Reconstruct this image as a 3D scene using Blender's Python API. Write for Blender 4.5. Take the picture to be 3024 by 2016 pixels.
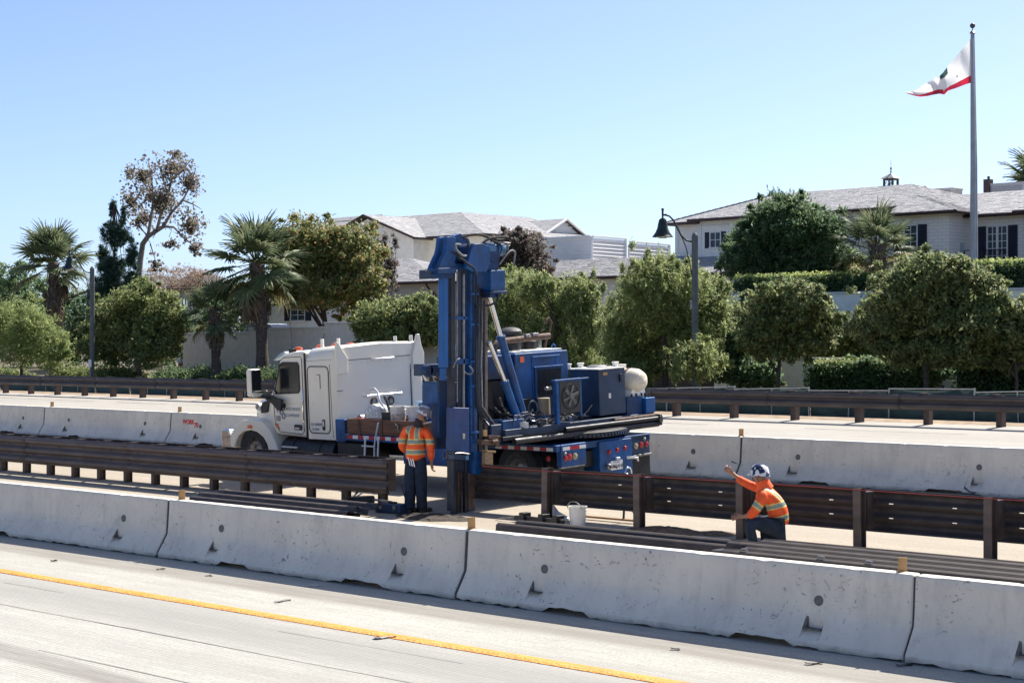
import bpy, bmesh, math, random
import numpy as np
from mathutils import Vector, Matrix
S = bpy.context.scene
for o in list(bpy.data.objects): bpy.data.objects.remove(o)
C = S.collection
R = math.radians

# ------------------------------------------------------------------ camera
# world: X runs along the freeway (to the right), Y across it away from us, Z up
FPX, CX, YH = 5176.0, 1512.0, 1025.0          # focal length, centre column, horizon row of the 3024 px photograph
TH = math.atan2(5462.0, FPX)
HC = 3.0
RT = np.array([math.sin(TH), math.cos(TH)])
FW = np.array([-math.cos(TH), math.sin(TH)])
cam = bpy.data.cameras.new('camera'); co = bpy.data.objects.new('camera', cam); C.objects.link(co)
co.location = (0, 0, HC)
co.rotation_euler = (R(90), 0, math.atan2(-FW[0], FW[1]))
cam.sensor_width = 36; cam.lens = 36*FPX/3024
cam.shift_y = (YH-1008)/3024
cam.clip_start = 0.5; cam.clip_end = 6000
S.camera = co
S.render.resolution_x = 1024; S.render.resolution_y = 682

# ------------------------------------------------------------------ sky, sun, exposure
SUN_EL, SUN_AZ = R(53), R(2)                 # azimuth from +Y towards +X
w = bpy.data.worlds.new('World'); S.world = w; w.use_nodes = True
nt = w.node_tree; nt.nodes.clear()
sky = nt.nodes.new('ShaderNodeTexSky'); sky.sky_type = 'NISHITA'; sky.sun_disc = False
sky.sun_elevation = SUN_EL; sky.sun_rotation = SUN_AZ
sky.air_density = 0.5; sky.dust_density = 1.3; sky.ozone_density = 4.0; sky.altitude = 20
bg = nt.nodes.new('ShaderNodeBackground'); bg.inputs[1].default_value = 0.106
wo = nt.nodes.new('ShaderNodeOutputWorld')
nt.links.new(sky.outputs[0], bg.inputs[0]); nt.links.new(bg.outputs[0], wo.inputs[0])
sl = bpy.data.lights.new('sun', 'SUN'); sl.energy = 4.2; sl.angle = R(0.55); sl.color = (1.0, 0.945, 0.85)
so = bpy.data.objects.new('sun', sl); C.objects.link(so)
sd = Vector((math.sin(SUN_AZ)*math.cos(SUN_EL), math.cos(SUN_AZ)*math.cos(SUN_EL), math.sin(SUN_EL)))
so.rotation_euler = sd.to_track_quat('Z', 'Y').to_euler(); so.location = sd*60
vs = S.view_settings; vs.view_transform = 'Standard'; vs.look = 'None'; vs.exposure = 1.12; vs.gamma = 1

# ------------------------------------------------------------------ picture-to-place geometry
def ray2(x): return FW + RT*(x-CX)/FPX
def at(x, y, Y):
    v = ray2(x); k = Y/v[1]
    return Vector((v[0]*k, Y, HC-(y-YH)/FPX*k))
def atX(x, y, X):
    v = ray2(x); k = X/v[0]
    return Vector((X, v[1]*k, HC-(y-YH)/FPX*k))
def dep(x, Y): return Y/ray2(x)[1]
def ppm(x, Y): return FPX/dep(x, Y)            # photograph pixels per metre there
SEC = [(-400, -1.3), (0, -.83), (15.05, 0), (20.35, .28), (23.5, .42), (27.27, .50), (37.1, 1.14), (38.6, 1.20), (42, 1.0), (50, 1.35), (56, 1.7), (90, 1.9), (3000, 1.9)]
def gz(Y):
    for (a, za), (b, zb) in zip(SEC, SEC[1:]):
        if Y <= b: return za+(zb-za)*(Y-a)/(b-a)
    return SEC[-1][1]

# ------------------------------------------------------------------ materials
MATS = {}
def _n(t, kind, **kw):
    n = t.nodes.new(kind)
    for k, v in kw.items(): setattr(n, k, v)
    return n
def noise(t, scale, detail=4, rough=.6, vec=None, dist=0):
    n = _n(t, 'ShaderNodeTexNoise'); n.inputs['Scale'].default_value = scale; n.inputs['Detail'].default_value = detail
    n.inputs['Roughness'].default_value = rough; n.inputs['Distortion'].default_value = dist
    if vec is not None: t.links.new(vec, n.inputs['Vector'])
    return n.outputs['Fac']
def ramp(t, fac, pts):
    n = _n(t, 'ShaderNodeValToRGB'); e = n.color_ramp.elements
    while len(e) < len(pts): e.new(.5)
    for i, (p, c) in enumerate(pts): e[i].position = p; e[i].color = (*c, 1) if len(c) == 3 else c
    t.links.new(fac, n.inputs[0]); return n.outputs[0]
def mixc(t, fac, a, b, mode='MIX'):
    n = _n(t, 'ShaderNodeMix', data_type='RGBA', blend_type=mode)
    for i, s in ((0, fac), (6, a), (7, b)):
        if isinstance(s, (int, float)): n.inputs[i].default_value = s
        elif isinstance(s, tuple): n.inputs[i].default_value = (*s, 1)
        else: t.links.new(s, n.inputs[i])
    return n.outputs[2]
def obj_co(t, sc=(1, 1, 1)):
    tc = _n(t, 'ShaderNodeTexCoord'); mp = _n(t, 'ShaderNodeMapping'); mp.inputs['Scale'].default_value = sc
    t.links.new(tc.outputs['Object'], mp.inputs[0]); return mp.outputs[0]
def gen_mat(name):
    m = bpy.data.materials.new(name); m.use_nodes = True; t = m.node_tree
    b = t.nodes['Principled BSDF']; MATS[name] = m; return m, t, b
def bump(t, b, h, strength, dist):
    n = _n(t, 'ShaderNodeBump'); n.inputs['Strength'].default_value = strength; n.inputs['Distance'].default_value = dist
    t.links.new(h, n.inputs['Height']); t.links.new(n.outputs[0], b.inputs['Normal'])
def mat(name, col, rough=.6, metal=0., var=.18, scale=6., bmp=0., bsc=40., dirt=None, dirt_amt=.5, coat=0., stretch=(1, 1, 1), trans=0.):
    if name in MATS: return MATS[name]
    m, t, b = gen_mat(name); v = obj_co(t, stretch)
    f = noise(t, scale, 5, .62, v)
    lo = tuple(c*(1-var*1.6) for c in col); hi = tuple(min(1, c*(1+var)) for c in col)
    c = ramp(t, f, [(.3, lo), (.7, hi)])
    if dirt:
        g = ramp(t, noise(t, scale*.45, 6, .7, v, .6), [(.48, (0, 0, 0)), (.72, (dirt_amt,)*3)])
        c = mixc(t, g, c, dirt)
    t.links.new(c, b.inputs['Base Color'])
    b.inputs['Metallic'].default_value = metal
    rr = ramp(t, noise(t, scale*1.7, 3, .6, v), [(.3, (max(.03, rough-.1),)*3), (.7, (min(1, rough+.12),)*3)])
    t.links.new(rr, b.inputs['Roughness'])
    if coat: b.inputs['Coat Weight'].default_value = coat; b.inputs['Coat Roughness'].default_value = .08
    if bmp: bump(t, b, noise(t, bsc, 5, .65, v), bmp, .01)
    return m
def flat(name, col, rough=.5, metal=0.): return mat(name, col, rough, metal, var=.05, scale=3)

M_blue = mat('blue_paint', (.0012, .068, .235), .5, 0, .25, 3.0, .12, 60, dirt=(.010, .026, .055), dirt_amt=.85)
M_blued = mat('blue_paint_dirty', (.002, .036, .125), .6, 0, .3, 4.0, .2, 50, dirt=(.035, .032, .035), dirt_amt=.75)
M_bluel = mat('blue_paint_clean', (.0012, .088, .30), .42, 0, .15, 2.0, .05, 60)
M_navy = mat('dark_blue_grey_paint', (.018, .04, .085), .5, 0, .25, 3.0, .1, 50, dirt=(.05, .05, .055))
M_purple = mat('worn_purple_blue_paint', (.010, .052, .18), .5, 0, .25, 2.2, .1, 60, dirt=(.06, .028, .075), dirt_amt=.6)
M_black = mat('black_grease', (.012, .012, .014), .5, 0, .3, 8)
M_rubber = mat('black_rubber', (.018, .018, .019), .75, 0, .25, 10, .3, 80)
M_steel = mat('bare_steel', (.32, .31, .30), .4, .8, .25, 9, .1, 80, dirt=(.10, .06, .04))
M_chrome = mat('chrome', (.72, .73, .74), .12, 1, .05, 4)
M_rust = mat('rusty_steel', (.12, .075, .055), .75, .2, .35, 9, .3, 60, dirt=(.20, .12, .08))
M_brown = mat('brown_rail_steel', (.105, .078, .068), .5, .25, .25, 2.5, .15, 40, dirt=(.12, .09, .075), dirt_amt=.35, stretch=(.35, 1, 1.4))
M_brownd = mat('dark_brown_steel', (.052, .041, .037), .6, .2, .25, 3, .15, 40, dirt=(.08, .062, .052), dirt_amt=.35)
M_white = mat('white_truck_paint', (.84, .765, .62), .35, 0, .03, 1.2, 0, 40, dirt=(.62, .56, .46), dirt_amt=.22, coat=.5)
M_whitep = mat('white_plastic', (.80, .78, .72), .5, 0, .08, 6, 0, 40, dirt=(.45, .40, .33), dirt_amt=.4)
M_tank = mat('ivory_tank_plastic', (.78, .72, .58), .45, 0, .08, 5, .05, 30, dirt=(.34, .20, .09), dirt_amt=.55)
M_glass = mat('dark_glass', (.012, .016, .02), .06, 0, .05, 2)
M_red = flat('red_lens', (.34, .014, .014), .3)
M_redtape = flat('red_tape', (.42, .02, .03), .35)
M_whitetape = flat('white_tape', (.75, .74, .72), .35)
M_amber = flat('amber_lens', (.85, .16, .05), .25)
M_clear = flat('pale_lens', (.30, .26, .17), .3)
M_wood = mat('weathered_brown_board', (.15, .075, .045), .8, 0, .35, 5, .3, 60, stretch=(.3, 3, 3))
M_tan = mat('tan_marker', (.42, .25, .10), .7, 0, .12, 9)
M_alu = mat('aluminium', (.62, .63, .64), .4, .6, .1, 8)
M_skin = mat('skin', (.34, .17, .10), .55, 0, .1, 12)
M_text = flat('grey_blue_lettering', (.20, .24, .32), .5)
M_textd = flat('dark_lettering', (.05, .06, .09), .5)

# ------------------------------------------------------------------ mesh builder
class MB:
    def __init__(s): s.v = []; s.f = []; s.mi = []; s.cur = 0
    def add(s, vs, fs):
        b = len(s.v); s.v += [tuple(p) for p in vs]
        s.f += [tuple(b+i for i in f) for f in fs]; s.mi += [s.cur]*len(fs); return s
    def bb(s, x0, x1, y0, y1, z0, z1):
        return s.add([(x0,y0,z0),(x1,y0,z0),(x1,y1,z0),(x0,y1,z0),(x0,y0,z1),(x1,y0,z1),(x1,y1,z1),(x0,y1,z1)],
                     [(0,3,2,1),(4,5,6,7),(0,1,5,4),(1,2,6,5),(2,3,7,6),(3,0,4,7)])
    def box(s, c, d, rz=0, rx=0, ry=0):
        m = Matrix.Rotation(rz, 3, 'Z') @ Matrix.Rotation(ry, 3, 'Y') @ Matrix.Rotation(rx, 3, 'X')
        h = [x/2 for x in d]; vs = []
        for z in (-1, 1):
            for x, y in ((-1,-1),(1,-1),(1,1),(-1,1)): vs.append(Vector(c)+m @ Vector((x*h[0], y*h[1], z*h[2])))
        return s.add(vs, [(0,3,2,1),(4,5,6,7),(0,1,5,4),(1,2,6,5),(2,3,7,6),(3,0,4,7)])
    def cyl(s, p0, p1, r, n=14, r2=None, cap=True):
        p0, p1 = Vector(p0), Vector(p1); r2 = r if r2 is None else r2
        d = (p1-p0).normalized(); a = d.orthogonal().normalized(); b = d.cross(a)
        vs = [p0+(a*math.cos(i*2*math.pi/n)+b*math.sin(i*2*math.pi/n))*r for i in range(n)]
        vs += [p1+(a*math.cos(i*2*math.pi/n)+b*math.sin(i*2*math.pi/n))*r2 for i in range(n)]
        fs = [(i, (i+1) % n, n+(i+1) % n, n+i) for i in range(n)]
        if cap: fs += [tuple(range(n-1, -1, -1)), tuple(range(n, 2*n))]
        return s.add(vs, fs)
    def path(s, pts, r, n=8, r2=None, cap=True):
        pts = [Vector(p) for p in pts]; N = len(pts); vs = []; prev = None
        for i, p in enumerate(pts):
            d = (pts[min(i+1, N-1)]-pts[max(i-1, 0)]).normalized()
            if prev is None: a = d.orthogonal().normalized()
            else:
                a = prev-d*prev.dot(d); a = a.normalized() if a.length > 1e-6 else d.orthogonal().normalized()
            prev = a; b = d.cross(a)
            rr = r[i] if isinstance(r, (list, tuple)) else (r if r2 is None else r+(r2-r)*i/(N-1))
            vs += [p+(a*math.cos(k*2*math.pi/n)+b*math.sin(k*2*math.pi/n))*rr for k in range(n)]
        fs = [(j*n+i, j*n+(i+1) % n, (j+1)*n+(i+1) % n, (j+1)*n+i) for j in range(N-1) for i in range(n)]
        if cap: fs += [tuple(range(n-1, -1, -1)), tuple(range((N-1)*n, N*n))]
        return s.add(vs, fs)
    def prism(s, poly, axis, a0, a1):
        n = len(poly)
        def P(u, v, a): return {'x': (a, u, v), 'y': (u, a, v), 'z': (u, v, a)}[axis]
        vs = [P(u, v, a0) for u, v in poly]+[P(u, v, a1) for u, v in poly]
        return s.add(vs, [(i, (i+1) % n, n+(i+1) % n, n+i) for i in range(n)]+[tuple(range(n-1, -1, -1)), tuple(range(n, 2*n))])
    def lathe(s, prof, c, n=24, axis='z', cap=True):
        c = Vector(c); vs = []
        for r, h in prof:
            for i in range(n):
                a = i*2*math.pi/n; u, v = r*math.cos(a), r*math.sin(a)
                vs.append(c+Vector({'z': (u, v, h), 'x': (h, u, v), 'y': (u, h, v)}[axis]))
        N = len(prof)
        fs = [(j*n+i, j*n+(i+1) % n, (j+1)*n+(i+1) % n, (j+1)*n+i) for j in range(N-1) for i in range(n)]
        if cap: fs += [tuple(range(n-1, -1, -1)), tuple(range((N-1)*n, N*n))]
        return s.add(vs, fs)
    def ico(s, c, r, sub=2, sc=(1, 1, 1)):
        bm = bmesh.new(); bmesh.ops.create_icosphere(bm, subdivisions=sub, radius=r)
        vs = [(c[0]+v.co.x*sc[0], c[1]+v.co.y*sc[1], c[2]+v.co.z*sc[2]) for v in bm.verts]; bm.verts.index_update()
        fs = [tuple(v.index for v in f.verts) for f in bm.faces]; bm.free()
        return s.add(vs, fs)
    def mesh(s, name, mats, smooth=True, ang=38, fix=True):
        me = bpy.data.meshes.new(name); me.from_pydata(s.v, [], s.f)
        for m in (mats if isinstance(mats, (list, tuple)) else [mats]): me.materials.append(m)
        if any(s.mi): me.polygons.foreach_set('material_index', s.mi)
        if fix:
            bm = bmesh.new(); bm.from_mesh(me); bmesh.ops.recalc_face_normals(bm, faces=bm.faces[:]); bm.to_mesh(me); bm.free()
        if smooth:
            me.polygons.foreach_set('use_smooth', [True]*len(me.polygons)); me.set_sharp_from_angle(angle=R(ang))
        me.update(); return me
    def build(s, name, m, parent=None, bev=0, seg=2, smooth=True, ang=38, fix=True):
        o = bpy.data.objects.new(name, s.mesh(name, m, smooth, ang, fix)); C.objects.link(o); o.parent = parent
        if bev:
            b = o.modifiers.new('bevel', 'BEVEL'); b.width = bev; b.segments = seg; b.limit_method = 'ANGLE'; b.angle_limit = R(40); b.harden_normals = True
        return o
def inst(name, me, parent=None, loc=None, rot=None, sc=None):
    o = bpy.data.objects.new(name, me); C.objects.link(o); o.parent = parent
    if loc is not None: o.location = loc
    if rot is not None: o.rotation_euler = rot
    if sc is not None: o.scale = sc if isinstance(sc, (tuple, list)) else (sc, sc, sc)
    return o
def empty(name, loc=(0, 0, 0), rot=(0, 0, 0)):
    o = bpy.data.objects.new(name, None); C.objects.link(o); o.location = loc; o.rotation_euler = rot; o.empty_display_size = .2
    return o
def tag(o, label=None, cat=None, group=None, kind=None):
    if label: o['label'] = label
    if cat: o['category'] = cat
    if group: o['group'] = group
    if kind: o['kind'] = kind
    return o
def text_mesh(txt, size, extrude=.001, bold=0, spacing=1.0):
    cu = bpy.data.curves.new('lettering', 'FONT'); cu.body = txt; cu.size = size; cu.extrude = extrude; cu.offset = bold; cu.space_character = spacing
    cu.resolution_u = 3
    o = bpy.data.objects.new('lettering', cu); C.objects.link(o)
    dg = bpy.context.evaluated_depsgraph_get(); dg.update()
    me = bpy.data.meshes.new_from_object(o.evaluated_get(dg)); bpy.data.objects.remove(o); return me
def lettering(txt, size, m, parent, loc, xdir, ydir, **kw):
    me = text_mesh(txt, size, **kw); me.materials.clear(); me.materials.append(m)
    x = Vector(xdir).normalized(); y = Vector(ydir).normalized(); z = x.cross(y)
    o = bpy.data.objects.new('lettering', me); C.objects.link(o); o.parent = parent
    M4 = Matrix((x, y, z)).transposed().to_4x4(); M4.translation = Vector(loc); o.matrix_local = M4
    return o
# ================================================================== THE GROUND AND THE ROADS
random.seed(7); np.random.seed(7)
def strip(name, Ys, X0, X1, m, dz=0, nx=40, jag=None):
    mb = MB(); xs = [X0+(X1-X0)*i/nx for i in range(nx+1)]; n = len(Ys)
    for x in xs:
        for Y in Ys: mb.v.append((x, Y, gz(Y)+dz))
    for i in range(nx):
        for j in range(n-1):
            a = i*n+j; mb.f.append((a, a+n, a+n+1, a+1)); mb.mi.append(0)
    return mb.build(name, m, smooth=False)
def road_mat(name, base, seed=0, darkbands=(), tine=True, dirt_c=(.30, .28, .25), tan=None):
    m, t, b = gen_mat(name); v = obj_co(t); vs_ = obj_co(t, (.12, 1.3, 1)); vt = obj_co(t, (.02, 1, 1))
    c = ramp(t, noise(t, .7, 6, .65, vs_), [(.28, tuple(x*.74 for x in base)), (.5, base), (.72, tuple(min(1, x*1.16) for x in base))])
    c = mixc(t, ramp(t, noise(t, .35, 5, .6, v, .5), [(.45, (0, 0, 0)), (.75, (.4,)*3)]), c, dirt_c)
    c = mixc(t, ramp(t, noise(t, 38, 4, .75, v), [(.40, (.62,)*3), (.56, (0, 0, 0))]), c, tuple(x*.55 for x in base))
    c = mixc(t, ramp(t, noise(t, 9, 4, .7, v, 1.), [(.58, (0, 0, 0)), (.70, (.4,)*3)]), c, tuple(x*.5 for x in base))
    c = mixc(t, ramp(t, noise(t, 26, 3, .7, obj_co(t, (.05, 1, 1))), [(.44, (.40,)*3), (.60, (0, 0, 0))]), c, tuple(x*.62 for x in base))
    sx = _n(t, 'ShaderNodeSeparateXYZ'); t.links.new(v, sx.inputs[0])
    wob = noise(t, .15, 3, .5, v)
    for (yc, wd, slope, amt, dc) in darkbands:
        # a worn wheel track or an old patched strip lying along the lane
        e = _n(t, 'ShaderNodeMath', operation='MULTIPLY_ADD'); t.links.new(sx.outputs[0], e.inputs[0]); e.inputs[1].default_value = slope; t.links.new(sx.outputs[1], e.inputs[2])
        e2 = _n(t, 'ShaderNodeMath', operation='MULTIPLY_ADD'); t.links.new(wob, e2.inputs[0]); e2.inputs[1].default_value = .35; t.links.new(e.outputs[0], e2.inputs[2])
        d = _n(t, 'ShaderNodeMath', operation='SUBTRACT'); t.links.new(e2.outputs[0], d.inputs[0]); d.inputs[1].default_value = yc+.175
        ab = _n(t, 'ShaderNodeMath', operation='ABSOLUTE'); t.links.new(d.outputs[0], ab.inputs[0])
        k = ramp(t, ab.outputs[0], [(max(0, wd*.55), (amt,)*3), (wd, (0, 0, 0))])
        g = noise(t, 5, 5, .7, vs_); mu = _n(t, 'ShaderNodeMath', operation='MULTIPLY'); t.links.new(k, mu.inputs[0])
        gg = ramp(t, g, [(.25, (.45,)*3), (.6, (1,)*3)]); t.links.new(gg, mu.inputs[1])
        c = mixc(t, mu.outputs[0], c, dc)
    t.links.new(c, b.inputs['Base Color']); b.inputs['Roughness'].default_value = .85
    wv = _n(t, 'ShaderNodeTexWave', wave_type='BANDS', bands_direction='Y'); wv.inputs['Scale'].default_value = 6.5; wv.inputs['Distortion'].default_value = 1.2; wv.inputs['Detail'].default_value = 2
    t.links.new(vt, wv.inputs[0])
    h = mixc(t, .5, wv.outputs['Color'], noise(t, 120, 4, .7, v))
    bump(t, b, h, .5 if tine else .35, .012)
    return m
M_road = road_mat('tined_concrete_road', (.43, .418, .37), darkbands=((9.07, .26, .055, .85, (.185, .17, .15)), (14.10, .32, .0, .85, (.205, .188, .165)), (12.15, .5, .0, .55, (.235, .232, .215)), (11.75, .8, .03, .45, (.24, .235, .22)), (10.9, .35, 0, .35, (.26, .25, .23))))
M_road2 = road_mat('far_concrete_road', (.40, .375, .33), darkbands=((31.5, .6, 0, .15, (.4, .37, .32)),))
M_med = road_mat('pale_median_concrete', (.40, .345, .27), tine=False, dirt_c=(.34, .27, .19))
M_dirt = mat('sandy_dirt', (.30, .22, .145), .95, 0, .35, 3, .8, 25, dirt=(.16, .115, .08), dirt_amt=.7)
M_earth = mat('dry_earth_and_litter', (.14, .11, .075), .95, 0, .35, 1.2, .6, 12, dirt=(.07, .075, .03), dirt_amt=.8)
M_joint = mat('grey_joint_sealant', (.17, .16, .145), .8, 0, .3, 6)
ground = strip('ground', [-400, -40, 0, 9, 15.05, 20.35, 23.5, 27.27, 37.1, 38.6, 42, 46, 50, 56, 70, 90, 300, 900, 3000], -1500, 900, M_earth, -.03, 60); tag(ground, kind='structure')
r1 = strip('near_roadway', [-2, 5, 9, 12, 15.05, 16.6], -160, 60, M_road, 0, 60); tag(r1, kind='structure')
md = strip('median', [16.6, 18, 20.35, 23.5, 26.4], -160, 60, M_med, 0, 60); tag(md, kind='structure')
r2 = strip('far_roadway', [26.4, 27.27, 31, 37.1, 37.6], -160, 60, M_road2, 0, 60); tag(r2, kind='structure')
sh = strip('far_verge', [37.6, 38.6, 39.6], -160, 60, M_dirt, 0, 60); tag(sh, kind='structure')
def joint_line(parent, Y, wd, X0=-120, X1=40, m=M_joint, nx=110, dz=.004, brk=.0, wob=.012):
    mb = MB(); pts = []
    for i in range(nx+1):
        x = X0+(X1-X0)*i/nx; y = Y+random.uniform(-wob, wob); k = wd*random.uniform(.55, 1.3)
        pts.append((x, y, k))
    for (xa, ya, ka), (xb, yb, kb) in zip(pts, pts[1:]):
        if random.random() < brk: continue
        mb.add([(xa, ya-ka/2, gz(ya-ka/2)+dz), (xb, yb-kb/2, gz(yb-kb/2)+dz), (xb, yb+kb/2, gz(yb+kb/2)+dz), (xa, ya+ka/2, gz(ya+ka/2)+dz)], [(0, 1, 2, 3)])
    o = mb.build('pavement_joint', m, smooth=False, fix=False)
    if parent: o.parent = parent
    return o
joint_line(r1, 11.47, .016); joint_line(r1, 10.22, .012, brk=.1); joint_line(r1, 12.35, .008, brk=.45)
joint_line(r2, 29.6, .05); joint_line(r2, 32.8, .04); joint_line(r2, 35.6, .05, brk=.2)
# yellow edge line: profiled thermoplastic, its lower half raised in little ribs
M_yel = mat('yellow_road_paint', (.80, .285, .04), .65, 0, .16, 7, .5, 55, dirt=(.60, .33, .12), dirt_amt=.55)
mb = MB(); rr = random.Random(3)
Yl = 12.86
x = -80.
while x < 8:
    x2 = x+1.0
    mb.add([(x, Yl-.095, gz(Yl-.095)+.006), (x2, Yl-.095, gz(Yl-.095)+.006), (x2, Yl+.095, gz(Yl+.095)+.006), (x, Yl+.095, gz(Yl+.095)+.006)], [(0, 1, 2, 3)]); x = x2
yl = mb.build('yellow_edge_line', M_yel, smooth=False, fix=False); tag(yl, 'yellow painted edge line along the near concrete lane', 'road marking', kind='structure')
mb = MB(); x = -26.
while x < -3:
    for k in range(2):
        a = rr.uniform(.0, .05); y = Yl-.08+rr.uniform(0, .09); z = gz(y)+.006
        mb.add([(x-.022, y-.02, z), (x+.022, y-.02, z), (x+.022, y+.02, z), (x-.022, y+.02, z), (x-.01, y-.008, z+.0045), (x+.01, y-.008, z+.0045), (x+.01, y+.008, z+.0045), (x-.01, y+.008, z+.0045)],
               [(4, 5, 6, 7), (0, 1, 5, 4), (1, 2, 6, 5), (2, 3, 7, 6), (3, 0, 4, 7)])
    x += .028
o = mb.build('ribs', M_yel, yl, smooth=False, fix=False); tag(o, kind='stuff')
# flattened litter on the near lane: bits of tyre and torn paper
def litter(x, y, Y, L, W, m, ang, label, curl=.02):
    p = at(x, y, Y); z = gz(p.y); mb = MB(); n = 7
    for i in range(n):
        t_ = i/(n-1)-.5; wdt = W*(1-abs(t_)*1.2)*random.uniform(.7, 1.2); h = .008+curl*random.random()
        cx_, cy_ = t_*L, math.sin(t_*5)*W*.5
        for k, hh in ((-.5, h), (.5, h*.4)): mb.v += [(cx_, cy_+k*wdt, hh), (cx_, cy_+k*wdt, hh-.006)]
    for i in range(n-1):
        a = i*4; mb.f += [(a, a+4, a+6, a+2), (a+1, a+3, a+7, a+5), (a, a+1, a+5, a+4), (a+2, a+6, a+7, a+3)]; mb.mi += [0]*4
    o = mb.build('road_litter', m, smooth=False); o.location = (p.x, p.y, z+.004); o.rotation_euler = (R(3), 0, ang)
    tag(o, label, 'litter'); return o
M_paper = mat('dirty_paper', (.30, .28, .24), .9, 0, .2, 20); M_tyrebit = mat('shredded_tyre', (.04, .038, .036), .9, 0, .3, 30)
def on_road(x, y, lo=6., hi=15.2):
    for _ in range(40):
        m_ = (lo+hi)/2
        if at(x, y, m_).z > gz(m_): lo = m_
        else: hi = m_
    return lo
for (x, y, L, W, m, an, lb) in ((1138, 1883, .22, .12, M_paper, .3, 'crumpled grey scrap lying just below the yellow line'), (835, 1775, .2, .09, M_paper, .9, 'torn paper scrap between yellow line and barrier shadow'),
        (475, 1681, .13, .05, M_tyrebit, .2, 'small dark tyre scrap beside the barrier shadow, left of the paper'), (618, 1700, .12, .05, M_paper, -.3, 'narrow pale scrap at the edge of the barrier shadow'),
        (930, 1731, .16, .05, M_whitetape, .2, 'white strip of litter inside the barrier shadow'), (1510, 1792, .22, .08, M_tyrebit, .1, 'dark rag in the shadow under the third barrier'),
        (2404, 1960, .17, .06, M_tyrebit, .5, 'dark twist of rubber on the sunlit lane edge near the right barrier joint'), (1995, 1918, .10, .04, M_tyrebit, -.2, 'tiny dark chip on the sunlit lane below the barrier'),
        (2670, 1965, .14, .08, M_tyrebit, .2, 'dark disc scrap in the shadow by the right barrier joint'), (160, 1657, .10, .04, M_tyrebit, .2, 'tiny dark scrap left of the yellow line start'),):
    litter(x, y, on_road(x, y), L, W, m, an, lb)

# ================================================================== CONCRETE BARRIERS
def barrier_mat():
    m, t, b = gen_mat('white_barrier_concrete'); v = obj_co(t); oi = _n(t, 'ShaderNodeObjectInfo')
    ad = _n(t, 'ShaderNodeVectorMath', operation='MULTIPLY_ADD'); t.links.new(oi.outputs['Random'], ad.inputs[0]); ad.inputs[1].default_value = (37, 19, 11); t.links.new(v, ad.inputs[2]); v = ad.outputs[0]
    def vmap(sc):
        mp = _n(t, 'ShaderNodeMapping'); mp.inputs['Scale'].default_value = sc; t.links.new(v, mp.inputs[0]); return mp.outputs[0]
    base = (.75, .69, .58)
    c = ramp(t, noise(t, 1.3, 6, .6, v), [(.3, (.61, .57, .49)), (.65, base)])
    c = mixc(t, ramp(t, noise(t, 3.2, 6, .7, vmap((1, 1, .35))), [(.52, (0, 0, 0)), (.72, (.45,)*3)]), c, (.44, .41, .355))
    # scrapes and tyre scuffs: short dark strokes, thickest at bumper height
    sc = ramp(t, noise(t, 5.5, 6, .75, vmap((1, 1, 1.5)), 2.2), [(.60, (0, 0, 0)), (.645, (.9,)*3)])
    ar = ramp(t, noise(t, 1.1, 3, .5, v), [(.42, (0, 0, 0)), (.58, (1, 1, 1))])
    mu = _n(t, 'ShaderNodeMath', operation='MULTIPLY'); t.links.new(sc, mu.inputs[0]); t.links.new(ar, mu.inputs[1])
    c = mixc(t, mu.outputs[0], c, (.15, .14, .13))
    sp = ramp(t, noise(t, 16, 3, .6, vmap((1, 1, .7))), [(.665, (0, 0, 0)), (.70, (.85,)*3)])
    mv = _n(t, 'ShaderNodeMath', operation='MULTIPLY'); t.links.new(sp, mv.inputs[0]); t.links.new(ramp(t, noise(t, .9, 3, .5, vmap((1, 1, 1.4))), [(.44, (.08,)*3), (.60, (1, 1, 1))]), mv.inputs[1])
    c = mixc(t, mv.outputs[0], c, (.18, .17, .155))
    # drip streaks down the face
    c = mixc(t, ramp(t, noise(t, 7, 4, .6, vmap((1, 1, .10))), [(.54, (0, 0, 0)), (.72, (.22,)*3)]), c, (.36, .335, .295))
    c = mixc(t, ramp(t, noise(t, 1.6, 5, .65, vmap((1.2, 1, 1.2)), 1.), [(.63, (0, 0, 0)), (.76, (.45,)*3)]), c, (.32, .30, .27))
    # broken grubby band along the foot
    tc = _n(t, 'ShaderNodeTexCoord'); sz = _n(t, 'ShaderNodeSeparateXYZ'); t.links.new(tc.outputs['Object'], sz.inputs[0])
    g = _n(t, 'ShaderNodeMath', operation='MULTIPLY_ADD'); t.links.new(noise(t, 5, 5, .7, vmap((.6, 1, 1))), g.inputs[0]); g.inputs[1].default_value = .22; t.links.new(sz.outputs[2], g.inputs[2])
    c = mixc(t, ramp(t, g.outputs[0], [(.10, (.75,)*3), (.165, (0, 0, 0))]), c, (.27, .25, .22))
    t.links.new(c, b.inputs['Base Color']); b.inputs['Roughness'].default_value = .8
    bump(t, b, mixc(t, .5, noise(t, 30, 6, .7, v), noise(t, 6, 4, .6, v)), .35, .012)
    return m
M_krail = barrier_mat()
M_plug = mat('grey_mortar_plug', (.15, .15, .145), .9, 0, .25, 20, .5, 60)
L6 = 6.055
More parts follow.
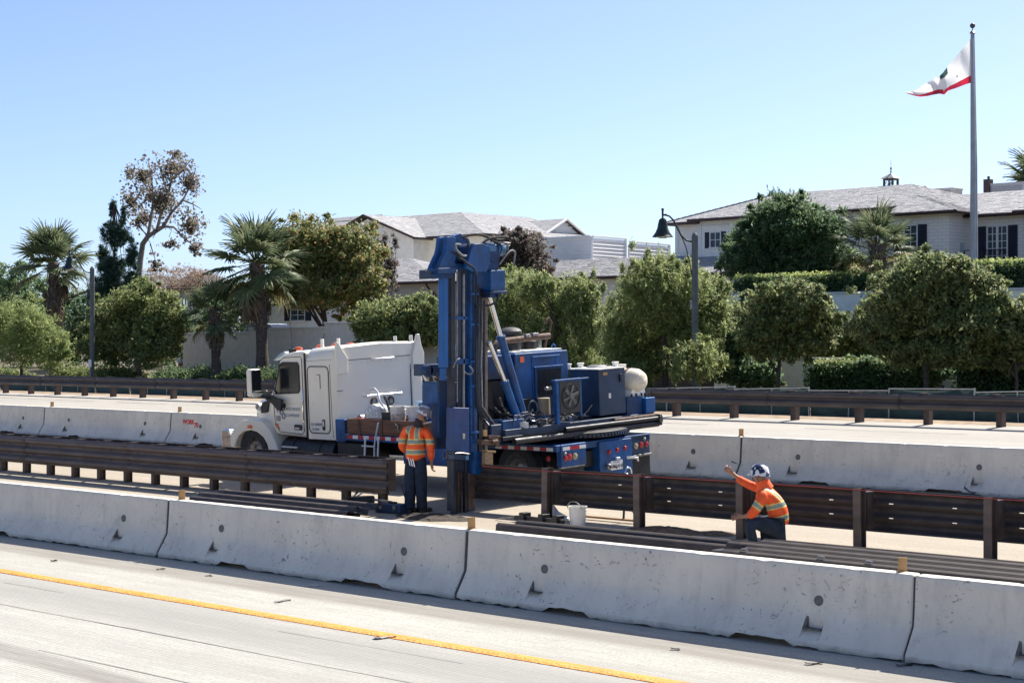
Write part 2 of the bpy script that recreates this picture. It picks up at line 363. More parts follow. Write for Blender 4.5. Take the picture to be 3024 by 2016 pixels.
def krail_mesh(seed):
    """one precast barrier, 6.06 m long: safety-shape section, scuppers at the foot, lifting slots, chipped edges"""
    rr = random.Random(seed); H_ = .813
    prof = [(-.300, .0), (-.305, .02), (-.305, .07), (-.285, .10), (-.222, .19), (-.160, .28), (-.132, .325), (-.117, .42), (-.100, .58), (-.085, .72), (-.079, .79), (-.066, .810), (-.03, .813)]
    full = prof+[(-y, z) for y, z in reversed(prof)]
    slots = [(1.10, 1.34), (4.86, 5.10)]; scup = [(1.42, 2.06), (4.06, 4.76)] if seed != 2 else [(1.5, 2.1)]
    us = set(round(i*.1, 3) for i in range(0, 61))
    for a, b in slots: us |= {a, a+.004, b-.004, b}
    us |= {0, .015, L6-.015, L6}
    us = sorted(u for u in us if u <= L6)
    mb = MB(); n = len(full); e = .0
    def scupper(u):
        for a, b in scup:
            if a <= u <= b: return min(1, (u-a)/.04, (b-u)/.04)
        return 0
    for u in us:
        endk = min(u, L6-u); sh_ = max(0, 1-endk/.016)*.014
        sc_ = scupper(u); chip = rr.uniform(.004, .034) if rr.random() < .6 else rr.uniform(0, .006)
        for k, (y, z) in enumerate(full):
            s_ = 1 if y > 0 else -1; ya = abs(y)-sh_*(1 if z > .05 else .4); zz = z-(sh_ if z > .78 else 0)
            if z < .03: zz = max(z, chip)
            if sc_ > 0: zz = max(zz, (.075+rr.uniform(-.015, .01))*sc_*(1 if z < .12 else 0))
            for a, b in slots:
                if a+.003 <= u <= b-.003 and .18 < z < .32: ya = .138; zz = max(zz, .185)
            if z > .77 and rr.random() < .06: zz -= rr.uniform(.004, .012)
            mb.v.append((u-L6/2, s_*ya, zz))
    for i in range(len(us)-1):
        for k in range(n-1):
            a = i*n+k; mb.f.append((a, a+n, a+n+1, a+1)); mb.mi.append(0)
    for i in (0, len(us)-1): mb.f.append(tuple(range(i*n, i*n+n))); mb.mi.append(0)
    return mb.mesh('concrete_barrier', M_krail, smooth=True, ang=30)
KM = [krail_mesh(s) for s in (1, 2, 3)]
plug = MB().cyl((0, .012, 0), (0, -.010, 0), .052, 16).mesh('grout_plug', M_plug)
M_filler = mat('dark_joint_gap', (.085, .082, .078), .95, 0, .3, 12, .5, 40)
fillp = [(-.272, .01), (-.272, .08), (-.195, .19), (-.112, .325), (-.064, .79), (.064, .79), (.112, .325), (.195, .19), (.272, .08), (.272, .01)]
fillm = MB().prism(fillp, 'x', -.024, .024).mesh('joint_filler', M_filler)
M_slot_shade = mat('dark_slot_shade', (.16, .15, .135), .95, 0, .4, 20)  # shade inside the lifting slots, put in as dark wedge and floor pieces
slotm = MB().prism([(-.222, .190), (-.139, .190), (-.1325, .318)], 'x', .004, .030).bb(.004, .235, -.219, -.139, .186, .199).mesh('slot_shade', M_slot_shade)
def place_krail(Xc, Y, k, label, near, yaw=0):
    o = inst('concrete_barrier', KM[k], None, (Xc, Y, gz(Y)-.004), (math.atan((gz(Y+.3)-gz(Y-.3))/.6)*.7, 0, yaw))
    tag(o, label, 'barrier', 'near row of barriers' if near else 'far row of barriers')
    for u in (1.10, 4.86): inst('slot_shade', slotm, o, (u-L6/2, 0, .0), None, (random.uniform(.4, .95), 1, random.uniform(.93, 1.0)))
    inst('joint_filler', fillm, o, (L6/2+.0225, 0, 0))
    for u in (-1.76+random.uniform(-.03, .03), 1.95+random.uniform(-.03, .03)):
        p = inst('grout_plug', plug, o, (u, -.111, .47+random.uniform(-.02, .02)), (R(-6), 0, 0))
    return o
def Xat(x, Y): return at(x, 1000, Y).x
# joints measured in the photograph: near row 512, 1399, 2716; far row 143, 518, 2198
jn = [Xat(512, 15.05), Xat(1399, 15.05), Xat(2716, 15.05)]; jn = [jn[0]-6.1]+jn+[jn[2]+6.1]
nl = ['leftmost near white concrete barrier, cut off by the left picture edge', 'near white concrete barrier left of the standing worker, second from left',
      'near scuffed white concrete barrier in front of the drill rig and crouching worker', 'rightmost near white concrete barrier, cut off by the right picture edge']
for i in range(4): place_krail((jn[i]+jn[i+1])/2, 15.05, [1, 0, 2, 1][i], nl[i], True, [.004, -.003, .002, .006][i])
Xf = [Xat(2198, 27.27)+6.1*k for k in range(-5, 2)]
fl = ['far concrete barrier at the far left edge of the picture', 'far concrete barrier left of the red spray lettering', 'far concrete barrier with red spray lettering beside the truck nose',
      'far concrete barrier hidden mostly behind the white cab', 'far concrete barrier with dark gouge, directly behind the truck tail', 'far concrete barrier behind the crouching worker, rightmost of its row']
FK = []
for i in range(6): FK.append(place_krail((Xf[i]+Xf[i+1])/2, 27.27, [0, 1, 2, 0, 1, 2][i], fl[i], False))
# red sprayed letters
M_spray = flat('red_spray_paint', (.62, .03, .02), .6)
p = at(540, 1248, 27.27-.12)
lettering('WORK', .155, M_spray, FK[2], FK[2].matrix_basis.inverted() @ Vector((p.x, 27.27-.125, gz(27.27)+.52)), (1, 0, 0), (0, .1, 1), bold=.008)
lettering('70', .17, M_spray, FK[2], FK[2].matrix_basis.inverted() @ Vector((p.x+.50, 27.27-.130, gz(27.27)+.44)), (1, 0, 0), (0, .1, 1), bold=.008)
# cracks and gouges on the far row: thin dark recessed-looking flakes of missing surface
M_gouge = mat('dark_gouged_concrete', (.10, .095, .085), .95, 0, .3, 15)
def gouge(par, Yb, pts, wd):
    mb = MB(); n = len(pts); inv = par.matrix_basis.inverted()
    for i, (x, y) in enumerate(pts):
        p = at(x, y, Yb-.10); k = wd*(1 if 0 < i < n-1 else .3)*random.uniform(.6, 1.3)
        zl = p.z-gz(Yb)
        def yy(z):
            z = min(.8, max(.05, z)); return -(.132-(z-.325)*.11) if z > .325 else -(.132+(.325-z)*.66)
        mb.v += [tuple(inv @ Vector((p.x, Yb+yy(zl+k)-.004, p.z+k))), tuple(inv @ Vector((p.x, Yb+yy(zl-k)-.004, p.z-k)))]
    mb.f = [(2*i, 2*i+2, 2*i+3, 2*i+1) for i in range(n-1)]; mb.mi = [0]*len(mb.f)
    o = mb.build('gouge', M_gouge, par, smooth=False, fix=False)
gouge(FK[4], 27.27, [(2098, 1331), (2108, 1341), (2125, 1344), (2142, 1349), (2160, 1360), (2184, 1369)], .016)
gouge(FK[5], 27.27, [(2505, 1316), (2530, 1320), (2560, 1316), (2600, 1319), (2640, 1321), (2680, 1323)], .006)
gouge(FK[5], 27.27, [(2794, 1326), (2830, 1331), (2860, 1327), (2920, 1332), (2960, 1330), (3023, 1335)], .008)
gouge(FK[5], 27.27, [(2866, 1400), (2865, 1420), (2862, 1436), (2880, 1448), (2900, 1452)], .016)
gouge(FK[5], 27.27, [(2846, 1447), (2862, 1455), (2884, 1458), (2902, 1450)], .022)
gouge(FK[0], 27.27, [(31, 1216), (48, 1220), (66, 1222), (80, 1232), (92, 1243)], .010)
gouge(FK[1], 27.27, [(385, 1254), (400, 1255), (416, 1257)], .008)
# tan marker plates standing on the barrier tops
def marker(x, Y, label, h=.135, tilt=0):
    p = at(x, 1000, Y); mb = MB()
    mb.box((0, 0, h/2+.006), (.012, .095, h)); mb.bb(-.035, .035, -.055, .055, 0, .008)
    o = mb.build('marker_plate', M_tan, None, .003, 1); o.location = (p.x, Y, gz(Y)+.807); o.rotation_euler = (tilt, 0, R(-30))
    tag(o, label, 'marker', 'tan markers on the barriers'); return o
marker(537, 15.05, 'tan marker plate on the near barrier joint left of the stacked rails'); marker(1393, 15.05, 'tan marker plate on the near barrier joint below the drill rig', tilt=.03); marker(2664, 15.05, 'tan marker plate on the near barrier joint at right', tilt=-.05)
marker(154, 27.27, 'small tan marker plate on the far barrier at the far left'); marker(531, 27.27, 'small tan marker plate on the far barrier above the red lettering'); marker(2189, 27.27, 'small tan marker plate on the far barrier above the crouching worker')

# ================================================================== GUARDRAILS
def corr(nw, depth=.066, pitch=.1945):
    """corrugated rail section: list of (y, z) with z downward from the top; nw waves (2 = W beam, 3 = thrie beam)"""
    pts = [(0.0, 0.0), (-.0, .012)]
    for k in range(nw):
        z0 = .012+k*pitch
        pts += [(-depth*.35, z0+.022), (-depth*.95, z0+.052), (-depth, z0+.066), (-depth, z0+.098), (-depth*.95, z0+.112), (-depth*.35, z0+.142), (0, z0+.164)]
        if k < nw-1: pts += [(0, z0+.176)]
    pts += [(0, .012+(nw-1)*pitch+.176)]
    return pts
def rail_mesh(L, nw, holes=(), th=.0045):
    pr = corr(nw); mb = MB(); us = {0, L}
    n = int(L/.2)
    for i in range(n+1): us.add(round(L*i/n, 4))
    for hx, _ in holes: us |= {round(hx-.033, 4), round(hx+.033, 4)}
    us = sorted(us); m_ = len(pr)
    for u in us:
        for (y, z) in pr: mb.v.append((u, y, -z))
    for i in range(len(us)-1):
        um = (us[i]+us[i+1])/2
        for k in range(m_-1):
            if any(abs(um-hx) < .03 and hk == k for hx, hk in holes): continue
            a = i*m_+k; mb.f.append((a, a+m_, a+m_+1, a+1)); mb.mi.append(0)
    return mb
def add_solid(o, t=.005):
    md_ = o.modifiers.new('sheet', 'SOLIDIFY'); md_.thickness = t; md_.offset = 0
def ibeam(h, d=.15, wf=.10, t=.009):
    mb = MB()
    mb.bb(-wf/2, wf/2, -d/2, -d/2+t, 0, h); mb.bb(-wf/2, wf/2, d/2-t, d/2, 0, h); mb.bb(-t/2, t/2, -d/2+t, d/2-t, 0, h)
    return mb
def flatpost(h): return ibeam(h)
YG = 20.35
# finished double-faced left section
gl = empty('median_guardrail', (Xat(1131, YG), YG, gz(YG)))
tag(gl, 'finished brown thrie-beam guardrail left of the standing worker', 'guardrail', 'median guardrail')
postm = flatpost(.80).mesh('post', M_brown, smooth=False); blockm = MB().bb(-.05, .05, -.09, .09, -.56, 0).mesh('blockout', M_brown)
xl = Xat(1131, YG)
for i in range(34):
    xo = -i*.953
    pz = gz(YG)
    inst('post', postm, gl, (xo, 0, 0), (0, random.uniform(-.008, .008), 0))
    inst('blockout', blockm, gl, (xo, -.165, .80)); inst('blockout', blockm, gl, (xo, .165, .80))
hol = [(.476+.953*i, k) for i in range(4) for k in (4, 12)]
rm = rail_mesh(3.812, 3).mesh('rail_panel', M_brown, ang=60)
bolt = MB().cyl((0, 0, 0), (0, -.018, 0), .018, 8).mesh('bolt', M_brownd)
for i in range(9):
    x0 = .45-(i+1)*3.812
    o = inst('rail_panel', rm, gl, (x0, -.262-.003*(i % 2), .815)); add_solid(o)
    o = inst('rail_panel', rm, gl, (x0+3.812-.5, .262+.003*(i % 2), .815), (0, 0, math.pi)); add_solid(o)
    if i < 6:
        for k in range(4):
            for zz in (.17, .365): inst('bolt', bolt, gl, (x0+.3+k*.953, -.262, .815-zz))
# unfinished right section: rail already hung on the back, posts standing free in front
gr = empty('median_guardrail', (Xat(1615, YG), YG, gz(YG)))
tag(gr, 'unfinished dark guardrail with free-standing posts right of the drill rig', 'guardrail', 'median guardrail')
postb = ibeam(.825, .15, .115, .010).mesh('post', M_brown, smooth=False)
for x in (1615, 1888, 2192, 2539, 2925): inst('post', postb, gr, (Xat(x, YG)-gr.location.x, 0, random.uniform(-.008, .008)), (random.uniform(-.012, .012), random.uniform(-.012, .012), R(random.uniform(-3, 3))))
backblock = MB().bb(-.05, .05, .0, .17, -.50, 0).mesh('blockout', M_brownd)
rmh = rail_mesh(3.812, 3, [(.5+.953*i, k) for i in range(4) for k in (8, 16)]).mesh('rail_panel', M_brownd, ang=60)
x0 = Xat(1400, 20.75)-gr.location.x-.1
for i in range(4):
    o = inst('rail_panel', rmh, gr, (x0+(i+1)*3.812, .34+.006*(i % 2), .79), (0, 0, math.pi)); add_solid(o)
for x in (1615, 1888, 2192, 2539, 2925): inst('blockout', backblock, gr, (Xat(x, YG)-gr.location.x, .11, .77))
# red string line along the post tops
p0 = Vector((Xat(1425, 20.05), 20.05, at(1425, 1376, 20.05).z)); pts = [p0]
for x, y in ((1615, 1391), (1888, 1405), (2192, 1423), (2539, 1446), (2925, 1472), (3080, 1481)): pts.append(at(x, y, 20.262))
o = MB().path(pts, .0042, 6).build('string_line', flat('red_string', (.36, .04, .05), .8)); tag(o, 'thin red string line stretched along the post tops from the drill rig', 'string')
# far single-faced guardrail
YF = 37.1
gf = empty('roadside_guardrail', (Xat(1982, YF), YF, gz(YF))); tag(gf, 'long brown W-beam guardrail along the far roadside', 'guardrail')
woodpost = MB().prism([(-.075, -.1), (.075, -.1), (.075, .1), (-.075, .1)], 'z', -.1, .74).mesh('post', mat('brown_timber_post', (.075, .052, .045), .85, 0, .3, 6, .3, 40, stretch=(4, 4, .5)))
wblock = MB().bb(-.07, .07, -.10, .10, -.34, .03).mesh('blockout', MATS['brown_timber_post'])
for i in range(-14, 30):
    xo = -i*1.905
    inst('post', woodpost, gf, (xo, .24, 0), (0, 0, R(random.uniform(-4, 4)))); inst('blockout', wblock, gf, (xo, .04, .74))
M_brownf = mat('dark_weathered_rail', (.066, .051, .047), .5, .25, .25, 2.5, .15, 40, dirt=(.10, .085, .08), dirt_amt=.4, stretch=(.35, 1, 1.4))
rw = rail_mesh(3.81, 2).mesh('rail_panel', M_brownf, ang=60)
for i in range(-7, 15): o = inst('rail_panel', rw, gf, (-i*3.81-.6, -.06-.004*(i % 2), .745)); add_solid(o, .006)
for i in range(-8, 22): inst('bolt', bolt, gf, (-i*1.905, -.06, .745-.18), None, 1.3)
# green mesh fence behind it
M_mesh = mat('green_fence_mesh', (.050, .092, .080), .9, 0, .25, 1.5, .5, 160, dirt=(.07, .11, .10), dirt_amt=.5, stretch=(1, 1, 3))
M_galv = mat('galvanised_tube', (.45, .46, .45), .5, .5, .15, 8)
fe = empty('mesh_fence', (0, 39.9, 1.0)); tag(fe, 'low temporary fence with dark green mesh behind the far guardrail', 'fence')
fx = [Xat(3150, 39.9)-2.45*i for i in range(24)]
def ftop(x): return 1.93-.0085*max(0, (-20-x))
for a, b in zip(fx, fx[1:]):
    za, zb = ftop(a)+random.uniform(-.05, .05), ftop(b)+random.uniform(-.05, .05); mb = MB(); n = 6
    for i in range(n+1):
        t_ = i/n; xx = b+(a-b)*t_; sag = -.05*math.sin(math.pi*t_)
        for z, yy in ((zb+(za-zb)*t_+sag, 0), ((zb+za)/2-.5, random.uniform(-.05, .05)), (.55, random.uniform(-.03, .03))): mb.v.append((xx, yy, z-1.0))
    for i in range(n):
        for k in range(2): q = i*3+k; mb.f.append((q, q+3, q+4, q+1)); mb.mi.append(0)
    o = mb.build('mesh_panel', M_mesh, fe, ang=80); add_solid(o, .006)
    MB().cyl((a, -.03, -.4), (a+random.uniform(-.04, .04), -.03, za-1.0+.03), .024, 8).build('fence_post', M_galv, fe)
    MB().cyl((a, -.03, za-1), (b, -.03, zb-1), .016, 6).build('top_rail', M_galv, fe)
    if random.random() < .6: MB().cyl(((a+b)/2, -.03, -.4), ((a+b)/2+random.uniform(-.05, .05), -.03, (za+zb)/2-1), .014, 6).build('fence_post', M_galv, fe)

# ================================================================== RAILS STACKED ON THE GROUND
def rail_stack(xa, xb, Y, n, label, tiers=1, zoff=.1, nw=3, dY=.24):
    X0, X1 = Xat(xa, Y), Xat(xb, Y); L = X1-X0
    me = rail_mesh(L, nw).mesh('rail', M_brownd, ang=60)
    for i in range(n):
        o = inst('loose_rail', me, None, (X0+random.uniform(-.15, .15), Y+i*dY, gz(Y+i*dY)+zoff+.012), (-math.acos(min(.95, zoff/.55)), 0, random.uniform(-.004, .004))); add_solid(o, .006)
        tag(o, label[i], 'rail', 'loose rails on the ground')
rail_stack(600, 1065, 18.9, 2, ['front loose brown rail on the ground left of the standing worker', 'rear loose brown rail on the ground left of the standing worker'], dY=.42, zoff=.18)
rail_stack(1480, 2180, 18.15, 2, ['front loose brown rail on the ground beside the bucket', 'rear loose brown rail on the ground beside the bucket'], dY=.34, zoff=.30)
Xa, Xb = Xat(2195, 17.8), Xat(3150, 17.8); me = rail_mesh(Xb-Xa, 2).mesh('rail', M_brownd, ang=60)
for i in range(4):
    o = inst('loose_rail', me, None, (Xa+[0, .25, -.1, .3][i], 17.40+i*.14, gz(17.8)+.40+i*.034), (R(-24), 0, random.uniform(-.004, .004))); add_solid(o, .006)
    tag(o, ['lowest front rail of the raised stack in front of the crouching worker', 'second rail of the raised stack in front of the crouching worker', 'third rail of the raised stack in front of the crouching worker', 'rearmost rail of the raised stack in front of the crouching worker'][i], 'rail', 'rails on the cart')
M_board = mat('grey_board', (.32, .32, .31), .85, 0, .15, 8)
ct = empty('rail_cart', (Xat(2330, 17.6), 17.6, gz(17.6))); tag(ct, 'low black steel cart carrying the raised stack of rails', 'cart')
MB().bb(-.9, 1.6, -.25, .35, .14, .20).build('deck', M_board, ct, .006)
for a in (-.75, 1.4):
    for b in (-.2, .3): MB().lathe([(.0, -.03), (.085, -.03), (.095, -.015), (.095, .015), (.085, .03), (0, .03)], (a, b, .095), 16, 'y').build('wheel', M_rubber, ct)
for a in (-.55, .55, 1.2):
    MB().path([(a, -.26, .18), (a, -.27, .36), (a+.03, -.24, .42), (a+.10, -.24, .42), (a+.13, -.27, .36), (a+.13, -.26, .18)], .012, 6).build('stake', M_steel, ct)
MB().bb(-.95, -.55, -.3, .4, .205, .38).bb(.5, .6, -.24, .36, .205, .36).build('bolster', M_black, ct, .006)
# ================================================================== DRILL TRUCK
random.seed(11)
TAU = math.atan(.05)
tk = empty('drill_truck', (-20.11, 22.37, .36), (TAU, 0, R(-1)))
tag(tk, 'white-cabbed truck carrying a blue hydraulic drill rig on its flatbed', 'truck')
TKM = Matrix.Translation(tk.location) @ tk.rotation_euler.to_matrix().to_4x4(); TKI = TKM.inverted()
def T(mb, name, m, bev=.008, seg=2, par=None, **kw): return mb.build(name, m, par or tk, bev, seg, **kw)
def rrect(x0, x1, z0, z1, r, n=5):
    pts = []
    for cx_, cz_, a0 in ((x1-r, z1-r, 0), (x0+r, z1-r, 90), (x0+r, z0+r, 180), (x1-r, z0+r, 270)):
        pts += [(cx_+r*math.cos(R(a0+90*i/n)), cz_+r*math.sin(R(a0+90*i/n))) for i in range(n+1)]
    return pts
def outline(name, pts, y, r, m, par, closed=True):
    P_ = [(x, y, z) for x, z in pts]; P_ = P_+[P_[0]] if closed else P_
    return MB().path(P_, r, 6).build(name, m, par)
# --- chassis and wheels
T(MB().bb(-9.2, -.1, .78, .90, .50, .78).bb(-9.2, -.1, 1.60, 1.72, .50, .78).bb(-.5, -.1, .9, 1.6, .5, .78).bb(-3.4, -3.2, .9, 1.6, .5, .78).bb(-6, -5.8, .9, 1.6, .5, .78), 'chassis_frame', M_black)
def wheel(x, y, r=.49, w=.28, face=-1):
    o = MB().lathe([(.30, -w/2), (r*.93, -w/2), (r, -w/2+.035), (r, w/2-.035), (r*.93, w/2), (.30, w/2)], (0, 0, 0), 32, 'y', False).build('tyre', M_rubber, tk)
    o.location = (x, y, r)
    h = MB().lathe([(.0, face*.02), (.11, face*.02), (.12, face*.05), (.20, face*.09), (.27, face*.02), (.305, face*w*.48), (.305, -face*w*.48)], (0, 0, 0), 24, 'y', False).build('rim', M_steel, o)
for y in (.24, 2.26): wheel(-8.64, y, .49, .30)
for x in (-1.05, -2.35):
    for y in (.2, .52, 1.98, 2.3): wheel(x, y, .47, .27)
T(MB().cyl((-8.64, .3, .49), (-8.64, 2.2, .49), .06).cyl((-1.05, .3, .47), (-1.05, 2.2, .47), .08).cyl((-2.35, .3, .47), (-2.35, 2.2, .47), .08), 'axles', M_black, 0)
# --- hood, lofted from rounded sections
def section(x, yl, yr, z0, z1, r, n=6):
    pts = [(x, yl, z0)]
    for i in range(n+1): a = math.pi-math.pi/2*i/n; pts.append((x, yl+r+r*math.cos(a), z1-r+r*math.sin(a)))
    pts.append((x, (yl+yr)/2, z1+.035))
    for i in range(n+1): a = math.pi/2-math.pi/2*i/n; pts.append((x, yr-r+r*math.cos(a), z1-r+r*math.sin(a)))
    return pts+[(x, yr, z0)]
def loft(secs, cap=True):
    mb = MB(); n = len(secs[0])
    for s_ in secs: mb.v += [tuple(p) for p in s_]
    for i in range(len(secs)-1):
        for k in range(n): a, b = i*n+k, i*n+(k+1) % n; mb.f.append((a, b, b+n, a+n)); mb.mi.append(0)
    if cap: mb.f += [tuple(range(n)), tuple(range((len(secs)-1)*n, len(secs)*n))]; mb.mi += [0, 0]
    return mb
hood = T(loft([section(-9.10, .62, 1.88, .75, 1.26, .14), section(-9.02, .50, 2.0, .72, 1.42, .18), section(-8.80, .38, 2.12, .72, 1.55, .20), section(-8.4, .27, 2.23, .72, 1.66, .20), section(-7.92, .18, 2.32, .72, 1.78, .18)]), 'hood', M_white, 0)
fp = [(-9.38, .55), (-9.34, .80), (-9.20, 1.0), (-8.95, 1.12), (-8.60, 1.17), (-8.25, 1.13), (-8.0, .98), (-7.82, .72), (-7.72, .50), (-8.05, .50), (-8.10, .66), (-8.22, .80), (-8.42, .90), (-8.64, .93), (-8.86, .90), (-9.04, .81), (-9.15, .68), (-9.20, .55)]
for y0, y1 in ((.02, .50), (2.0, 2.48)): T(MB().prism(fp, 'y', y0, y1), 'fender', M_white, .035, 3)
T(MB().prism(rrect(-9.62, -9.34, .48, .93, .07), 'y', .0, 2.5), 'bumper', M_chrome, .03, 3)
T(MB().prism([(.7, .95), (1.8, .95), (1.8, 1.36), (1.6, 1.42), (.9, 1.42), (.7, 1.36)], 'x', -9.16, -9.05), 'grille', M_chrome, .01)
# headlight: dark swept panel with a round lens, on the hood flank
T(MB().prism([(-8.52, 1.27), (-8.30, 1.30), (-8.22, 1.50), (-8.24, 1.55), (-8.46, 1.50), (-8.50, 1.42)], 'y', .215, .34), 'headlight_panel', M_black, .012)
hl_ = T(MB().cyl((-8.60, .20, 1.40), (-8.60, .36, 1.40), .075, 20), 'headlight', M_whitep, .01); T(MB().cyl((-8.60, .19, 1.40), (-8.60, .22, 1.40), .05, 16), 'lens', M_steel, 0, par=hl_)
T(MB().prism(rrect(-8.71, -8.56, .97, 1.04, .03), 'y', .0, .05), 'side_marker_lamp', M_amber, .01)
# --- cab and sleeper
cabp = [(-7.86, .86), (-7.98, 1.02), (-7.98, 1.74), (-7.92, 1.80), (-7.66, 2.40), (-7.54, 2.50), (-7.2, 2.55), (-6.875, 2.57), (-6.875, .83)]
cab = T(MB().prism(cabp, 'y', .08, 2.42), 'cab', M_white, .09, 5)
slp = T(loft([section(-6.86, .12, 2.38, .82, 2.57, .24), section(-6.80, .08, 2.42, .82, 2.61, .26), section(-6.4, .08, 2.42, .82, 2.64, .24), section(-5.98, .08, 2.42, .82, 2.66, .22), section(-5.91, .13, 2.37, .84, 2.62, .22)]), 'sleeper', M_white, .0)
M_seam = flat('dark_seam', (.03, .03, .03), .8)
win = [(-7.80, 1.70), (-7.07, 1.73), (-7.03, 1.78), (-7.03, 2.28), (-7.07, 2.33), (-7.55, 2.33), (-7.64, 2.28), (-7.83, 1.76)]
wn = T(MB().prism(win, 'y', .070, .10), 'door_window', M_glass, .012, 2, cab)
outline('window_seal', win, .070, .014, M_black, wn)
T(MB().prism([(.35, 1.84), (2.15, 1.84), (2.05, 2.34), (.45, 2.34)], 'x', -.012, .012), 'windshield', M_glass, .004, 1, cab).matrix_local = Matrix.Translation((-7.795, 0, 2.10)) @ Matrix.Rotation(R(23.5), 4, 'Y') @ Matrix.Translation((0, 0, -2.10))
outline('door_seam', [(-7.90, 1.62), (-7.84, 1.9), (-7.66, 2.37), (-7.5, 2.43), (-6.98, 2.45), (-6.94, 2.4), (-6.94, .96), (-7.0, .90), (-7.72, .93), (-7.86, 1.06)], .078, .007, M_seam, cab)
outline('cab_gap', [(-6.87, 2.52), (-6.87, .84)], .10, .020, M_seam, cab, False)
outline('door_crease', [(-7.80, 1.49), (-7.1, 1.52), (-6.98, 1.52)], .076, .006, M_white, cab, False)
outline('door_crease', [(-7.82, 1.10), (-7.4, 1.08), (-6.96, 1.12)], .076, .006, M_white, cab, False)
sdoor = T(MB().prism(rrect(-6.75, -6.14, .96, 2.24, .09), 'y', .066, .10), 'sleeper_door', M_white, .012, 2, slp)
outline('door_seam', rrect(-6.77, -6.12, .94, 2.26, .10), .078, .010, M_seam, slp)
outline('grab_slot', [(-6.46, 2.10), (-6.37, 2.10), (-6.37, 1.82)], .064, .009, M_seam, slp, False)
T(MB().prism(rrect(-6.35, -6.26, 1.0, 1.22, .03), 'y', .058, .08), 'door_latch', M_black, .008, 2, sdoor); T(MB().prism(rrect(-6.325, -6.285, 1.08, 1.19, .015), 'y', .050, .062), 'latch_handle', M_whitep, .004, 1, slp)
dh = T(MB().prism(rrect(-7.25, -6.99, .98, 1.09, .03), 'y', .070, .09), 'door_handle', M_black, .008, 2, cab); T(MB().bb(-7.22, -7.08, .062, .072, 1.0, 1.035), 'handle_bar', M_chrome, .004, 1, dh)
outline('panel_seam', [(-6.08, 2.30), (-6.06, 1.2), (-6.03, .86)], .080, .006, M_seam, slp, False)
outline('roof_seam', [(-6.8, 2.36), (-6.4, 2.38), (-5.99, 2.40)], .079, .003, M_seam, slp, False)
# door lettering and the three-ring emblem
lettering('ACE FENCE', .088, M_text, cab, (-7.50, .0665, 1.37), (1, 0, .0), (0, 0, 1), spacing=1.05)
lettering('COMPANY', .088, M_text, cab, (-7.50, .0665, 1.24), (1, 0, .0), (0, 0, 1), spacing=1.05)
for i, (a, b) in enumerate(((-7.585, 1.42), (-7.64, 1.33), (-7.575, 1.25))):
    MB().path([(a+.046*math.cos(k*math.pi/8), .073, b+.052*math.sin(k*math.pi/8)) for k in range(17)], .013, 6).build('ring_emblem', M_text, cab)
lettering('CA 350085', .075, M_text, slp, (-6.70, .058, 1.09), (1, 0, 0), (0, 0, 1), bold=.001)
lettering('GL 26001', .055, M_text, slp, (-6.66, .058, 1.0), (1, 0, 0), (0, 0, 1), bold=.001)
T(MB().cyl((-7.77, .066, 1.36), (-7.77, .08, 1.36), .055, 18), 'badge', M_whitetape, 0, par=cab); T(MB().bb(-7.775, -7.755, .06, .07, 1.33, 1.39), 'badge_mark', M_redtape, 0, par=cab)
T(MB().bb(-7.82, -7.69, .066, .08, 1.15, 1.25), 'permit_sticker', M_steel, .002, 1, cab)
T(MB().prism([(-7.84, 1.10), (-7.79, 1.10), (-7.72, .98), (-7.77, .98)], 'y', .06, .08), 'red_reflector', M_amber, .002, 1, cab)
# mirror: white shell with dark glass towards the tail, black folded arm
mr = T(MB().prism(rrect(-.42, -.16, 1.66, 2.22, .05), 'x', -8.12, -7.96), 'mirror', M_white, .03, 3)
T(MB().prism(rrect(-.405, -.175, 1.72, 2.20, .04), 'x', -7.965, -7.945), 'mirror_glass', M_glass, .004, 1, mr)
T(MB().prism(rrect(-.40, -.18, 1.64, 1.78, .03), 'x', -7.96, -7.935), 'spot_mirror', M_chrome, .004, 1, mr)
T(MB().prism([(-8.04, 1.72), (-7.98, 1.58), (-7.78, 1.50), (-7.62, 1.38), (-7.50, 1.36), (-7.46, 1.60), (-7.62, 1.62), (-7.86, 1.70), (-7.98, 1.78)], 'y', -.06, -.01).path([(-7.98, -.20, 1.70), (-7.9, -.1, 1.63), (-7.8, -.03, 1.58)], .035, 8).path([(-7.52, -.04, 1.46), (-7.55, .09, 1.46)], .05, 8), 'mirror_arm', M_black, .012)
# roof furniture
T(MB().prism([(-7.92, 2.36), (-7.66, 2.46), (-7.56, 2.52), (-7.60, 2.55), (-7.74, 2.50), (-7.93, 2.39)], 'y', .16, 2.34), 'sun_visor', mat('smoked_visor', (.35, .45, .52), .2, 0, .05, 3), .008)
for x, y, z in ((-7.30, .30, 2.60), (-7.28, .85, 2.62), (-7.28, 1.25, 2.63), (-7.28, 1.65, 2.62), (-7.30, 2.2, 2.60)): T(MB().ico((x, y, z), .05, 2, (2.6, 1, .8)), 'roof_lamp', M_amber, 0)
T(MB().bb(-7.5, -7.36, .20, .30, 2.50, 2.60), 'antenna_mount', M_black, .01); T(MB().path([(-7.43, .25, 2.58), (-7.45, .25, 2.9), (-7.50, .25, 3.25)], .009, 6, .004), 'antenna', M_black, 0)
T(MB().path([(-6.95, .62, 2.62), (-6.84, .62, 2.90)], .012, 6), 'antenna', M_black, 0)
for x, y in ((-6.85, .55), (-6.62, .78), (-6.0, 1.75), (-6.0, 2.18)): T(MB().cyl((x, y, 2.60), (x, y, 2.78), .035, 10), 'roof_stub', M_whitep, .006)
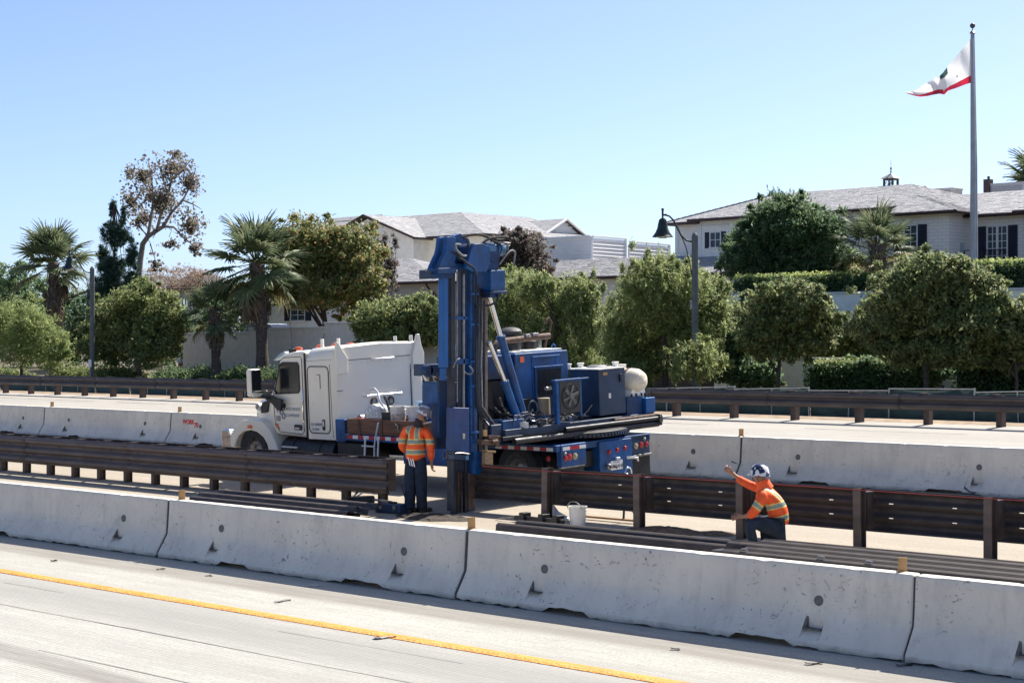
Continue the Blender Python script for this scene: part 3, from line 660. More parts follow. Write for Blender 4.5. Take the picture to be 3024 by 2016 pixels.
# rear wall of the sleeper: side fairing fins, hand rails, round vents, seams
T(MB().prism([(.085, 2.10), (.36, 2.12), (.38, 2.40), (.26, 2.56), (.15, 2.73), (.105, 2.74), (.085, 2.5)], 'x', -5.93, -5.86), 'rear_fin', M_white, .014, 2, slp)
T(MB().prism([(2.10, 2.12), (2.40, 2.12), (2.41, 2.42), (2.34, 2.58), (2.30, 2.80), (2.24, 2.80), (2.16, 2.58), (2.09, 2.40)], 'x', -5.93, -5.86), 'rear_fin', M_white, .014, 2, slp)
T(MB().prism([(2.06, .95), (2.44, .95), (2.44, 1.5), (2.34, 1.72), (2.30, 2.1), (2.06, 2.1)], 'x', -5.92, -5.87), 'rear_corner_panel', M_white, .012, 2, slp)
for a, b, z in ((1.02, 1.58, 2.36), (.78, 1.76, 1.64)): T(MB().path([(-5.91, a, z), (-5.84, a+.03, z), (-5.84, b-.03, z), (-5.91, b, z)], .020, 8), 'grab_rail', M_alu, 0, par=slp)
for y in (1.04, 1.48):
    vt = T(MB().lathe([(.0, .01), (.07, .01), (.075, .022), (.09, .022), (.095, 0)], (-5.908, y, 1.50), 20, 'x', False), 'vent', M_rust, 0, par=slp); T(MB().cyl((-5.90, y, 1.5), (-5.88, y, 1.5), .055, 16), 'vent_cap', M_steel, .004, 1, slp)
for y0, z0, y1, z1 in ((.40, 2.37, 2.05, 2.38), (.09, 2.12, .37, 2.12), (2.05, 2.2, 2.05, 1.1), (.10, 1.78, .25, 1.78)): T(MB().path([(-5.905, y0, z0), (-5.905, y1, z1)], .007, 5), 'panel_seam', M_seam, 0, par=slp)
# tanks and steps beneath the cab
T(MB().cyl((-7.7, .32, .56), (-6.05, .32, .56), .26, 20).cyl((-7.35, .32, .56), (-7.31, .32, .56), .275, 20).cyl((-6.5, .32, .56), (-6.46, .32, .56), .275, 20), 'fuel_tank', M_black, .01)
T(MB().bb(-5.95, -5.1, .1, .7, .34, .78), 'battery_box', M_black, .015)
# --- flatbed
T(MB().bb(-5.78, 0, .0, 2.5, .84, .955), 'deck', M_blue, .01)
T(MB().bb(-5.9, -5.62, .02, .3, .80, 1.24).bb(-5.8, -5.72, .3, 2.2, .955, 1.2), 'headboard', M_blue, .01)
for i in range(18):
    x = -5.52+i*.158
    if x > -.2: break
    if -2.85 < x < -1.6: continue
    T(MB().bb(x, x+.154, -.006, .004, .880, .948), 'tape_red' if i % 2 == 0 else 'tape_white', M_redtape if i % 2 == 0 else M_whitetape, 0)
for i in range(9): T(MB().bb(-1.47+i*.155, -1.47+i*.155+.15, -.006, .004, .852, .912), 'tape_white' if i % 2 == 0 else 'tape_red', M_whitetape if i % 2 == 0 else M_redtape, 0)
T(MB().bb(-3.95, -2.4, .02, .62, .46, .83), 'side_toolbox', M_blue, .012)
for x in (-3.8, -2.82): T(MB().path([(x, .005, .62), (x, -.015, .60), (x, -.015, .76), (x+.08, -.015, .76), (x+.1, -.015, .70), (x+.08, -.015, .62), (x, -.015, .60)], .010, 6), 'pull_ring', M_steel, 0)
# timber-sided tray along the near edge of the deck
br = T(MB().bb(-5.55, -2.95, .03, .06, .965, 1.26).bb(-5.55, -2.95, .68, .71, .965, 1.26).bb(-5.55, -5.52, .06, .68, .965, 1.26).bb(-2.98, -2.95, .06, .68, .965, 1.26), 'tray_boards', M_wood, .004)
for x in (-5.2, -4.55, -3.6): T(MB().bb(x-.035, x+.035, .012, .03, .95, 1.27), 'tray_stake', M_rust, .003)
T(MB().path([(-4.12, .012, 1.18), (-4.1, -.01, 1.2), (-4.04, -.012, 1.17), (-4.02, -.012, 1.06)], .014, 6), 'latch_hook', M_steel, 0)
# rear end
T(MB().bb(-.10, .02, .10, .74, .57, .955), 'lamp_box', M_blue, .012)
for y, z, r, m in ((.20, .72, .042, M_red), (.30, .735, .052, M_red), (.44, .735, .052, M_clear), (.19, .80, .026, M_clear)): T(MB().lathe([(r*1.15, 0), (r*1.15, .015), (r, .018), (r*.6, .032), (0, .036)], (.02, y, z), 20, 'x', False), 'tail_lamp', m, 0)
T(MB().lathe([(.05, 0), (.05, .012), (.0, .02)], (-.2, -.0, .72), 16, 'y', False), 'side_lamp', M_red, 0)
for i, (a, b) in enumerate(((.14, .32), (.325, .56), (.565, .73))): T(MB().bb(.018, .026, a, b, .855, .915), 'tape_white' if i != 1 else 'tape_red', M_whitetape if i != 1 else M_redtape, 0)
T(MB().bb(-.03, -.01, .12, .70, .08, .55), 'mud_flap', M_rubber, .004)
T(MB().bb(-.06, -.0, .10, .72, .545, .57), 'flap_bar', M_steel, .003)
T(MB().bb(-.5, .05, 1.06, 1.93, .30, .925), 'rear_hitch_box', M_blue, .014)
for y, z in ((1.30, .73), (1.52, .745), (1.73, .76)): T(MB().lathe([(.042, 0), (.042, .012), (.03, .03), (0, .036)], (.05, y, z), 16, 'x', False), 'clearance_lamp', M_red, 0)
pl = T(MB().bb(.05, .06, 1.33, 1.65, .40, .56), 'licence_plate', M_whitetape, .003); lettering('HB5AHEA', .085, M_textd, pl, (.0615, 1.345, .435), (0, 1, 0), (0, 0, 1), bold=.002)
lettering('CALIFORNIA', .03, M_text, pl, (.0615, 1.40, .525), (0, 1, 0), (0, 0, 1))
T(MB().bb(.05, .10, 1.45, 1.55, .575, .62), 'plate_lamp', M_alu, .006)
T(MB().lathe([(.05, 0), (.055, .06), (.03, .08), (.03, .12), (0, .12)], (.05, 1.24, .48), 14, 'x'), 'air_coupling', M_steel, .004); T(MB().path([(.1, 1.26, .50), (.16, 1.34, .47), (.14, 1.4, .44)], .014, 6), 'coupling_hose', M_black, 0)
T(MB().path([(.05, 1.78, .58), (.14, 1.84, .585), (.18, 1.92, .57), (.16, 1.95, .52)], .022, 8), 'tow_hook', M_alu, 0)
T(MB().path([(.05+.0, 1.80+.09*math.cos(k*.52), .30+.11*math.sin(k*.52)) for k in range(13)], .02, 8), 'tow_shackle', M_chrome, 0)
T(MB().cyl((.02, 1.5, .28), (.06, 1.76, .28), .035, 10), 'pintle_bar', M_steel, .004)
T(MB().bb(-.10, .0, 1.96, 2.48, .60, .955), 'lamp_box', M_navy, .012)
for y, z, r, m in ((2.09, .76, .048, M_clear), (2.24, .77, .048, M_red), (2.39, .77, .042, M_red), (2.33, .87, .026, M_clear)): T(MB().lathe([(r*1.15, 0), (r*1.15, .015), (r, .018), (r*.6, .032), (0, .036)], (.0, y, z), 20, 'x', False), 'tail_lamp', m, 0)
T(MB().bb(-.04, .03, 1.97, 2.50, .57, .605), 'flap_bar', M_steel, .004); T(MB().bb(-.03, -.012, 1.97, 2.49, .06, .57), 'mud_flap', M_rubber, .004)
# --- turntable and turret base
T(MB().lathe([(.55, .955), (1.05, .98), (1.16, 1.0), (1.20, 1.03), (1.20, 1.10), (1.12, 1.13), (.4, 1.13)], (-1.1, 1.35, 0), 64), 'turntable_ring', M_black, .006)
teeth = MB()
for i in range(90):
    a = i*2*math.pi/90; teeth.box((-1.1+1.205*math.cos(a), 1.35+1.205*math.sin(a), 1.045), (.03, .035, .05), a)
tag(T(teeth, 'ring_gear_teeth', M_navy, 0), kind='stuff')
T(MB().bb(-1.95, -.22, -1.0, 2.9, 1.15, 1.30).bb(-1.8, -.3, -1.25, -1.0, 1.1, 1.4), 'turret_base', M_navy, .015)
T(MB().bb(-.24, -.18, -1.1, 2.92, 1.12, 1.19), 'turret_edge_beam', M_black, .01)
for z, x, y0, y1, r, m in ((1.10, -.12, -.9, 2.88, .055, M_black), (1.20, -.10, .35, 2.9, .04, M_black), (1.245, -.20, 1.75, 2.86, .035, M_rust), (1.13, -.24, -.2, 2.2, .05, M_blued)): T(MB().cyl((x, y0, z), (x, y1, z), r, 12), 'hydraulic_pipe', m, .004)
T(MB().cyl((-.3, 2.84, 1.18), (-.05, 2.9, 1.18), .075, 12).box((-.16, 2.90, 1.17), (.2, .07, .2)), 'pipe_end_block', M_black, .008)
# engine cover
ec = T(MB().bb(-1.95, -.70, -.22, 1.13, 1.30, 2.54), 'engine_cover', M_blue, .018)
T(MB().bb(-1.85, -.78, -1.0, -.222, 2.12, 2.53), 'engine_hood_extension', M_blued, .015)
T(MB().bb(-1.85, -1.5, -1.0, -.222, 1.3, 2.12).bb(-1.2, -.9, -.6, -.3, 1.3, 2.1), 'engine_block', M_black, .02)
T(MB().bb(-1.75, -.80, -.15, .05, 2.542, 2.57).bb(-1.75, -.80, .12, 1.08, 2.542, 2.575), 'cover_lid', M_whitep, .006, par=ec)
T(MB().bb(-.702, -.675, .20, .90, 2.445, 2.47).bb(-.702, -.66, .22, .96, 2.265, 2.29).bb(-.702, -.685, .195, .21, 1.6, 2.45).bb(-.702, -.69, .80, .815, 2.3, 2.42), 'cover_rib', M_bluel, .004, 1, ec)
gl_ = T(MB().bb(-.70, -.675, .24, .93, 1.55, 2.262), 'grille_frame', M_blued, .005, 1, ec)
gm = MB()
for i in range(22): gm.box((-.668, .60+.0, 2.23-i*.021), (.012, .58, .007), rx=0)
for i in range(24): gm.box((-.663, .33+i*.0245, 2.0), (.008, .006, .47))
tag(T(gm, 'grille_wire', M_black, 0, par=ec), kind='stuff')
T(MB().path([(-.9, .96, 2.55), (-.9, .93, 2.62), (-.9, .98, 2.66), (-.9, 1.03, 2.62), (-.9, 1.0, 2.55)], .012, 6), 'lifting_eye', M_bluel, 0, par=ec)
T(MB().bb(-.69, -.66, -.18, .16, 1.35, 1.75), 'cover_opening', M_black, .01, 1, ec)
# air cleaner and exhaust on top
T(MB().cyl((-1.3, .30, 2.57), (-1.3, .30, 2.80), .17, 20).cyl((-1.3, .75, 2.57), (-1.3, .75, 2.72), .15, 18), 'air_cleaner', M_black, .01)
T(MB().lathe([(.10, 2.78), (.10, 2.84), (.20, 2.86), (.205, 2.91), (.17, 2.95), (.08, 2.98), (0, 2.985)], (-1.3, .30, 0), 24), 'rain_cap', mat('dark_grey_cap', (.06, .06, .062), .6), 0)
T(MB().path([(-1.0, -.42, 2.5), (-1.0, -.42, 2.66), (-1.0, -.34, 2.74), (-1.0, -.2, 2.76), (-1.0, .4, 2.78), (-1.0, .98, 2.80)], .055, 12), 'exhaust_pipe', M_rust, 0)
for mb in (MB().box((-1.0, .38, 2.83), (.12, .10, .05)), MB().box((-1.0, .58, 2.84), (.12, .14, .05))): T(mb, 'exhaust_clamp', M_steel, .006)
T(MB().cyl((-1.0, .72, 2.6), (-1.0, .72, 2.76), .04), 'exhaust_stay', M_steel, .006)
T(MB().path([(-1.2, 1.05, 2.55), (-1.2, 1.12, 2.72), (-1.2, 1.22, 2.9), (-1.2, 1.26, 3.04), (-1.2, 1.2, 3.12), (-1.2, 1.13, 3.08), (-1.2, 1.12, 3.0)], .022, 8), 'bent_breather_pipe', M_rust, 0)
# oil cooler
oc = T(MB().bb(-.17, -.10, .25, .78, 1.48, 2.03), 'oil_cooler', mat('cooler_core', (.045, .045, .045), .6, .2, .3, 60), .008)
T(MB().bb(-.19, -.11, .17, .25, 1.30, 2.05).bb(-.19, -.11, .775, .82, 1.4, 2.03).bb(-.20, -.10, .13, .84, 2.03, 2.07).bb(-.18, -.12, .84, 1.03, 2.04, 2.065), 'cooler_frame', M_blue, .008)
fan = MB()
for i in range(6):
    a = i*math.pi/3+.3; fan.box((-.088, .515+.10*math.cos(a), 1.76+.10*math.sin(a)), (.012, .19, .055), 0, a, .25)
fan.cyl((-.10, .515, 1.76), (-.07, .515, 1.76), .045, 12); T(fan, 'cooler_fan', mat('dull_grey_fan', (.13, .13, .13), .6, .2, .2, 9), .002, 1, oc)
T(MB().path([(-.09, .515+.22*math.cos(k*math.pi/12), 1.76+.22*math.sin(k*math.pi/12)) for k in range(25)], .008, 5), 'fan_guard', M_black, 0, par=oc)
T(MB().cyl((-.2, .0, 1.93), (-.2, .13, 1.93), .035, 10), 'cooler_fitting', M_steel, .004)
# hydraulic tank
ht = T(MB().bb(-1.0, -.30, 1.49, 2.21, 1.34, 2.16), 'hydraulic_tank', M_navy, .015)
T(MB().bb(-1.02, -.28, 1.47, 2.23, 2.162, 2.185), 'tank_lid', M_whitep, .006, par=ht); T(MB().lathe([(.20, 2.186), (.20, 2.20), (.15, 2.225), (0, 2.23)], (-.65, 1.85, 0), 24), 'filler_plate', M_steel, 0, par=ht)
for x, y in ((-.95, 1.40), (-.92, 1.7), (-.45, 2.12)): T(MB().cyl((x, y, 2.18), (x, y, 2.25), .05, 12).cyl((x, y, 2.25), (x, y, 2.275), .065, 12), 'tank_cap', M_whitep, .006, par=ht)
T(MB().bb(-.302, -.27, 2.04, 2.09, 1.92, 2.06), 'sight_gauge', M_black, .006, 1, ht); T(MB().bb(-.301, -.294, 1.74, 1.80, 1.64, 1.73), 'worn_sticker', M_whitep, .001, 1, ht)
# white water tank with domed end
wt = T(MB().lathe([(0, -.75), (.13, -.74), (.20, -.68), (.225, -.58), (.225, -.14), (.215, -.06), (.165, .04), (.09, .085), (0, .10)], (-.30, 2.62, 1.90), 32, 'x', False), 'water_tank', M_tank, 0)
T(MB().lathe([(.226, -.02), (.232, 0), (.232, .03), (.226, .05)], (-.55, 2.62, 1.90), 32, 'x', False), 'tank_strap', M_rust, 0, par=wt)
T(MB().cyl((-.72, 2.56, 2.10), (-.72, 2.56, 2.17), .10, 16).cyl((-.72, 2.56, 2.17), (-.72, 2.56, 2.20), .115, 16), 'tank_neck', M_tank, .008, par=wt)
T(MB().prism([(2.40, 1.60), (2.44, 1.74), (2.80, 1.74), (2.84, 1.60)], 'x', -.95, -.35), 'tank_cradle', M_whitep, .008)
T(MB().bb(-1.2, -.30, 2.23, 2.66, 1.28, 1.62), 'valve_cabinet', M_blued, .012); T(MB().bb(-.6, -.22, 2.68, 2.94, 1.30, 1.58), 'control_box', M_bluel, .012)
for y in (2.42, 2.55, 2.70, 2.80, 2.90): T(MB().cyl((-.34, y, 1.58), (-.34, y, 1.67), .02, 8), 'valve_lever', M_black, .003)
# canister, winch, valves and hose tangle on the turret deck
T(MB().cyl((-.6, .355, 1.44), (-.6, .355, 1.74), .115, 20), 'tan_canister', mat('tan_paint', (.33, .27, .18), .5, 0, .12, 5), .01)
T(MB().bb(-.66, -.3, -.97, -.44, 1.24, 1.45), 'winch_box', M_blue, .012)
T(MB().path([(-.35, -.18+.11*math.cos(k*math.pi/8), 1.60+.13*math.sin(k*math.pi/8)) for k in range(17)], .014, 6), 'cable_ring', M_navy, 0)
for i in range(16):
    x = random.uniform(-.6, -.2); y = random.uniform(-.5, 1.3); z = random.uniform(1.32, 1.42)
    mb = MB().box((x, y, z), (random.uniform(.06, .14), random.uniform(.05, .14), random.uniform(.05, .1)), random.uniform(0, 1)); mb.cyl((x, y, z), (x+random.uniform(-.02, .1), y+random.uniform(-.14, .14), z+.05), .018, 8)
    T(mb, 'valve_block', random.choice([M_steel, M_black, M_alu, M_blued, M_rust]), .005)
for i in range(13):
    y0 = random.uniform(-1.1, -.6); y1 = y0+random.uniform(.4, 1.1); x0 = random.uniform(-.9, -.4); z0 = random.uniform(1.4, 1.85)
    pts = [(x0+random.uniform(-.05, .05), y0+(y1-y0)*k/6, z0-.25*math.sin(math.pi*k/6)*random.uniform(.6, 1.2)-(.05*k)*.5) for k in range(7)]
    T(MB().path(pts, .014, 6), 'hydraulic_hose', random.choice([M_rubber, M_rubber, M_steel]), 0)

# ================================================================== DRILL MAST (plumb, so laid out upright)
MX0 = -20.55                                   # the mast's breadth lies across the road, its flank turned to us
def swing(p):
    x, y, z = p; v = np.array([x, 20.3]); k = float(v @ FW); col = CX+FPX*float(v @ RT)/k
    d = ray2(col); X = MX0-(y-20.25); k2 = MX0/d[0]; return (X, d[1]*k2, HC+(z-HC)*k2/k)
def W(mb, name, m, bev=.006, seg=2, par=None, raw=False, **kw):
    if not raw: mb.v = [swing(p) for p in mb.v]
    o = mb.build(name, m, par or tk, bev, seg, **kw)
    o.matrix_parent_inverse = TKI if par is None else Matrix.Identity(4)
    return o
ms = W(MB().bb(-20.26, -20.10, 20.16, 20.19, .95, 4.65).bb(-20.26, -20.23, 20.19, 20.32, .95, 4.65).bb(-20.13, -20.10, 20.19, 20.32, .95, 4.65), 'mast', M_blue)
for z in (1.6, 2.35, 2.75, 3.35, 3.85): W(MB().bb(-20.275, -20.085, 20.135, 20.16, z, z+.035), 'mast_band', M_bluel, .004, 1, ms)
W(MB().bb(-20.205, -20.155, 20.145, 20.158, 1.5, 4.3), 'mast_slot', M_blued, .003, 1, ms)
W(MB().bb(-20.045, -19.965, 20.18, 20.26, .98, 3.95), 'mast_rear_channel', M_black, .006, 2, ms)
W(MB().bb(-20.87, -20.755, 20.18, 20.31, 2.66, 4.17), 'slide_tube', M_bluel, .012, 2, ms)
W(MB().bb(-20.86, -20.79, 20.19, 20.29, 2.45, 2.66), 'slide_tube_foot', M_blue, .012, 2, ms)
W(MB().bb(-20.67, -20.60, 20.20, 20.30, .30, 4.30).bb(-20.69, -20.585, 20.18, 20.205, .3, 4.3), 'guide_beam', mat('dark_guide_steel', (.03, .034, .045), .5, .3, .3, 4), .006, 2, ms)
W(MB().bb(-20.41, -20.31, 20.24, 20.32, .9, 4.3), 'carriage_rail', M_navy, .006, 2, ms)
W(MB().bb(-20.38, -20.345, 20.20, 20.235, 2.0, 4.2).cyl((-20.49, 20.24, 2.1), (-20.49, 20.24, 4.25), .016, 8), 'feed_rod', M_steel, .004, 1, ms)
for z, h in ((2.72, .10), (3.45, .06), (4.27, .10)): W(MB().bb(-20.70, -20.08, 20.20, 20.34, z, z+h), 'cross_tie', M_blue, .008, 2, ms)
# kelly bar with chain beside it
W(MB().bb(-19.875, -19.80, 20.22, 20.28, 1.2, 3.83).bb(-19.865, -19.81, 20.23, 20.27, .98, 1.2), 'kelly_bar', mat('worn_grey_brown_steel', (.20, .15, .125), .6, .2, .3, 7, .3, 50, dirt=(.30, .25, .22)), .012, 2, ms)
ch = MB()
for i in range(64):
    z = 1.25+i*.0395; ch.box((-19.905, 20.20, z), (.030 if i % 2 else .018, .018 if i % 2 else .030, .044))
tag(W(ch, 'feed_chain', M_black, 0, par=ms), kind='stuff')
# head: lugs, sheave bracket, motor, gearbox
W(MB().prism([(-21.03, 4.30), (-20.64, 4.30), (-20.60, 4.5), (-20.60, 4.80), (-20.70, 4.83), (-20.80, 4.82), (-20.83, 4.64), (-20.86, 4.55), (-20.92, 4.47), (-20.98, 4.38)], 'y', 20.16, 20.24).prism([(-21.03, 4.30), (-20.64, 4.30), (-20.60, 4.5), (-20.60, 4.80), (-20.70, 4.83), (-20.80, 4.82), (-20.83, 4.64), (-20.86, 4.55), (-20.92, 4.47), (-20.98, 4.38)], 'y', 20.34, 20.42), 'head_lug', M_blue, .008, 2, ms)
W(MB().bb(-21.06, -20.62, 20.12, 20.44, 4.22, 4.31), 'head_plate', M_blue, .008, 2, ms)
W(MB().bb(-20.97, -20.70, 20.14, 20.42, 4.14, 4.22), 'head_plate_lower', M_blued, .008, 2, ms)
W(MB().bb(-21.30, -21.16, 20.20, 20.34, 4.14, 4.29).bb(-21.17, -21.04, 20.25, 20.29, 4.20, 4.25), 'work_lamp', M_navy, .01, 2, ms)
W(MB().prism([(-20.50, 4.30), (-20.30, 4.22), (-20.02, 4.22), (-19.94, 4.35), (-19.95, 4.62), (-20.10, 4.68), (-20.30, 4.68), (-20.38, 4.60)], 'y', 20.02, 20.10).prism([(-20.46, 4.35), (-20.06, 4.30), (-20.02, 4.60), (-20.10, 4.78), (-20.30, 4.87), (-20.46, 4.84)], 'y', 20.36, 20.46), 'sheave_bracket', M_blue, .01, 2, ms)
W(MB().cyl((-20.24, 20.12, 4.52), (-20.24, 20.34, 4.52), .17, 24).cyl((-20.24, 20.08, 4.52), (-20.24, 20.38, 4.52), .05, 14), 'sheave', M_blued, .008, 2, ms)
W(MB().cyl((-20.02, 20.12, 4.60), (-19.80, 20.12, 4.58), .10, 18).cyl((-19.80, 20.12, 4.58), (-19.68, 20.12, 4.57), .085, 18).cyl((-19.68, 20.12, 4.57), (-19.57, 20.12, 4.56), .10, 18).cyl((-19.74, 20.12, 4.58), (-19.72, 20.12, 4.58), .112, 18), 'hydraulic_motor', mat('motor_blue', (.03, .12, .24), .35, 0, .2, 8, coat=.3), .01, 2, ms)
W(MB().cyl((-19.83, 20.03, 4.50), (-19.83, 20.23, 4.50), .13, 20).bb(-19.98, -19.72, 20.05, 20.22, 4.24, 4.46), 'gearbox', M_blued, .012, 2, ms)
W(MB().bb(-19.95, -19.62, 20.0, 20.34, 3.90, 4.24), 'motor_housing', M_blue, .014, 2, ms); W(MB().bb(-19.99, -19.60, 19.97, 20.36, 3.86, 3.90).bb(-19.95, -19.7, 20.02, 20.3, 3.80, 3.86), 'housing_flange', M_blued, .008, 2, ms)
W(MB().box((-19.5, 20.1, 4.62), (.12, .05, .02)).cyl((-19.9, 20.05, 4.70), (-19.46, 20.05, 4.66), .014, 8).cyl((-19.52, 20.05, 4.66), (-19.52, 20.05, 4.55), .014, 8), 'fitting_bar', M_steel, .003, 1, ms)
def hose(pts, r=.022, m=M_rubber, n=8, sub=5):
    P_ = [Vector(p) for p in pts]; out = []
    for i in range(len(P_)-1):
        p0, p1, p2, p3 = P_[max(i-1, 0)], P_[i], P_[i+1], P_[min(i+2, len(P_)-1)]
        for k in range(sub):
            t_ = k/sub; out.append(.5*((2*p1)+(p2-p0)*t_+(2*p0-5*p1+4*p2-p3)*t_**2+(3*p1-p0-3*p2+p3)*t_**3))
    out.append(P_[-1]); return W(MB().path(out, r, n), 'hydraulic_hose', m, 0, par=ms)
def wp(x, y, Y): p = at(x, y, Y); return (p.x, p.y, p.z)
hose([wp(1303, 722, 20.05), wp(1288, 722, 20.05), wp(1286, 738, 20.03), wp(1300, 754, 20.02), wp(1322, 755, 20.06)], .020, mat('grey_hose', (.16, .17, .18), .5))
hose([wp(1283, 742, 20.08), wp(1290, 758, 20.02), wp(1312, 778, 20.0), wp(1336, 795, 20.02), wp(1342, 830, 20.02), wp(1345, 880, 20.04), wp(1352, 900, 20.05), wp(1375, 902, 20.02), wp(1395, 890, 20.0), wp(1400, 870, 20.0), wp(1402, 830, 20.05)], .018)
hose([wp(1370, 726, 20.1), wp(1385, 706, 20.05), wp(1405, 700, 20.0), wp(1428, 700, 20.0), wp(1432, 706, 20.02), wp(1415, 708, 20.04), wp(1395, 704, 20.08)], .02)
hose([wp(1346, 700, 20.2), wp(1365, 692, 20.15), wp(1388, 696, 20.1), wp(1400, 712, 20.05), wp(1412, 722, 20.02)], .022)
hose([wp(1405, 780, 20.0), wp(1410, 755, 19.95), wp(1425, 740, 19.95), wp(1442, 742, 19.97), wp(1450, 758, 20.0), wp(1451, 782, 20.02)], .016, MATS['grey_hose'])
hose([wp(1334, 745, 20.1), wp(1340, 735, 20.1), wp(1338, 705, 20.12), wp(1336, 690+18, 20.15)], .016)
hose([wp(1268, 1085, 20.0), wp(1272, 1065, 19.98), wp(1286, 1058, 20.0), wp(1300, 1055, 20.1)], .012, MATS['grey_hose'])
hose([wp(1310, 1080, 19.98), wp(1316, 1095, 19.96), wp(1312, 1105, 19.98), wp(1300, 1098, 20.0)], .012, MATS['grey_hose'])
hose([wp(1400, 1255, 20.1), wp(1432, 1215, 20.4), wp(1470, 1222, 20.9), wp(1490, 1228, 21.3)], .012, M_alu)
hose([wp(1445, 1190, 20.5), wp(1480, 1215, 20.9), wp(1505, 1225, 21.3)], .012, M_alu)
hose([wp(1448, 1222, 20.5), wp(1452, 1232, 20.6), wp(1480, 1240, 21.0), wp(1505, 1250, 21.3)], .012, M_alu)
# side winch and valve chest left of the mast
W(MB().bb(-21.42, -21.05, 20.2, 20.5, 2.52, 2.72), 'winch_motor', M_navy, .012, 2, ms, raw=True); W(MB().bb(-21.05, -20.92, 20.12, 20.5, 2.5, 2.72).cyl((-21.05, 20.1, 2.62), (-20.92, 20.1, 2.62), .09, 14), 'winch_drum', M_blued, .01, 2, ms, raw=True)
W(MB().bb(-21.30, -20.86, 20.28, 20.70, 2.05, 2.42), 'valve_chest', M_blue, .014, 2, ms, raw=True)
W(MB().bb(-20.86, -20.80, 20.2, 20.5, 1.5, 2.5).bb(-21.2, -21.05, 20.4, 20.6, 1.3, 2.05), 'chest_bracket', M_blued, .01, 2, ms, raw=True)
for k in range(9): W(MB().cyl((-21.1+.04*k, 20.18, 2.44), (-21.1+.04*k+random.uniform(-.03, .03), 20.14, 2.5+random.uniform(0, .08)), .016, 8), 'valve_spool', random.choice([M_steel, M_black, M_alu]), .002, raw=True)
# lower clamp box and the legs standing on the ground
W(MB().bb(-20.75, -20.38, 20.06, 20.24, 1.28, 2.01), 'hammer_box', M_purple, .014, 2, ms)
W(MB().bb(-20.545, -20.50, 20.045, 20.062, 1.50, 1.585), 'warning_sticker', mat('torn_sticker', (.55, .48, .38), .7, 0, .3, 25), .001, 1, ms)
W(MB().bb(-20.735, -20.39, 20.07, 20.22, 1.15, 1.24).bb(-20.72, -20.40, 20.08, 20.21, 1.24, 1.28), 'clamp_collar', M_navy, .008, 2, ms); W(MB().path([(-20.72, 20.06, 1.255), (-20.55, 20.05, 1.265), (-20.39, 20.06, 1.255)], .014, 6), 'clamp_pin', M_steel, 0, par=ms)
W(MB().bb(-20.47, -20.40, 20.055, 20.072, 1.16, 1.23), 'pale_tab', mat('pale_blue_tab', (.10, .22, .35), .5), .002, 1, ms)
W(MB().bb(-20.715, -20.64, 20.10, 20.17, .2, 1.15).bb(-20.44, -20.39, 20.10, 20.17, .2, 1.15).bb(-20.64, -20.44, 20.12, 20.15, .95, 1.15), 'mast_leg', MATS['dark_guide_steel'], .006, 2, ms)
W(MB().bb(-20.33, -20.25, 20.14, 20.22, .2, .95).bb(-20.25, -20.15, 20.16, 20.21, .2, 1.02), 'mast_foot', M_rust, .008, 2, ms)
W(MB().bb(-20.26, -20.09, 20.06, 20.15, .93, 1.30), 'foot_bracket', M_blue, .008, 2, ms)
W(MB().bb(-20.16, -19.98, 19.92, 20.0, 1.08, 1.30).bb(-20.14, -19.93, 19.9, 20.02, 1.30, 1.335), 'timber_block', mat('oak_block', (.30, .20, .11), .8, 0, .25, 9, stretch=(1, 1, 4)), .006, 2, ms)
W(MB().bb(-20.18, -19.9, 19.98, 20.1, 1.42, 1.50).cyl((-19.96, 19.96, 1.47), (-19.84, 19.96, 1.49), .035, 12).bb(-19.9, -19.62, 20.1, 20.3, 1.52, 1.58).bb(-19.72, -19.63, 20.12, 20.28, 1.40, 1.52), 'breakout_clamp', M_rust, .006, 2, ms)
W(MB().bb(-20.14, -20.06, 19.97, 20.0, 1.56, 1.66), 'worn_plate', M_tan, .003, 1, ms)
# post being set: held in the hammer jaws
pd_ = empty('guardrail_post', swing((-20.53, 20.18, .22))); tag(pd_, 'rusty steel post held upright in the drill mast, foot in the ground', 'post')
ibeam(1.0, .10, .085, .010).build('shaft', M_rust, pd_, smooth=False)
# tilt cylinders from turret deck to mast
def ram(base, mid, top, rb, rr_, nm='tilt_cylinder'):
    o = W(MB().cyl(base, mid, rb, 18).cyl(mid, Vector(mid)+(Vector(top)-Vector(mid)).normalized()*.05, rb*1.12, 18), nm, M_blue, .006, raw=True)
    W(MB().cyl(mid, top, rr_, 14), 'piston_rod', M_chrome, .002, 1, o, raw=True); W(MB().cyl(Vector(base)+Vector((-.09, 0, 0)), Vector(base)+Vector((.09, 0, 0)), .07, 14), 'clevis', M_navy, .006, 2, o, raw=True)
ram(atX(1546, 1228, -20.62), atX(1480, 1000, -20.56), atX(1441, 866, -20.52), .072, .042)
ram(atX(1530, 1240, -20.58), atX(1492, 1132, -20.53), atX(1444, 1010, -20.48), .068, .04)

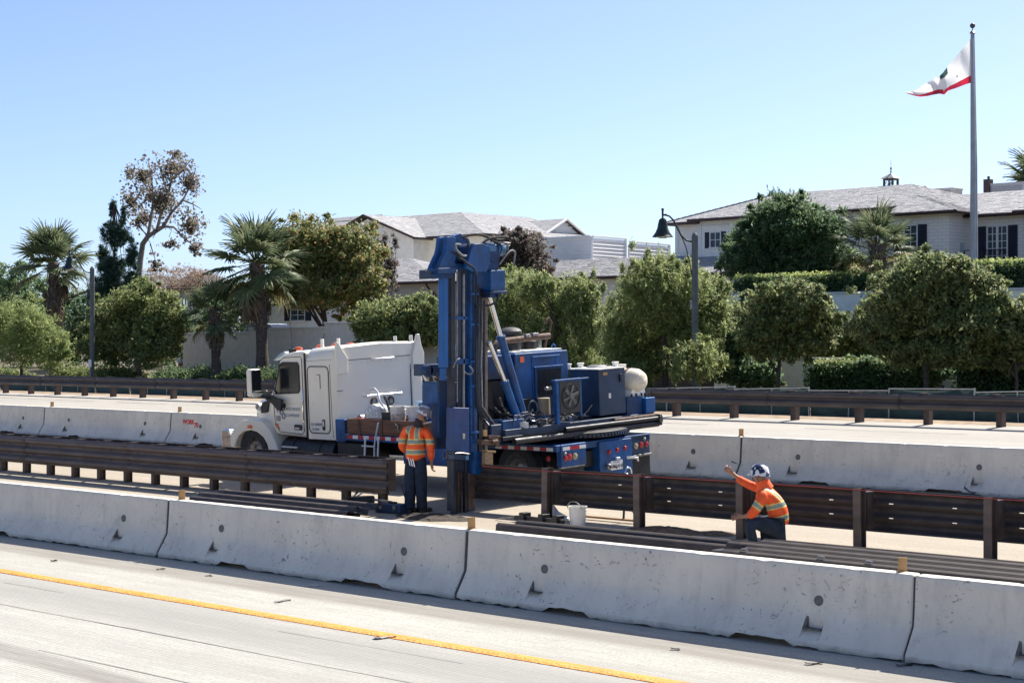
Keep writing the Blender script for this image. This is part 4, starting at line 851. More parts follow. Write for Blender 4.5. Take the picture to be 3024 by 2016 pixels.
# hose bundle from the turret deck up the back of the mast, and loops across the deck
rh_ = random.Random(4)
for i in range(5):
    c = 1406+i*4; W(MB().path([atX(c, 830+8*i, -20.44-.02*i), atX(c+1, 950, -20.42-.02*i), atX(c-1, 1080, -20.40-.02*i), atX(c+3, 1200, -20.42), atX(c+22+4*i, 1252, -20.5), atX(c+50+6*i, 1246, -20.56)], .013, 6), 'hydraulic_hose', [M_rubber, M_rubber, M_navy, M_rubber, M_steel][i], 0, par=ms, raw=True)
for i in range(14):
    y0 = rh_.uniform(-.9, .5); x0 = rh_.uniform(-.62, -.2); n = rh_.randint(5, 7); z0 = rh_.uniform(1.33, 1.42); pts = [(x0, y0, z0)]
    for k in range(n): pts.append((pts[-1][0]+rh_.uniform(-.07, .09), pts[-1][1]+rh_.uniform(.05, .16), z0+rh_.uniform(-.02, .17)))
    T(MB().path(pts, .012, 6), 'hydraulic_hose', rh_.choice([M_rubber, M_rubber, M_steel, M_navy]), 0)
for i in range(22):
    z = 1.1+i*.155; W(MB().cyl((-20.235, 20.16, z), (-20.235, 20.148, z), .011, 6), 'mast_bolt', M_navy, 0, par=ms)
for (y, z, w_, h, m) in ((.40, 1.42, .10, .06, M_whitetape), (1.60, 2.06, .12, .05, M_tan), (-.10, 2.38, .10, .10, M_amber)): T(MB().bb(-.296 if y > 1 else -.698, -.292 if y > 1 else -.693, y, y+w_, z, z+h), 'warning_sticker', m, 0)
# truck details: rivet rows on the sleeper, cab steps, mud streak guard, marker lamps
for k in range(11): T(MB().ico((-5.905, .45+k*.155, 2.30), .010, 1), 'rivet', M_alu, 0, par=slp)
for k in range(9): T(MB().ico((-5.905, 2.10, 1.2+k*.11), .010, 1), 'rivet', M_alu, 0, par=slp)
for z in (.36, .62): T(MB().bb(-7.62, -7.12, .02, .10, z, z+.03), 'cab_step', M_alu, .005)
T(MB().path([(-6.90, .05, 1.15), (-6.90, .03, 1.2), (-6.90, .03, 1.75), (-6.90, .05, 1.8)], .012, 6), 'grab_handle', M_chrome, 0)
# ================================================================== PEOPLE
random.seed(5)
CAMROT = math.atan2(-FW[0], FW[1])
M_orange = mat('orange_hivis_cloth', (1.0, .115, .018), .7, 0, .12, 9, .25, 30)
M_orange2 = mat('orange_shirt_cloth', (.85, .12, .03), .8, 0, .15, 9, .3, 30)
M_reflect = mat('grey_reflective_band', (.26, .31, .26), .45, .1, .08, 20)
M_lime = flat('lime_trim', (.85, .62, .16), .7)
M_navyc = mat('navy_work_cloth', (.012, .022, .045), .9, 0, .35, 7, .4, 25)
M_jean = mat('dark_slate_jeans', (.022, .035, .055), .9, 0, .35, 7, .4, 25)
M_boot = mat('dark_boot_leather', (.03, .022, .016), .7, 0, .3, 15)
M_glove = mat('work_glove', (.20, .16, .12), .8, 0, .2, 20)
M_hair = mat('dark_hood_cloth', (.03, .028, .032), .9, 0, .3, 30)
def helmet_mat(name, base, spots):
    m, t, b = gen_mat(name); v = obj_co(t)
    t.links.new(ramp(t, noise(t, 13, 2, .4, v), [(.50, base), (.54, spots)]), b.inputs['Base Color']); b.inputs['Roughness'].default_value = .22; b.inputs['Coat Weight'].default_value = .4
    return m
M_helm1 = helmet_mat('pale_patterned_helmet', (.20, .18, .20), (.62, .60, .60)); M_helm2 = helmet_mat('navy_helmet_with_stickers', (.008, .012, .045), (.72, .70, .70))
def skin_body(name, verts, edges, radii, root, m, parent, sub=2, paint=None, mats=None):
    me = bpy.data.meshes.new(name); me.from_pydata(verts, edges, []); o = bpy.data.objects.new(name, me); C.objects.link(o)
    sk = o.modifiers.new('skin', 'SKIN'); sk.use_smooth_shade = True; sk.branch_smoothing = .6
    lay = me.skin_vertices[0].data
    for i, r in enumerate(radii): lay[i].radius = r if isinstance(r, tuple) else (r, r)
    lay[root].use_root = True
    s_ = o.modifiers.new('sub', 'SUBSURF'); s_.levels = sub; s_.render_levels = sub
    dg = bpy.context.evaluated_depsgraph_get(); dg.update()
    me2 = bpy.data.meshes.new_from_object(o.evaluated_get(dg)); bpy.data.objects.remove(o)
    me2.materials.clear()
    for mm in (mats or [m]): me2.materials.append(mm)
    if paint:
        for p in me2.polygons: p.material_index = paint(p.center, p.normal)
    else:
        for p in me2.polygons: p.material_index = 0
    for p in me2.polygons: p.use_smooth = True
    o = bpy.data.objects.new(name, me2); C.objects.link(o); o.parent = parent; return o
def chain(V, E, Rd, pts, start=None):
    """append a chain of (point, radius); return index of its last vertex"""
    prev = start
    for p, r in pts:
        V.append(tuple(p)); Rd.append(r); i = len(V)-1
        if prev is not None: E.append((prev, i))
        prev = i
    return prev
def hand(V, E, Rd, wrist, d, side, curl=.5, sz=1.0):
    """palm, four fingers and a thumb; d = pointing direction, side = towards the thumb"""
    d = Vector(d).normalized(); s_ = Vector(side); s_ = (s_-d*s_.dot(d)).normalized(); nrm = d.cross(s_); w = Vector(V[wrist])
    pc = chain(V, E, Rd, [(w+d*.045*sz, (.030*sz, .022*sz)), (w+d*.085*sz, (.036*sz, .02*sz))], wrist); P_ = Vector(V[pc])
    for k, (off, ln) in enumerate(((.030, .070), (.010, .080), (-.011, .074), (-.031, .058))):
        a = P_+s_*off*sz+d*.012*sz; b = a+(d*(1-curl*.5)+nrm*curl*.6).normalized()*ln*.5*sz; c = b+(d*(1-curl*1.2)+nrm*curl).normalized()*ln*.5*sz
        chain(V, E, Rd, [(a, .010*sz), (b, .009*sz), (c, .0075*sz)], pc)
    q = chain(V, E, Rd, [(w+d*.04*sz+s_*.035*sz, .012*sz), (w+d*.075*sz+s_*.055*sz+nrm*.01, .010*sz), (w+d*.105*sz+s_*.048*sz+nrm*.02, .0085*sz)], wrist+0)
def head_parts(root, c, fwd, up, helm, brim=1., glasses=False, hood=None, chin=True):
    """face details and hard hat round a head centred on c, looking along fwd"""
    f = Vector(fwd).normalized(); u = Vector(up); u = (u-f*u.dot(f)).normalized(); s_ = f.cross(u); c = Vector(c)
    M4 = Matrix((s_, f, u)).transposed().to_4x4(); M4.translation = c
    mb = MB().lathe([(.138, .045), (.141, .055), (.134, .075), (.126, .12), (.105, .165), (.065, .195), (.02, .205), (0, .205)], (0, 0, 0), 28, 'z', False)
    mb.lathe([(.118, .05), (.136, .045), (.145, .045), (.136, .058)], (0, 0, 0), 28, 'z', False)
    mb.add([(-.115, .07, .050), (-.06, .165, .034), (0, .185, .030), (.06, .165, .034), (.115, .07, .050), (.10, .07, .066), (.05, .14, .054), (0, .155, .052), (-.05, .14, .054), (-.10, .07, .066)], [(0, 1, 8, 9), (1, 2, 7, 8), (2, 3, 6, 7), (3, 4, 5, 6)])
    h = mb.build('hard_hat', helm, root); h.matrix_local = M4
    for k in (-.05, 0, .05): MB().path([(k, -.10, .125-abs(k)*.2), (k, -.05, .188-abs(k)*.5), (k, .02, .203-abs(k)*.55), (k, .08, .165-abs(k)*.4), (k*.9, .115, .11)], .007, 6).build('hat_ridge', helm, h)
    if glasses: g = MB().path([(-.085, .03, -.005), (-.07, .085, -.008), (0, .105, -.010), (.07, .085, -.008), (.085, .03, -.005)], (.012, .02, .024, .02, .012), 8).build('safety_glasses', mat('blue_lens', (.02, .03, .12), .12), root); g.matrix_local = M4
    n = MB().add([(0, .100, .0), (-.017, .098, -.042), (.017, .098, -.042), (0, .125, -.040), (0, .10, -.055)], [(0, 1, 3), (0, 3, 2), (1, 4, 3), (3, 4, 2)]).build('nose', M_skin, root); n.matrix_local = M4
    for sg in (-1, 1):
        e = MB().ico((sg*.092, -.005, -.02), .03, 2, (.35, .7, 1.1)).build('ear', M_skin, root); e.matrix_local = M4
        e = MB().ico((sg*.032, .093, -.002), .011, 1).build('eye', M_black, root); e.matrix_local = M4
    mth = MB().box((0, .098, -.075), (.045, .01, .008)).build('mouth', mat('lip', (.22, .07, .05), .6), root, .002); mth.matrix_local = M4

# ---- standing worker (local axes: x right in view, y away, z up)
p1 = at(1228, 1511, 20.0)
w1 = empty('person', (p1.x, p1.y, gz(20.0)), (0, 0, CAMROT-.32)); tag(w1, 'standing worker in orange hi-vis vest and pale hard hat beside the drill mast', 'person', 'road workers')
V, E, Rd = [], [], []
pel = chain(V, E, Rd, [((.0, 0, .95), (.11, .09))]); ch1 = chain(V, E, Rd, [((.0, .0, 1.08), (.12, .10)), ((.01, .0, 1.24), (.16, .12)), ((.02, .01, 1.38), (.13, .10))], pel)
nk = chain(V, E, Rd, [((.05, .02, 1.47), .055), ((.08, .03, 1.53), .075), ((.10, .035, 1.60), .088), ((.095, .03, 1.66), .07)], ch1)
la = chain(V, E, Rd, [((-.15, .0, 1.38), .065), ((-.21, .02, 1.24), .052), ((-.25, .06, 1.08), .045), ((-.21, .20, .98), .036), ((-.14, .27, .95), .030)], ch1); hand(V, E, Rd, la, (.6, .6, -.3), (0, .3, 1), .7)
ra = chain(V, E, Rd, [((.17, .0, 1.36), .065), ((.22, -.0, 1.20), .052), ((.23, .0, 1.06), .044), ((.24, .05, .92), .036), ((.245, .08, .82), .030)], ch1); hand(V, E, Rd, ra, (.05, .15, -1), (-.2, 1, 0), .6)
for sx, kx, fx_, fy in ((-.085, -.10, -.105, -.02), (.085, .10, .095, .05)):
    ft = chain(V, E, Rd, [((sx, .0, .86), .075), ((sx*1.1, .0, .66), .07), ((kx, -.0, .48), .055), ((kx, .0, .28), .05), ((fx_, fy, .08), .042), ((fx_+.06, fy+.10, .035), .035)], pel)
skin_body('body', V, E, Rd, 0, M_skin, w1)
def paint1(c, n):
    z = c.z; x = c.x
    if abs(x) > .215 and z < 1.10: return 3
    for a, b in ((.98, 1.04), (1.15, 1.21)):
        if a < z < b: return 1
        if a-.014 < z < b+.014: return 2
    if z > 1.20:
        for xc in (-.105, .095):
            d = abs(x-xc-(.0 if xc < 0 else -.02)+(z-1.25)*(.10 if xc > 0 else -.06))
            if d < .030: return 1
            if d < .042: return 2
    return 0
V, E, Rd = [], [], []
b0 = chain(V, E, Rd, [((.0, 0, .84), (.215, .175)), ((-.005, 0, .97), (.215, .175)), ((.0, .0, 1.12), (.20, .16)), ((.01, .0, 1.26), (.205, .16)), ((.015, .01, 1.37), (.18, .135)), ((.03, .015, 1.44), .075)])
top = 4
chain(V, E, Rd, [((-.17, .0, 1.375), .085), ((-.235, .02, 1.24), .078), ((-.275, .06, 1.08), .068), ((-.23, .16, 1.0), .052)], top)
chain(V, E, Rd, [((.19, .0, 1.355), .088), ((.25, -.0, 1.20), .082), ((.265, .0, 1.06), .075), ((.245, .05, .94), .058), ((.245, .07, .86), .05)], top)
skin_body('vest', V, E, Rd, 0, M_orange, w1, 4, paint1, [M_orange, M_reflect, M_lime, M_orange2])
V, E, Rd = [], [], []
pv = chain(V, E, Rd, [((.0, 0, .90), (.19, .155))]); chain(V, E, Rd, [((.0, 0, 1.0), (.18, .145)), ((.0, 0, 1.06), (.15, .12))], pv)
for sx, kx, fx_, fy in ((-.088, -.10, -.105, -.02), (.085, .098, .093, .05)): chain(V, E, Rd, [((sx, .0, .80), .125), ((sx*1.05, .0, .64), .118), ((kx, -.0, .46), .105), ((kx, .0, .26), .098), ((fx_, fy, .10), .095), ((fx_, fy, .04), .09)], pv)
skin_body('trousers', V, E, Rd, 0, M_navyc, w1)
for fx_, fy in ((-.105, -.02), (.095, .05)): MB().lathe([(.055, 0), (.06, .02), (.055, .10), (.05, .14)], (fx_, fy, 0), 14).ico((fx_+.07, fy+.11, .04), .055, 2, (1.2, 1.6, .75)).build('boot', M_boot, w1)
head_parts(w1, (.10, .035, 1.59), (.80, .45, -.40), (.3, .0, 1), M_helm1, glasses=True)
MB().path([(.045, .0, 1.42), (.05, .0, 1.48), (.07, -.01, 1.54)], (.085, .075, .07), 12).build('hood', M_hair, w1)
rd_ = MB().box((-.02, -.16, .91), (.045, .035, .13), .2).cyl((-.035, -.16, .97), (-.045, -.17, 1.06), .006, 6).build('belt_tool', M_black, w1, .004)
for k in range(3): MB().box((-.05+k*.04, -.175, .86-.01*k), (.02, .014, .15), 0, 0, -.25).build('pouch_tool', M_alu, w1, .003)

# ---- crouching worker
p2 = at(2252, 1608, 19.75)
w2 = empty('person', (p2.x, p2.y, gz(19.75)), (0, 0, CAMROT)); tag(w2, 'crouching worker in orange vest and dark hard hat reaching to a post top', 'person', 'road workers')
V, E, Rd = [], [], []
pe = chain(V, E, Rd, [((.20, .0, .35), (.11, .10))]); c2 = chain(V, E, Rd, [((.21, .0, .47), (.145, .13)), ((.165, .0, .62), (.16, .14)), ((.09, .02, .76), (.14, .12))], pe)
chain(V, E, Rd, [((.03, .03, .84), .06), ((-.01, .04, .90), .08), ((-.035, .045, .965), .09), ((-.03, .04, 1.02), .07)], c2)
ra = chain(V, E, Rd, [((.0, .15, .80), .065), ((-.12, .20, .84), .052), ((-.22, .22, .89), .045), ((-.33, .24, .965), .036), ((-.375, .245, 1.0), .03)], c2); hand(V, E, Rd, ra, (-.75, .0, .55), (0, -.4, 1), .8, 1.05)
la = chain(V, E, Rd, [((.0, -.15, .75), .065), ((-.08, -.19, .62), .052), ((-.16, -.20, .50), .045), ((-.25, -.12, .45), .036), ((-.30, -.08, .44), .03)], c2); hand(V, E, Rd, la, (-1, .3, -.1), (0, .3, 1), .6)
for sy, kx in ((-.12, -.22), (.12, -.20)): chain(V, E, Rd, [((.15, sy*.8, .30), .08), ((-.02, sy*1.3, .35), .07), ((kx+.02, sy*1.5, .36), .055), ((kx+.04, sy*1.4, .22), .05), ((kx+.08, sy*1.3, .08), .045), ((kx-.04, sy*1.4, .035), .038)], pe)
skin_body('body', V, E, Rd, 0, M_skin, w2)
def paint2(c, n):
    x, y, z = c; s_ = z-.28*(x-.2)          # bands run square to the leaning back
    if y > .17 and x < -.02: return 3
    if y < -.13 and x < -.02:               # the near sleeve
        t_ = z*.80+x*.60
        if .395 < t_ < .45: return 1
        if .378 < t_ < .467: return 2
        return 0
    for a, b in ((.385, .44), (.575, .63)):
        if a < s_ < b: return 1
        if a-.016 < s_ < b+.016: return 2
    if s_ > .62 and abs(y+.075+.0*z) < .027: return 1
    if s_ > .62 and abs(y+.075) < .043: return 2
    return 0
V, E, Rd = [], [], []
chain(V, E, Rd, [((.215, .0, .31), (.165, .15)), ((.225, .0, .42), (.165, .15)), ((.205, .0, .54), (.17, .155)), ((.155, .0, .66), (.175, .16)), ((.085, .015, .77), (.15, .14)), ((.02, .03, .83), .085), ((-.005, .035, .87), .085)])
chain(V, E, Rd, [((.0, .15, .80), .078), ((-.12, .20, .84), .068), ((-.22, .22, .89), .060), ((-.325, .24, .955), .05)], 4)
chain(V, E, Rd, [((.0, -.15, .75), .082), ((-.085, -.19, .61), .078), ((-.165, -.20, .49), .07), ((-.22, -.15, .455), .06)], 4)
skin_body('vest', V, E, Rd, 0, M_orange, w2, 4, paint2, [M_orange, M_reflect, M_lime, M_orange2])
V, E, Rd = [], [], []
pv = chain(V, E, Rd, [((.20, .0, .31), (.175, .165))])
for sy, kx in ((-.12, -.22), (.12, -.20)): chain(V, E, Rd, [((.15, sy*.8, .29), .13), ((-.02, sy*1.3, .345), .125), ((kx+.02, sy*1.5, .365), .105), ((kx+.04, sy*1.4, .22), .078), ((kx+.08, sy*1.3, .10), .07)], pv)
skin_body('trousers', V, E, Rd, 0, M_jean, w2)
for sy, kx in ((-.12, -.22), (.12, -.20)): MB().lathe([(.055, 0), (.06, .02), (.055, .10), (.05, .14)], (kx+.08, sy*1.3, 0), 14).ico((kx-.02, sy*1.4, .04), .055, 2, (1.9, 1, .75)).build('boot', M_boot, w2)
head_parts(w2, (-.035, .045, .955), (-.80, .60, .05), (0, 0, 1), M_helm2)
MB().path([(.05, .03, .80), (.015, .035, .87), (-.005, .04, .93)], (.115, .105, .095), 14).build('neck_cloth', M_orange, w2)

# ---- operator half hidden behind the mast, standing on the turret step
p3 = at(1366, 1100, 21.55)
w3 = empty('person', (p3.x, p3.y, 1.32), (0, 0, CAMROT)); tag(w3, 'rig operator in orange vest, mostly hidden behind the drill mast', 'person', 'road workers')
V, E, Rd = [], [], []
pel = chain(V, E, Rd, [((0, 0, .92), (.15, .12))]); ch3 = chain(V, E, Rd, [((0, 0, 1.08), (.14, .11)), ((0, 0, 1.24), (.16, .12)), ((0, 0, 1.38), (.13, .1))], pel)
chain(V, E, Rd, [((0, .02, 1.47), .055), ((0, .03, 1.53), .075), ((0, .035, 1.6), .088), ((0, .03, 1.66), .07)], ch3)
for sg in (-1, 1):
    a = chain(V, E, Rd, [((sg*.17, 0, 1.37), .065), ((sg*.22, 0, 1.2), .052), ((sg*.22, -.04, 1.06), .044), ((sg*.15, -.20, 1.02), .036), ((sg*.12, -.26, 1.03), .03)], ch3); hand(V, E, Rd, a, (0, -1, 0), (-sg, 0, .3), .7)
    chain(V, E, Rd, [((sg*.09, 0, .86), .095), ((sg*.1, 0, .66), .085), ((sg*.1, 0, .48), .065), ((sg*.1, 0, .28), .055), ((sg*.1, 0, .08), .042), ((sg*.11, -.1, .035), .035)], pel)
skin_body('body', V, E, Rd, 0, M_skin, w3)
V, E, Rd = [], [], []
chain(V, E, Rd, [((0, 0, .9), (.175, .135)), ((0, 0, 1.0), (.17, .135)), ((0, 0, 1.12), (.165, .13)), ((0, 0, 1.26), (.175, .135)), ((0, .01, 1.37), (.155, .12)), ((0, .015, 1.44), .075)])
for sg in (-1, 1): chain(V, E, Rd, [((sg*.17, 0, 1.37), .078), ((sg*.225, 0, 1.2), .07), ((sg*.225, -.04, 1.07), .062), ((sg*.18, -.14, 1.03), .05)], 4)
skin_body('vest', V, E, Rd, 0, M_orange, w3, 2, lambda c, n: 1 if (1.0 < c.z < 1.05 or 1.17 < c.z < 1.22 or (c.z > 1.2 and .075 < abs(c.x) < .12)) else 0, [M_orange, M_reflect])
V, E, Rd = [], [], []
pv = chain(V, E, Rd, [((0, 0, .93), (.165, .13))])
for sg in (-1, 1): chain(V, E, Rd, [((sg*.09, 0, .84), .105), ((sg*.1, 0, .64), .1), ((sg*.1, 0, .46), .088), ((sg*.1, 0, .26), .083), ((sg*.1, 0, .06), .075)], pv)
skin_body('trousers', V, E, Rd, 0, M_navyc, w3)
for sg in (-1, 1): MB().ico((sg*.105, -.04, .045), .06, 2, (1, 1.9, .8)).build('boot', M_boot, w3)
head_parts(w3, (0, .03, 1.59), (.2, -1, -.1), (0, 0, 1), M_helm1)
T(MB().bb(-1.9, -.9, -1.02, -.3, .955, 1.0), 'operator_platform', M_blued, .008)

# ================================================================== LOOSE THINGS ROUND THE RIG
def bucket(loc, r, h, m, label, handle=True, rot=0, band=None):
    b = empty('bucket', loc, (0, 0, rot)); tag(b, label, 'bucket')
    MB().lathe([(0, .006), (r*.84, .0), (r*.86, .01), (r*.97, h*.80), (r*1.03, h*.81), (r*1.03, h*.84), (r*.98, h*.85), (r*1.0, h*.95), (r*1.06, h*.955), (r*1.06, h), (r*.98, h), (r*.95, h*.9), (r*.82, .02), (0, .02)], (0, 0, 0), 28, 'z', False).build('pail', m, b)
    if handle: MB().path([(r*1.05*math.cos(a), r*.25*math.sin(a)*0+.0, h*.9+r*.85*math.sin(a)) for a in [math.pi*k/10 for k in range(11)]], .006, 6).build('handle', M_steel, b).rotation_euler = (R(15), 0, 0)
    if band: MB().lathe([(r*.935, h*.30), (r*.975, h*.62)], (0, 0, 0), 28, 'z', False).build('printed_band', band, b)
    return b
def GP(x, y):
    Y = on_road(x, y, 15.5, 26); p = at(x, y, Y); return (p.x, Y, gz(Y))
bucket(GP(1706, 1551), .138, .30, M_whitep, 'dirty white bucket standing on the ground right of the drill rig')
def TL(x, y, z): return tuple(TKM @ Vector((x, y, z)))
bk = bucket(TL(-4.44, .36, 1.135), .155, .37, M_whitep, 'white bucket with red printing in the truck tray, beside the blue bin', rot=.4, band=mat('faded_red_print', (.66, .52, .42), .6, 0, .4, 16)); bk.rotation_euler = (TAU, 0, .4)
bk = bucket(TL(-4.14, .55, 1.135), .16, .36, M_whitep, 'white bucket in the truck tray, behind the printed one', False); bk.rotation_euler = (TAU, 0, 0)
cr = empty('tool_crate', TL(-4.0, .40, .97), (TAU, 0, 0)); tag(cr, 'low dark crate in the truck tray carrying the white buckets', 'crate'); MB().bb(-.75, .6, -.30, .27, 0, .155).build('crate_body', M_navy, cr, .01); MB().bb(-.5, .4, .29, .8, -.012, .12).build('crate_step', M_navy, cr, .01)
bn = empty('storage_bin', TL(-3.98, .86, 1.10), (TAU, 0, 0)); tag(bn, 'blue plastic bin with pale rim behind the standing worker', 'bin')
MB().prism([(-.22, -.2), (.22, -.2), (.22, .2), (-.22, .2)], 'z', 0, .44).build('tub', mat('blue_plastic', (.012, .065, .22), .45), bn, .03, 3); MB().bb(-.25, .25, -.23, .23, .44, .475).build('rim', mat('pale_blue_plastic', (.25, .42, .60), .4), bn, .01)
# saw machine in the tray: pale cowl, red frame, handle
cs = empty('concrete_saw', TL(-5.05, .38, .97), (TAU, 0, 0)); tag(cs, 'small engine saw with pale cowl and red frame in the truck tray', 'saw')
MB().lathe([(0, -.16), (.20, -.16), (.255, -.12), (.27, -.05), (.27, .05), (.255, .12), (.20, .16), (0, .16)], (0, 0, .30), 24, 'y', False).build('cowl', helmet_mat('pale_scratched_cowl', (.50, .47, .42), (.70, .68, .64)), cs)
MB().bb(-.42, .30, -.2, .2, .22, .29).build('frame', mat('red_paint', (.40, .02, .02), .45), cs, .012)
MB().bb(.28, .55, -.16, .16, .20, .42).cyl((.45, 0, .42), (.62, 0, .30), .05, 12).build('engine', M_black, cs, .015); MB().path([(.30, -.05, .45), (.14, -.06, .62), (.08, -.06, .80), (.0, -.06, .86), (-.12, -.06, .84)], .022, 8).build('handle', M_alu, cs)
MB().path([(.3, .05, .42), (.22, .05, .62), (.16, .05, .70)], .03, 8).build('filter_stack', M_black, cs); MB().cyl((-.42, -.1, .28), (-.42, .1, .28), .07, 14).build('front_roller', M_steel, cs, .006)
# aluminium ladder hooked under the deck
ld = empty('step_ladder', TL(-4.75, -.14, .0), (TAU, 0, R(-1))); tag(ld, 'grey aluminium step ladder leaning below the truck tray', 'ladder')
for sx in (-1, 1): MB().bb(sx*.19-.02, sx*.19+.02, -.012, .012, 0, .90).build('stile', M_alu, ld, .004).rotation_euler = (R(-6), 0, 0)
for k in range(3): MB().bb(-.17, .17, -.03, .03, .28+k*.24, .305+k*.24).build('rung', M_alu, ld, .004)
sp = MB().path([TL(-4.55, -.05, 1.22), TL(-4.45, -.25, .8), TL(-4.25, -.45, .25)], .016, 8).build('steel_rod', M_alu); tag(sp, 'thin pale steel rod leaning against the truck tray', 'rod')
# lumber offcut, gauge frame and rag on the median
jf = empty('spacing_jig', GP(1815, 1540)); tag(jf, 'low tan timber spacing jig with slanted leg behind the bucket', 'jig')
MB().bb(-.6, .55, -.03, .03, .03, .06).build('base_board', mat('tan_lumber', (.36, .20, .09), .8, 0, .2, 6, stretch=(.4, 3, 3)), jf, .004); MB().cyl((.18, 0, .05), (.16, .05, .38), .018, 8).build('upright', M_brownd, jf); MB().cyl((.45, 0, .05), (.22, .05, .36), .014, 8).build('brace', M_brownd, jf)
jk = empty('post_clamp', GP(1592, 1546)); tag(jk, 'black steel clamp frame on the ground left of the bucket', 'clamp')
MB().bb(-.5, .5, -.04, .04, .03, .10).build('bar', M_black, jk, .008); 
for x in (-.3, .1, .4): MB().bb(x-.05, x+.05, -.09, .09, .0, .16).build('jaw', M_black, jk, .01)
MB().path([(-.5, 0, .08), (-.7, -.05, .05), (-.9, -.02, .03)], .014, 6).build('lever', M_steel, jk)
pq = Vector(GP(1642, 1534)); mb = MB().add([(-.06, 0, 0), (.22, -.02, 0), (.2, .12, .02), (.02, .05, .12), (-.07, .02, .22), (-.10, .06, .2)], [(0, 1, 2, 3), (0, 3, 4, 5)])
o = mb.build('paper_sack', M_whitep); o.location = (pq.x, pq.y, pq.z+.005); add_solid(o, .02); tag(o, 'crumpled white paper sack at the foot of a guardrail post', 'sack')
def heap(x, Y, rx, ry, h, m, label, seed):
    rr = random.Random(seed); p = Vector(GP(x, Y)); Y = p.y; mb = MB(); n, k = 26, 6
    for j in range(k+1):
        for i in range(n):
            a = i*2*math.pi/n; q = j/k; zz = h*(1-q**1.5)*rr.uniform(.6, 1.2) if j < k else -.02
            mb.v.append((rx*q*math.cos(a)*rr.uniform(.85, 1.15), ry*q*math.sin(a)*rr.uniform(.85, 1.15), max(-.02, zz)))
    for j in range(k):
        for i in range(n): mb.f.append((j*n+i, j*n+(i+1) % n, (j+1)*n+(i+1) % n, (j+1)*n+i)); mb.mi.append(0)
    o = mb.build('soil_spoil', m, smooth=False); o.location = (p.x, Y, gz(Y)); tag(o, label, 'soil'); return o
M_soil = mat('dark_damp_soil', (.055, .042, .032), .95, 0, .4, 9, 1., 30); M_soil2 = mat('brown_dry_soil', (.17, .115, .07), .95, 0, .35, 9, 1., 30)
heap(1290, 1526, .9, .45, .05, M_soil, 'dark dug soil on the ground round the drill mast foot', 1); heap(1975, 1568, .75, .3, .07, M_soil2, 'brown spoil heap at the foot of the post left of the crouching worker', 2); heap(2120, 1575, .4, .3, .04, M_soil2, 'thin brown spoil patch by the crouching worker', 3)
tb = empty('tool_case', GP(1160, 1512), (0, 0, .1)); tag(tb, 'dark blue-grey tool case on the ground beside the standing worker', 'case')
MB().bb(-.28, .28, -.14, .14, 0, .15).build('body', M_navy, tb, .02, 3); MB().bb(-.08, .08, -.03, .03, .15, .18).build('handle', M_black, tb, .01); 
for x in (-.15, .15): MB().bb(x-.03, x+.03, -.15, -.135, .06, .13).build('clasp', M_steel, tb, .004)
jh = empty('jackhammer', Vector(GP(1080, 1494))+Vector((0, 0, .06)), (0, 0, .35)); tag(jh, 'black breaker tool lying on the ground under the guardrail end', 'tool')
MB().cyl((-.25, 0, .04), (.15, 0, .06), .07, 14).build('barrel', M_black, jh, .01); MB().cyl((.15, 0, .06), (.5, 0, .03), .02, 8).build('bit', M_steel, jh); MB().path([(-.25, -.16, .10), (-.27, 0, .08), (-.25, .16, .16)], .022, 8).build('handle', M_black, jh); MB().path([(-.2, .05, .1), (-.05, .1, .2), (.1, .05, .16)], .015, 6).build('hose', M_whitep, jh)
rk = MB().path([at(1186, 1430, 19.9), at(1200, 1485, 19.75)], .01, 6).build('probe_rod', M_black); tag(rk, 'thin dark rod leaning on the guardrail end behind the standing worker', 'rod')
# ================================================================== PLANTING
rng = np.random.default_rng(21); random.seed(21)
K = 3024/2352.0                                # measured on a 2352 px wide view of the photograph
def AD(x, y, Y): return at(x*K, y*K, Y)
def mpd(x, Y): return K/ppm(x*K, Y)            # metres per such pixel
def leaf_mat(name, transl=.52, rough=.5):
    m, t, b = gen_mat(name); a = _n(t, 'ShaderNodeVertexColor'); a.layer_name = 'leafcol'
    t.links.new(a.outputs[0], b.inputs['Base Color']); b.inputs['Roughness'].default_value = rough; b.inputs['Specular IOR Level'].default_value = .25
    tr = _n(t, 'ShaderNodeBsdfTranslucent'); g = _n(t, 'ShaderNodeGamma'); g.inputs[1].default_value = .68; t.links.new(a.outputs[0], g.inputs[0]); t.links.new(g.outputs[0], tr.inputs[0])
    mx = _n(t, 'ShaderNodeMixShader'); mx.inputs[0].default_value = transl; out = t.nodes['Material Output']
    t.links.new(b.outputs[0], mx.inputs[1]); t.links.new(tr.outputs[0], mx.inputs[2]); t.links.new(mx.outputs[0], out.inputs[0]); return m
M_leaf = leaf_mat('leaf'); M_gloss = leaf_mat('glossy_leaf', .48, .5); M_frond = leaf_mat('palm_frond', .3, .5)
M_bark = mat('grey_brown_bark', (.085, .062, .048), .95, 0, .4, 9, 1.0, 30, stretch=(4, 4, 1)); M_palmbark = mat('palm_trunk_fibre', (.10, .075, .06), .95, 0, .45, 14, 1.0, 40)
M_palebark = mat('pale_mottled_bark', (.30, .26, .22), .9, 0, .3, 5, .5, 20)
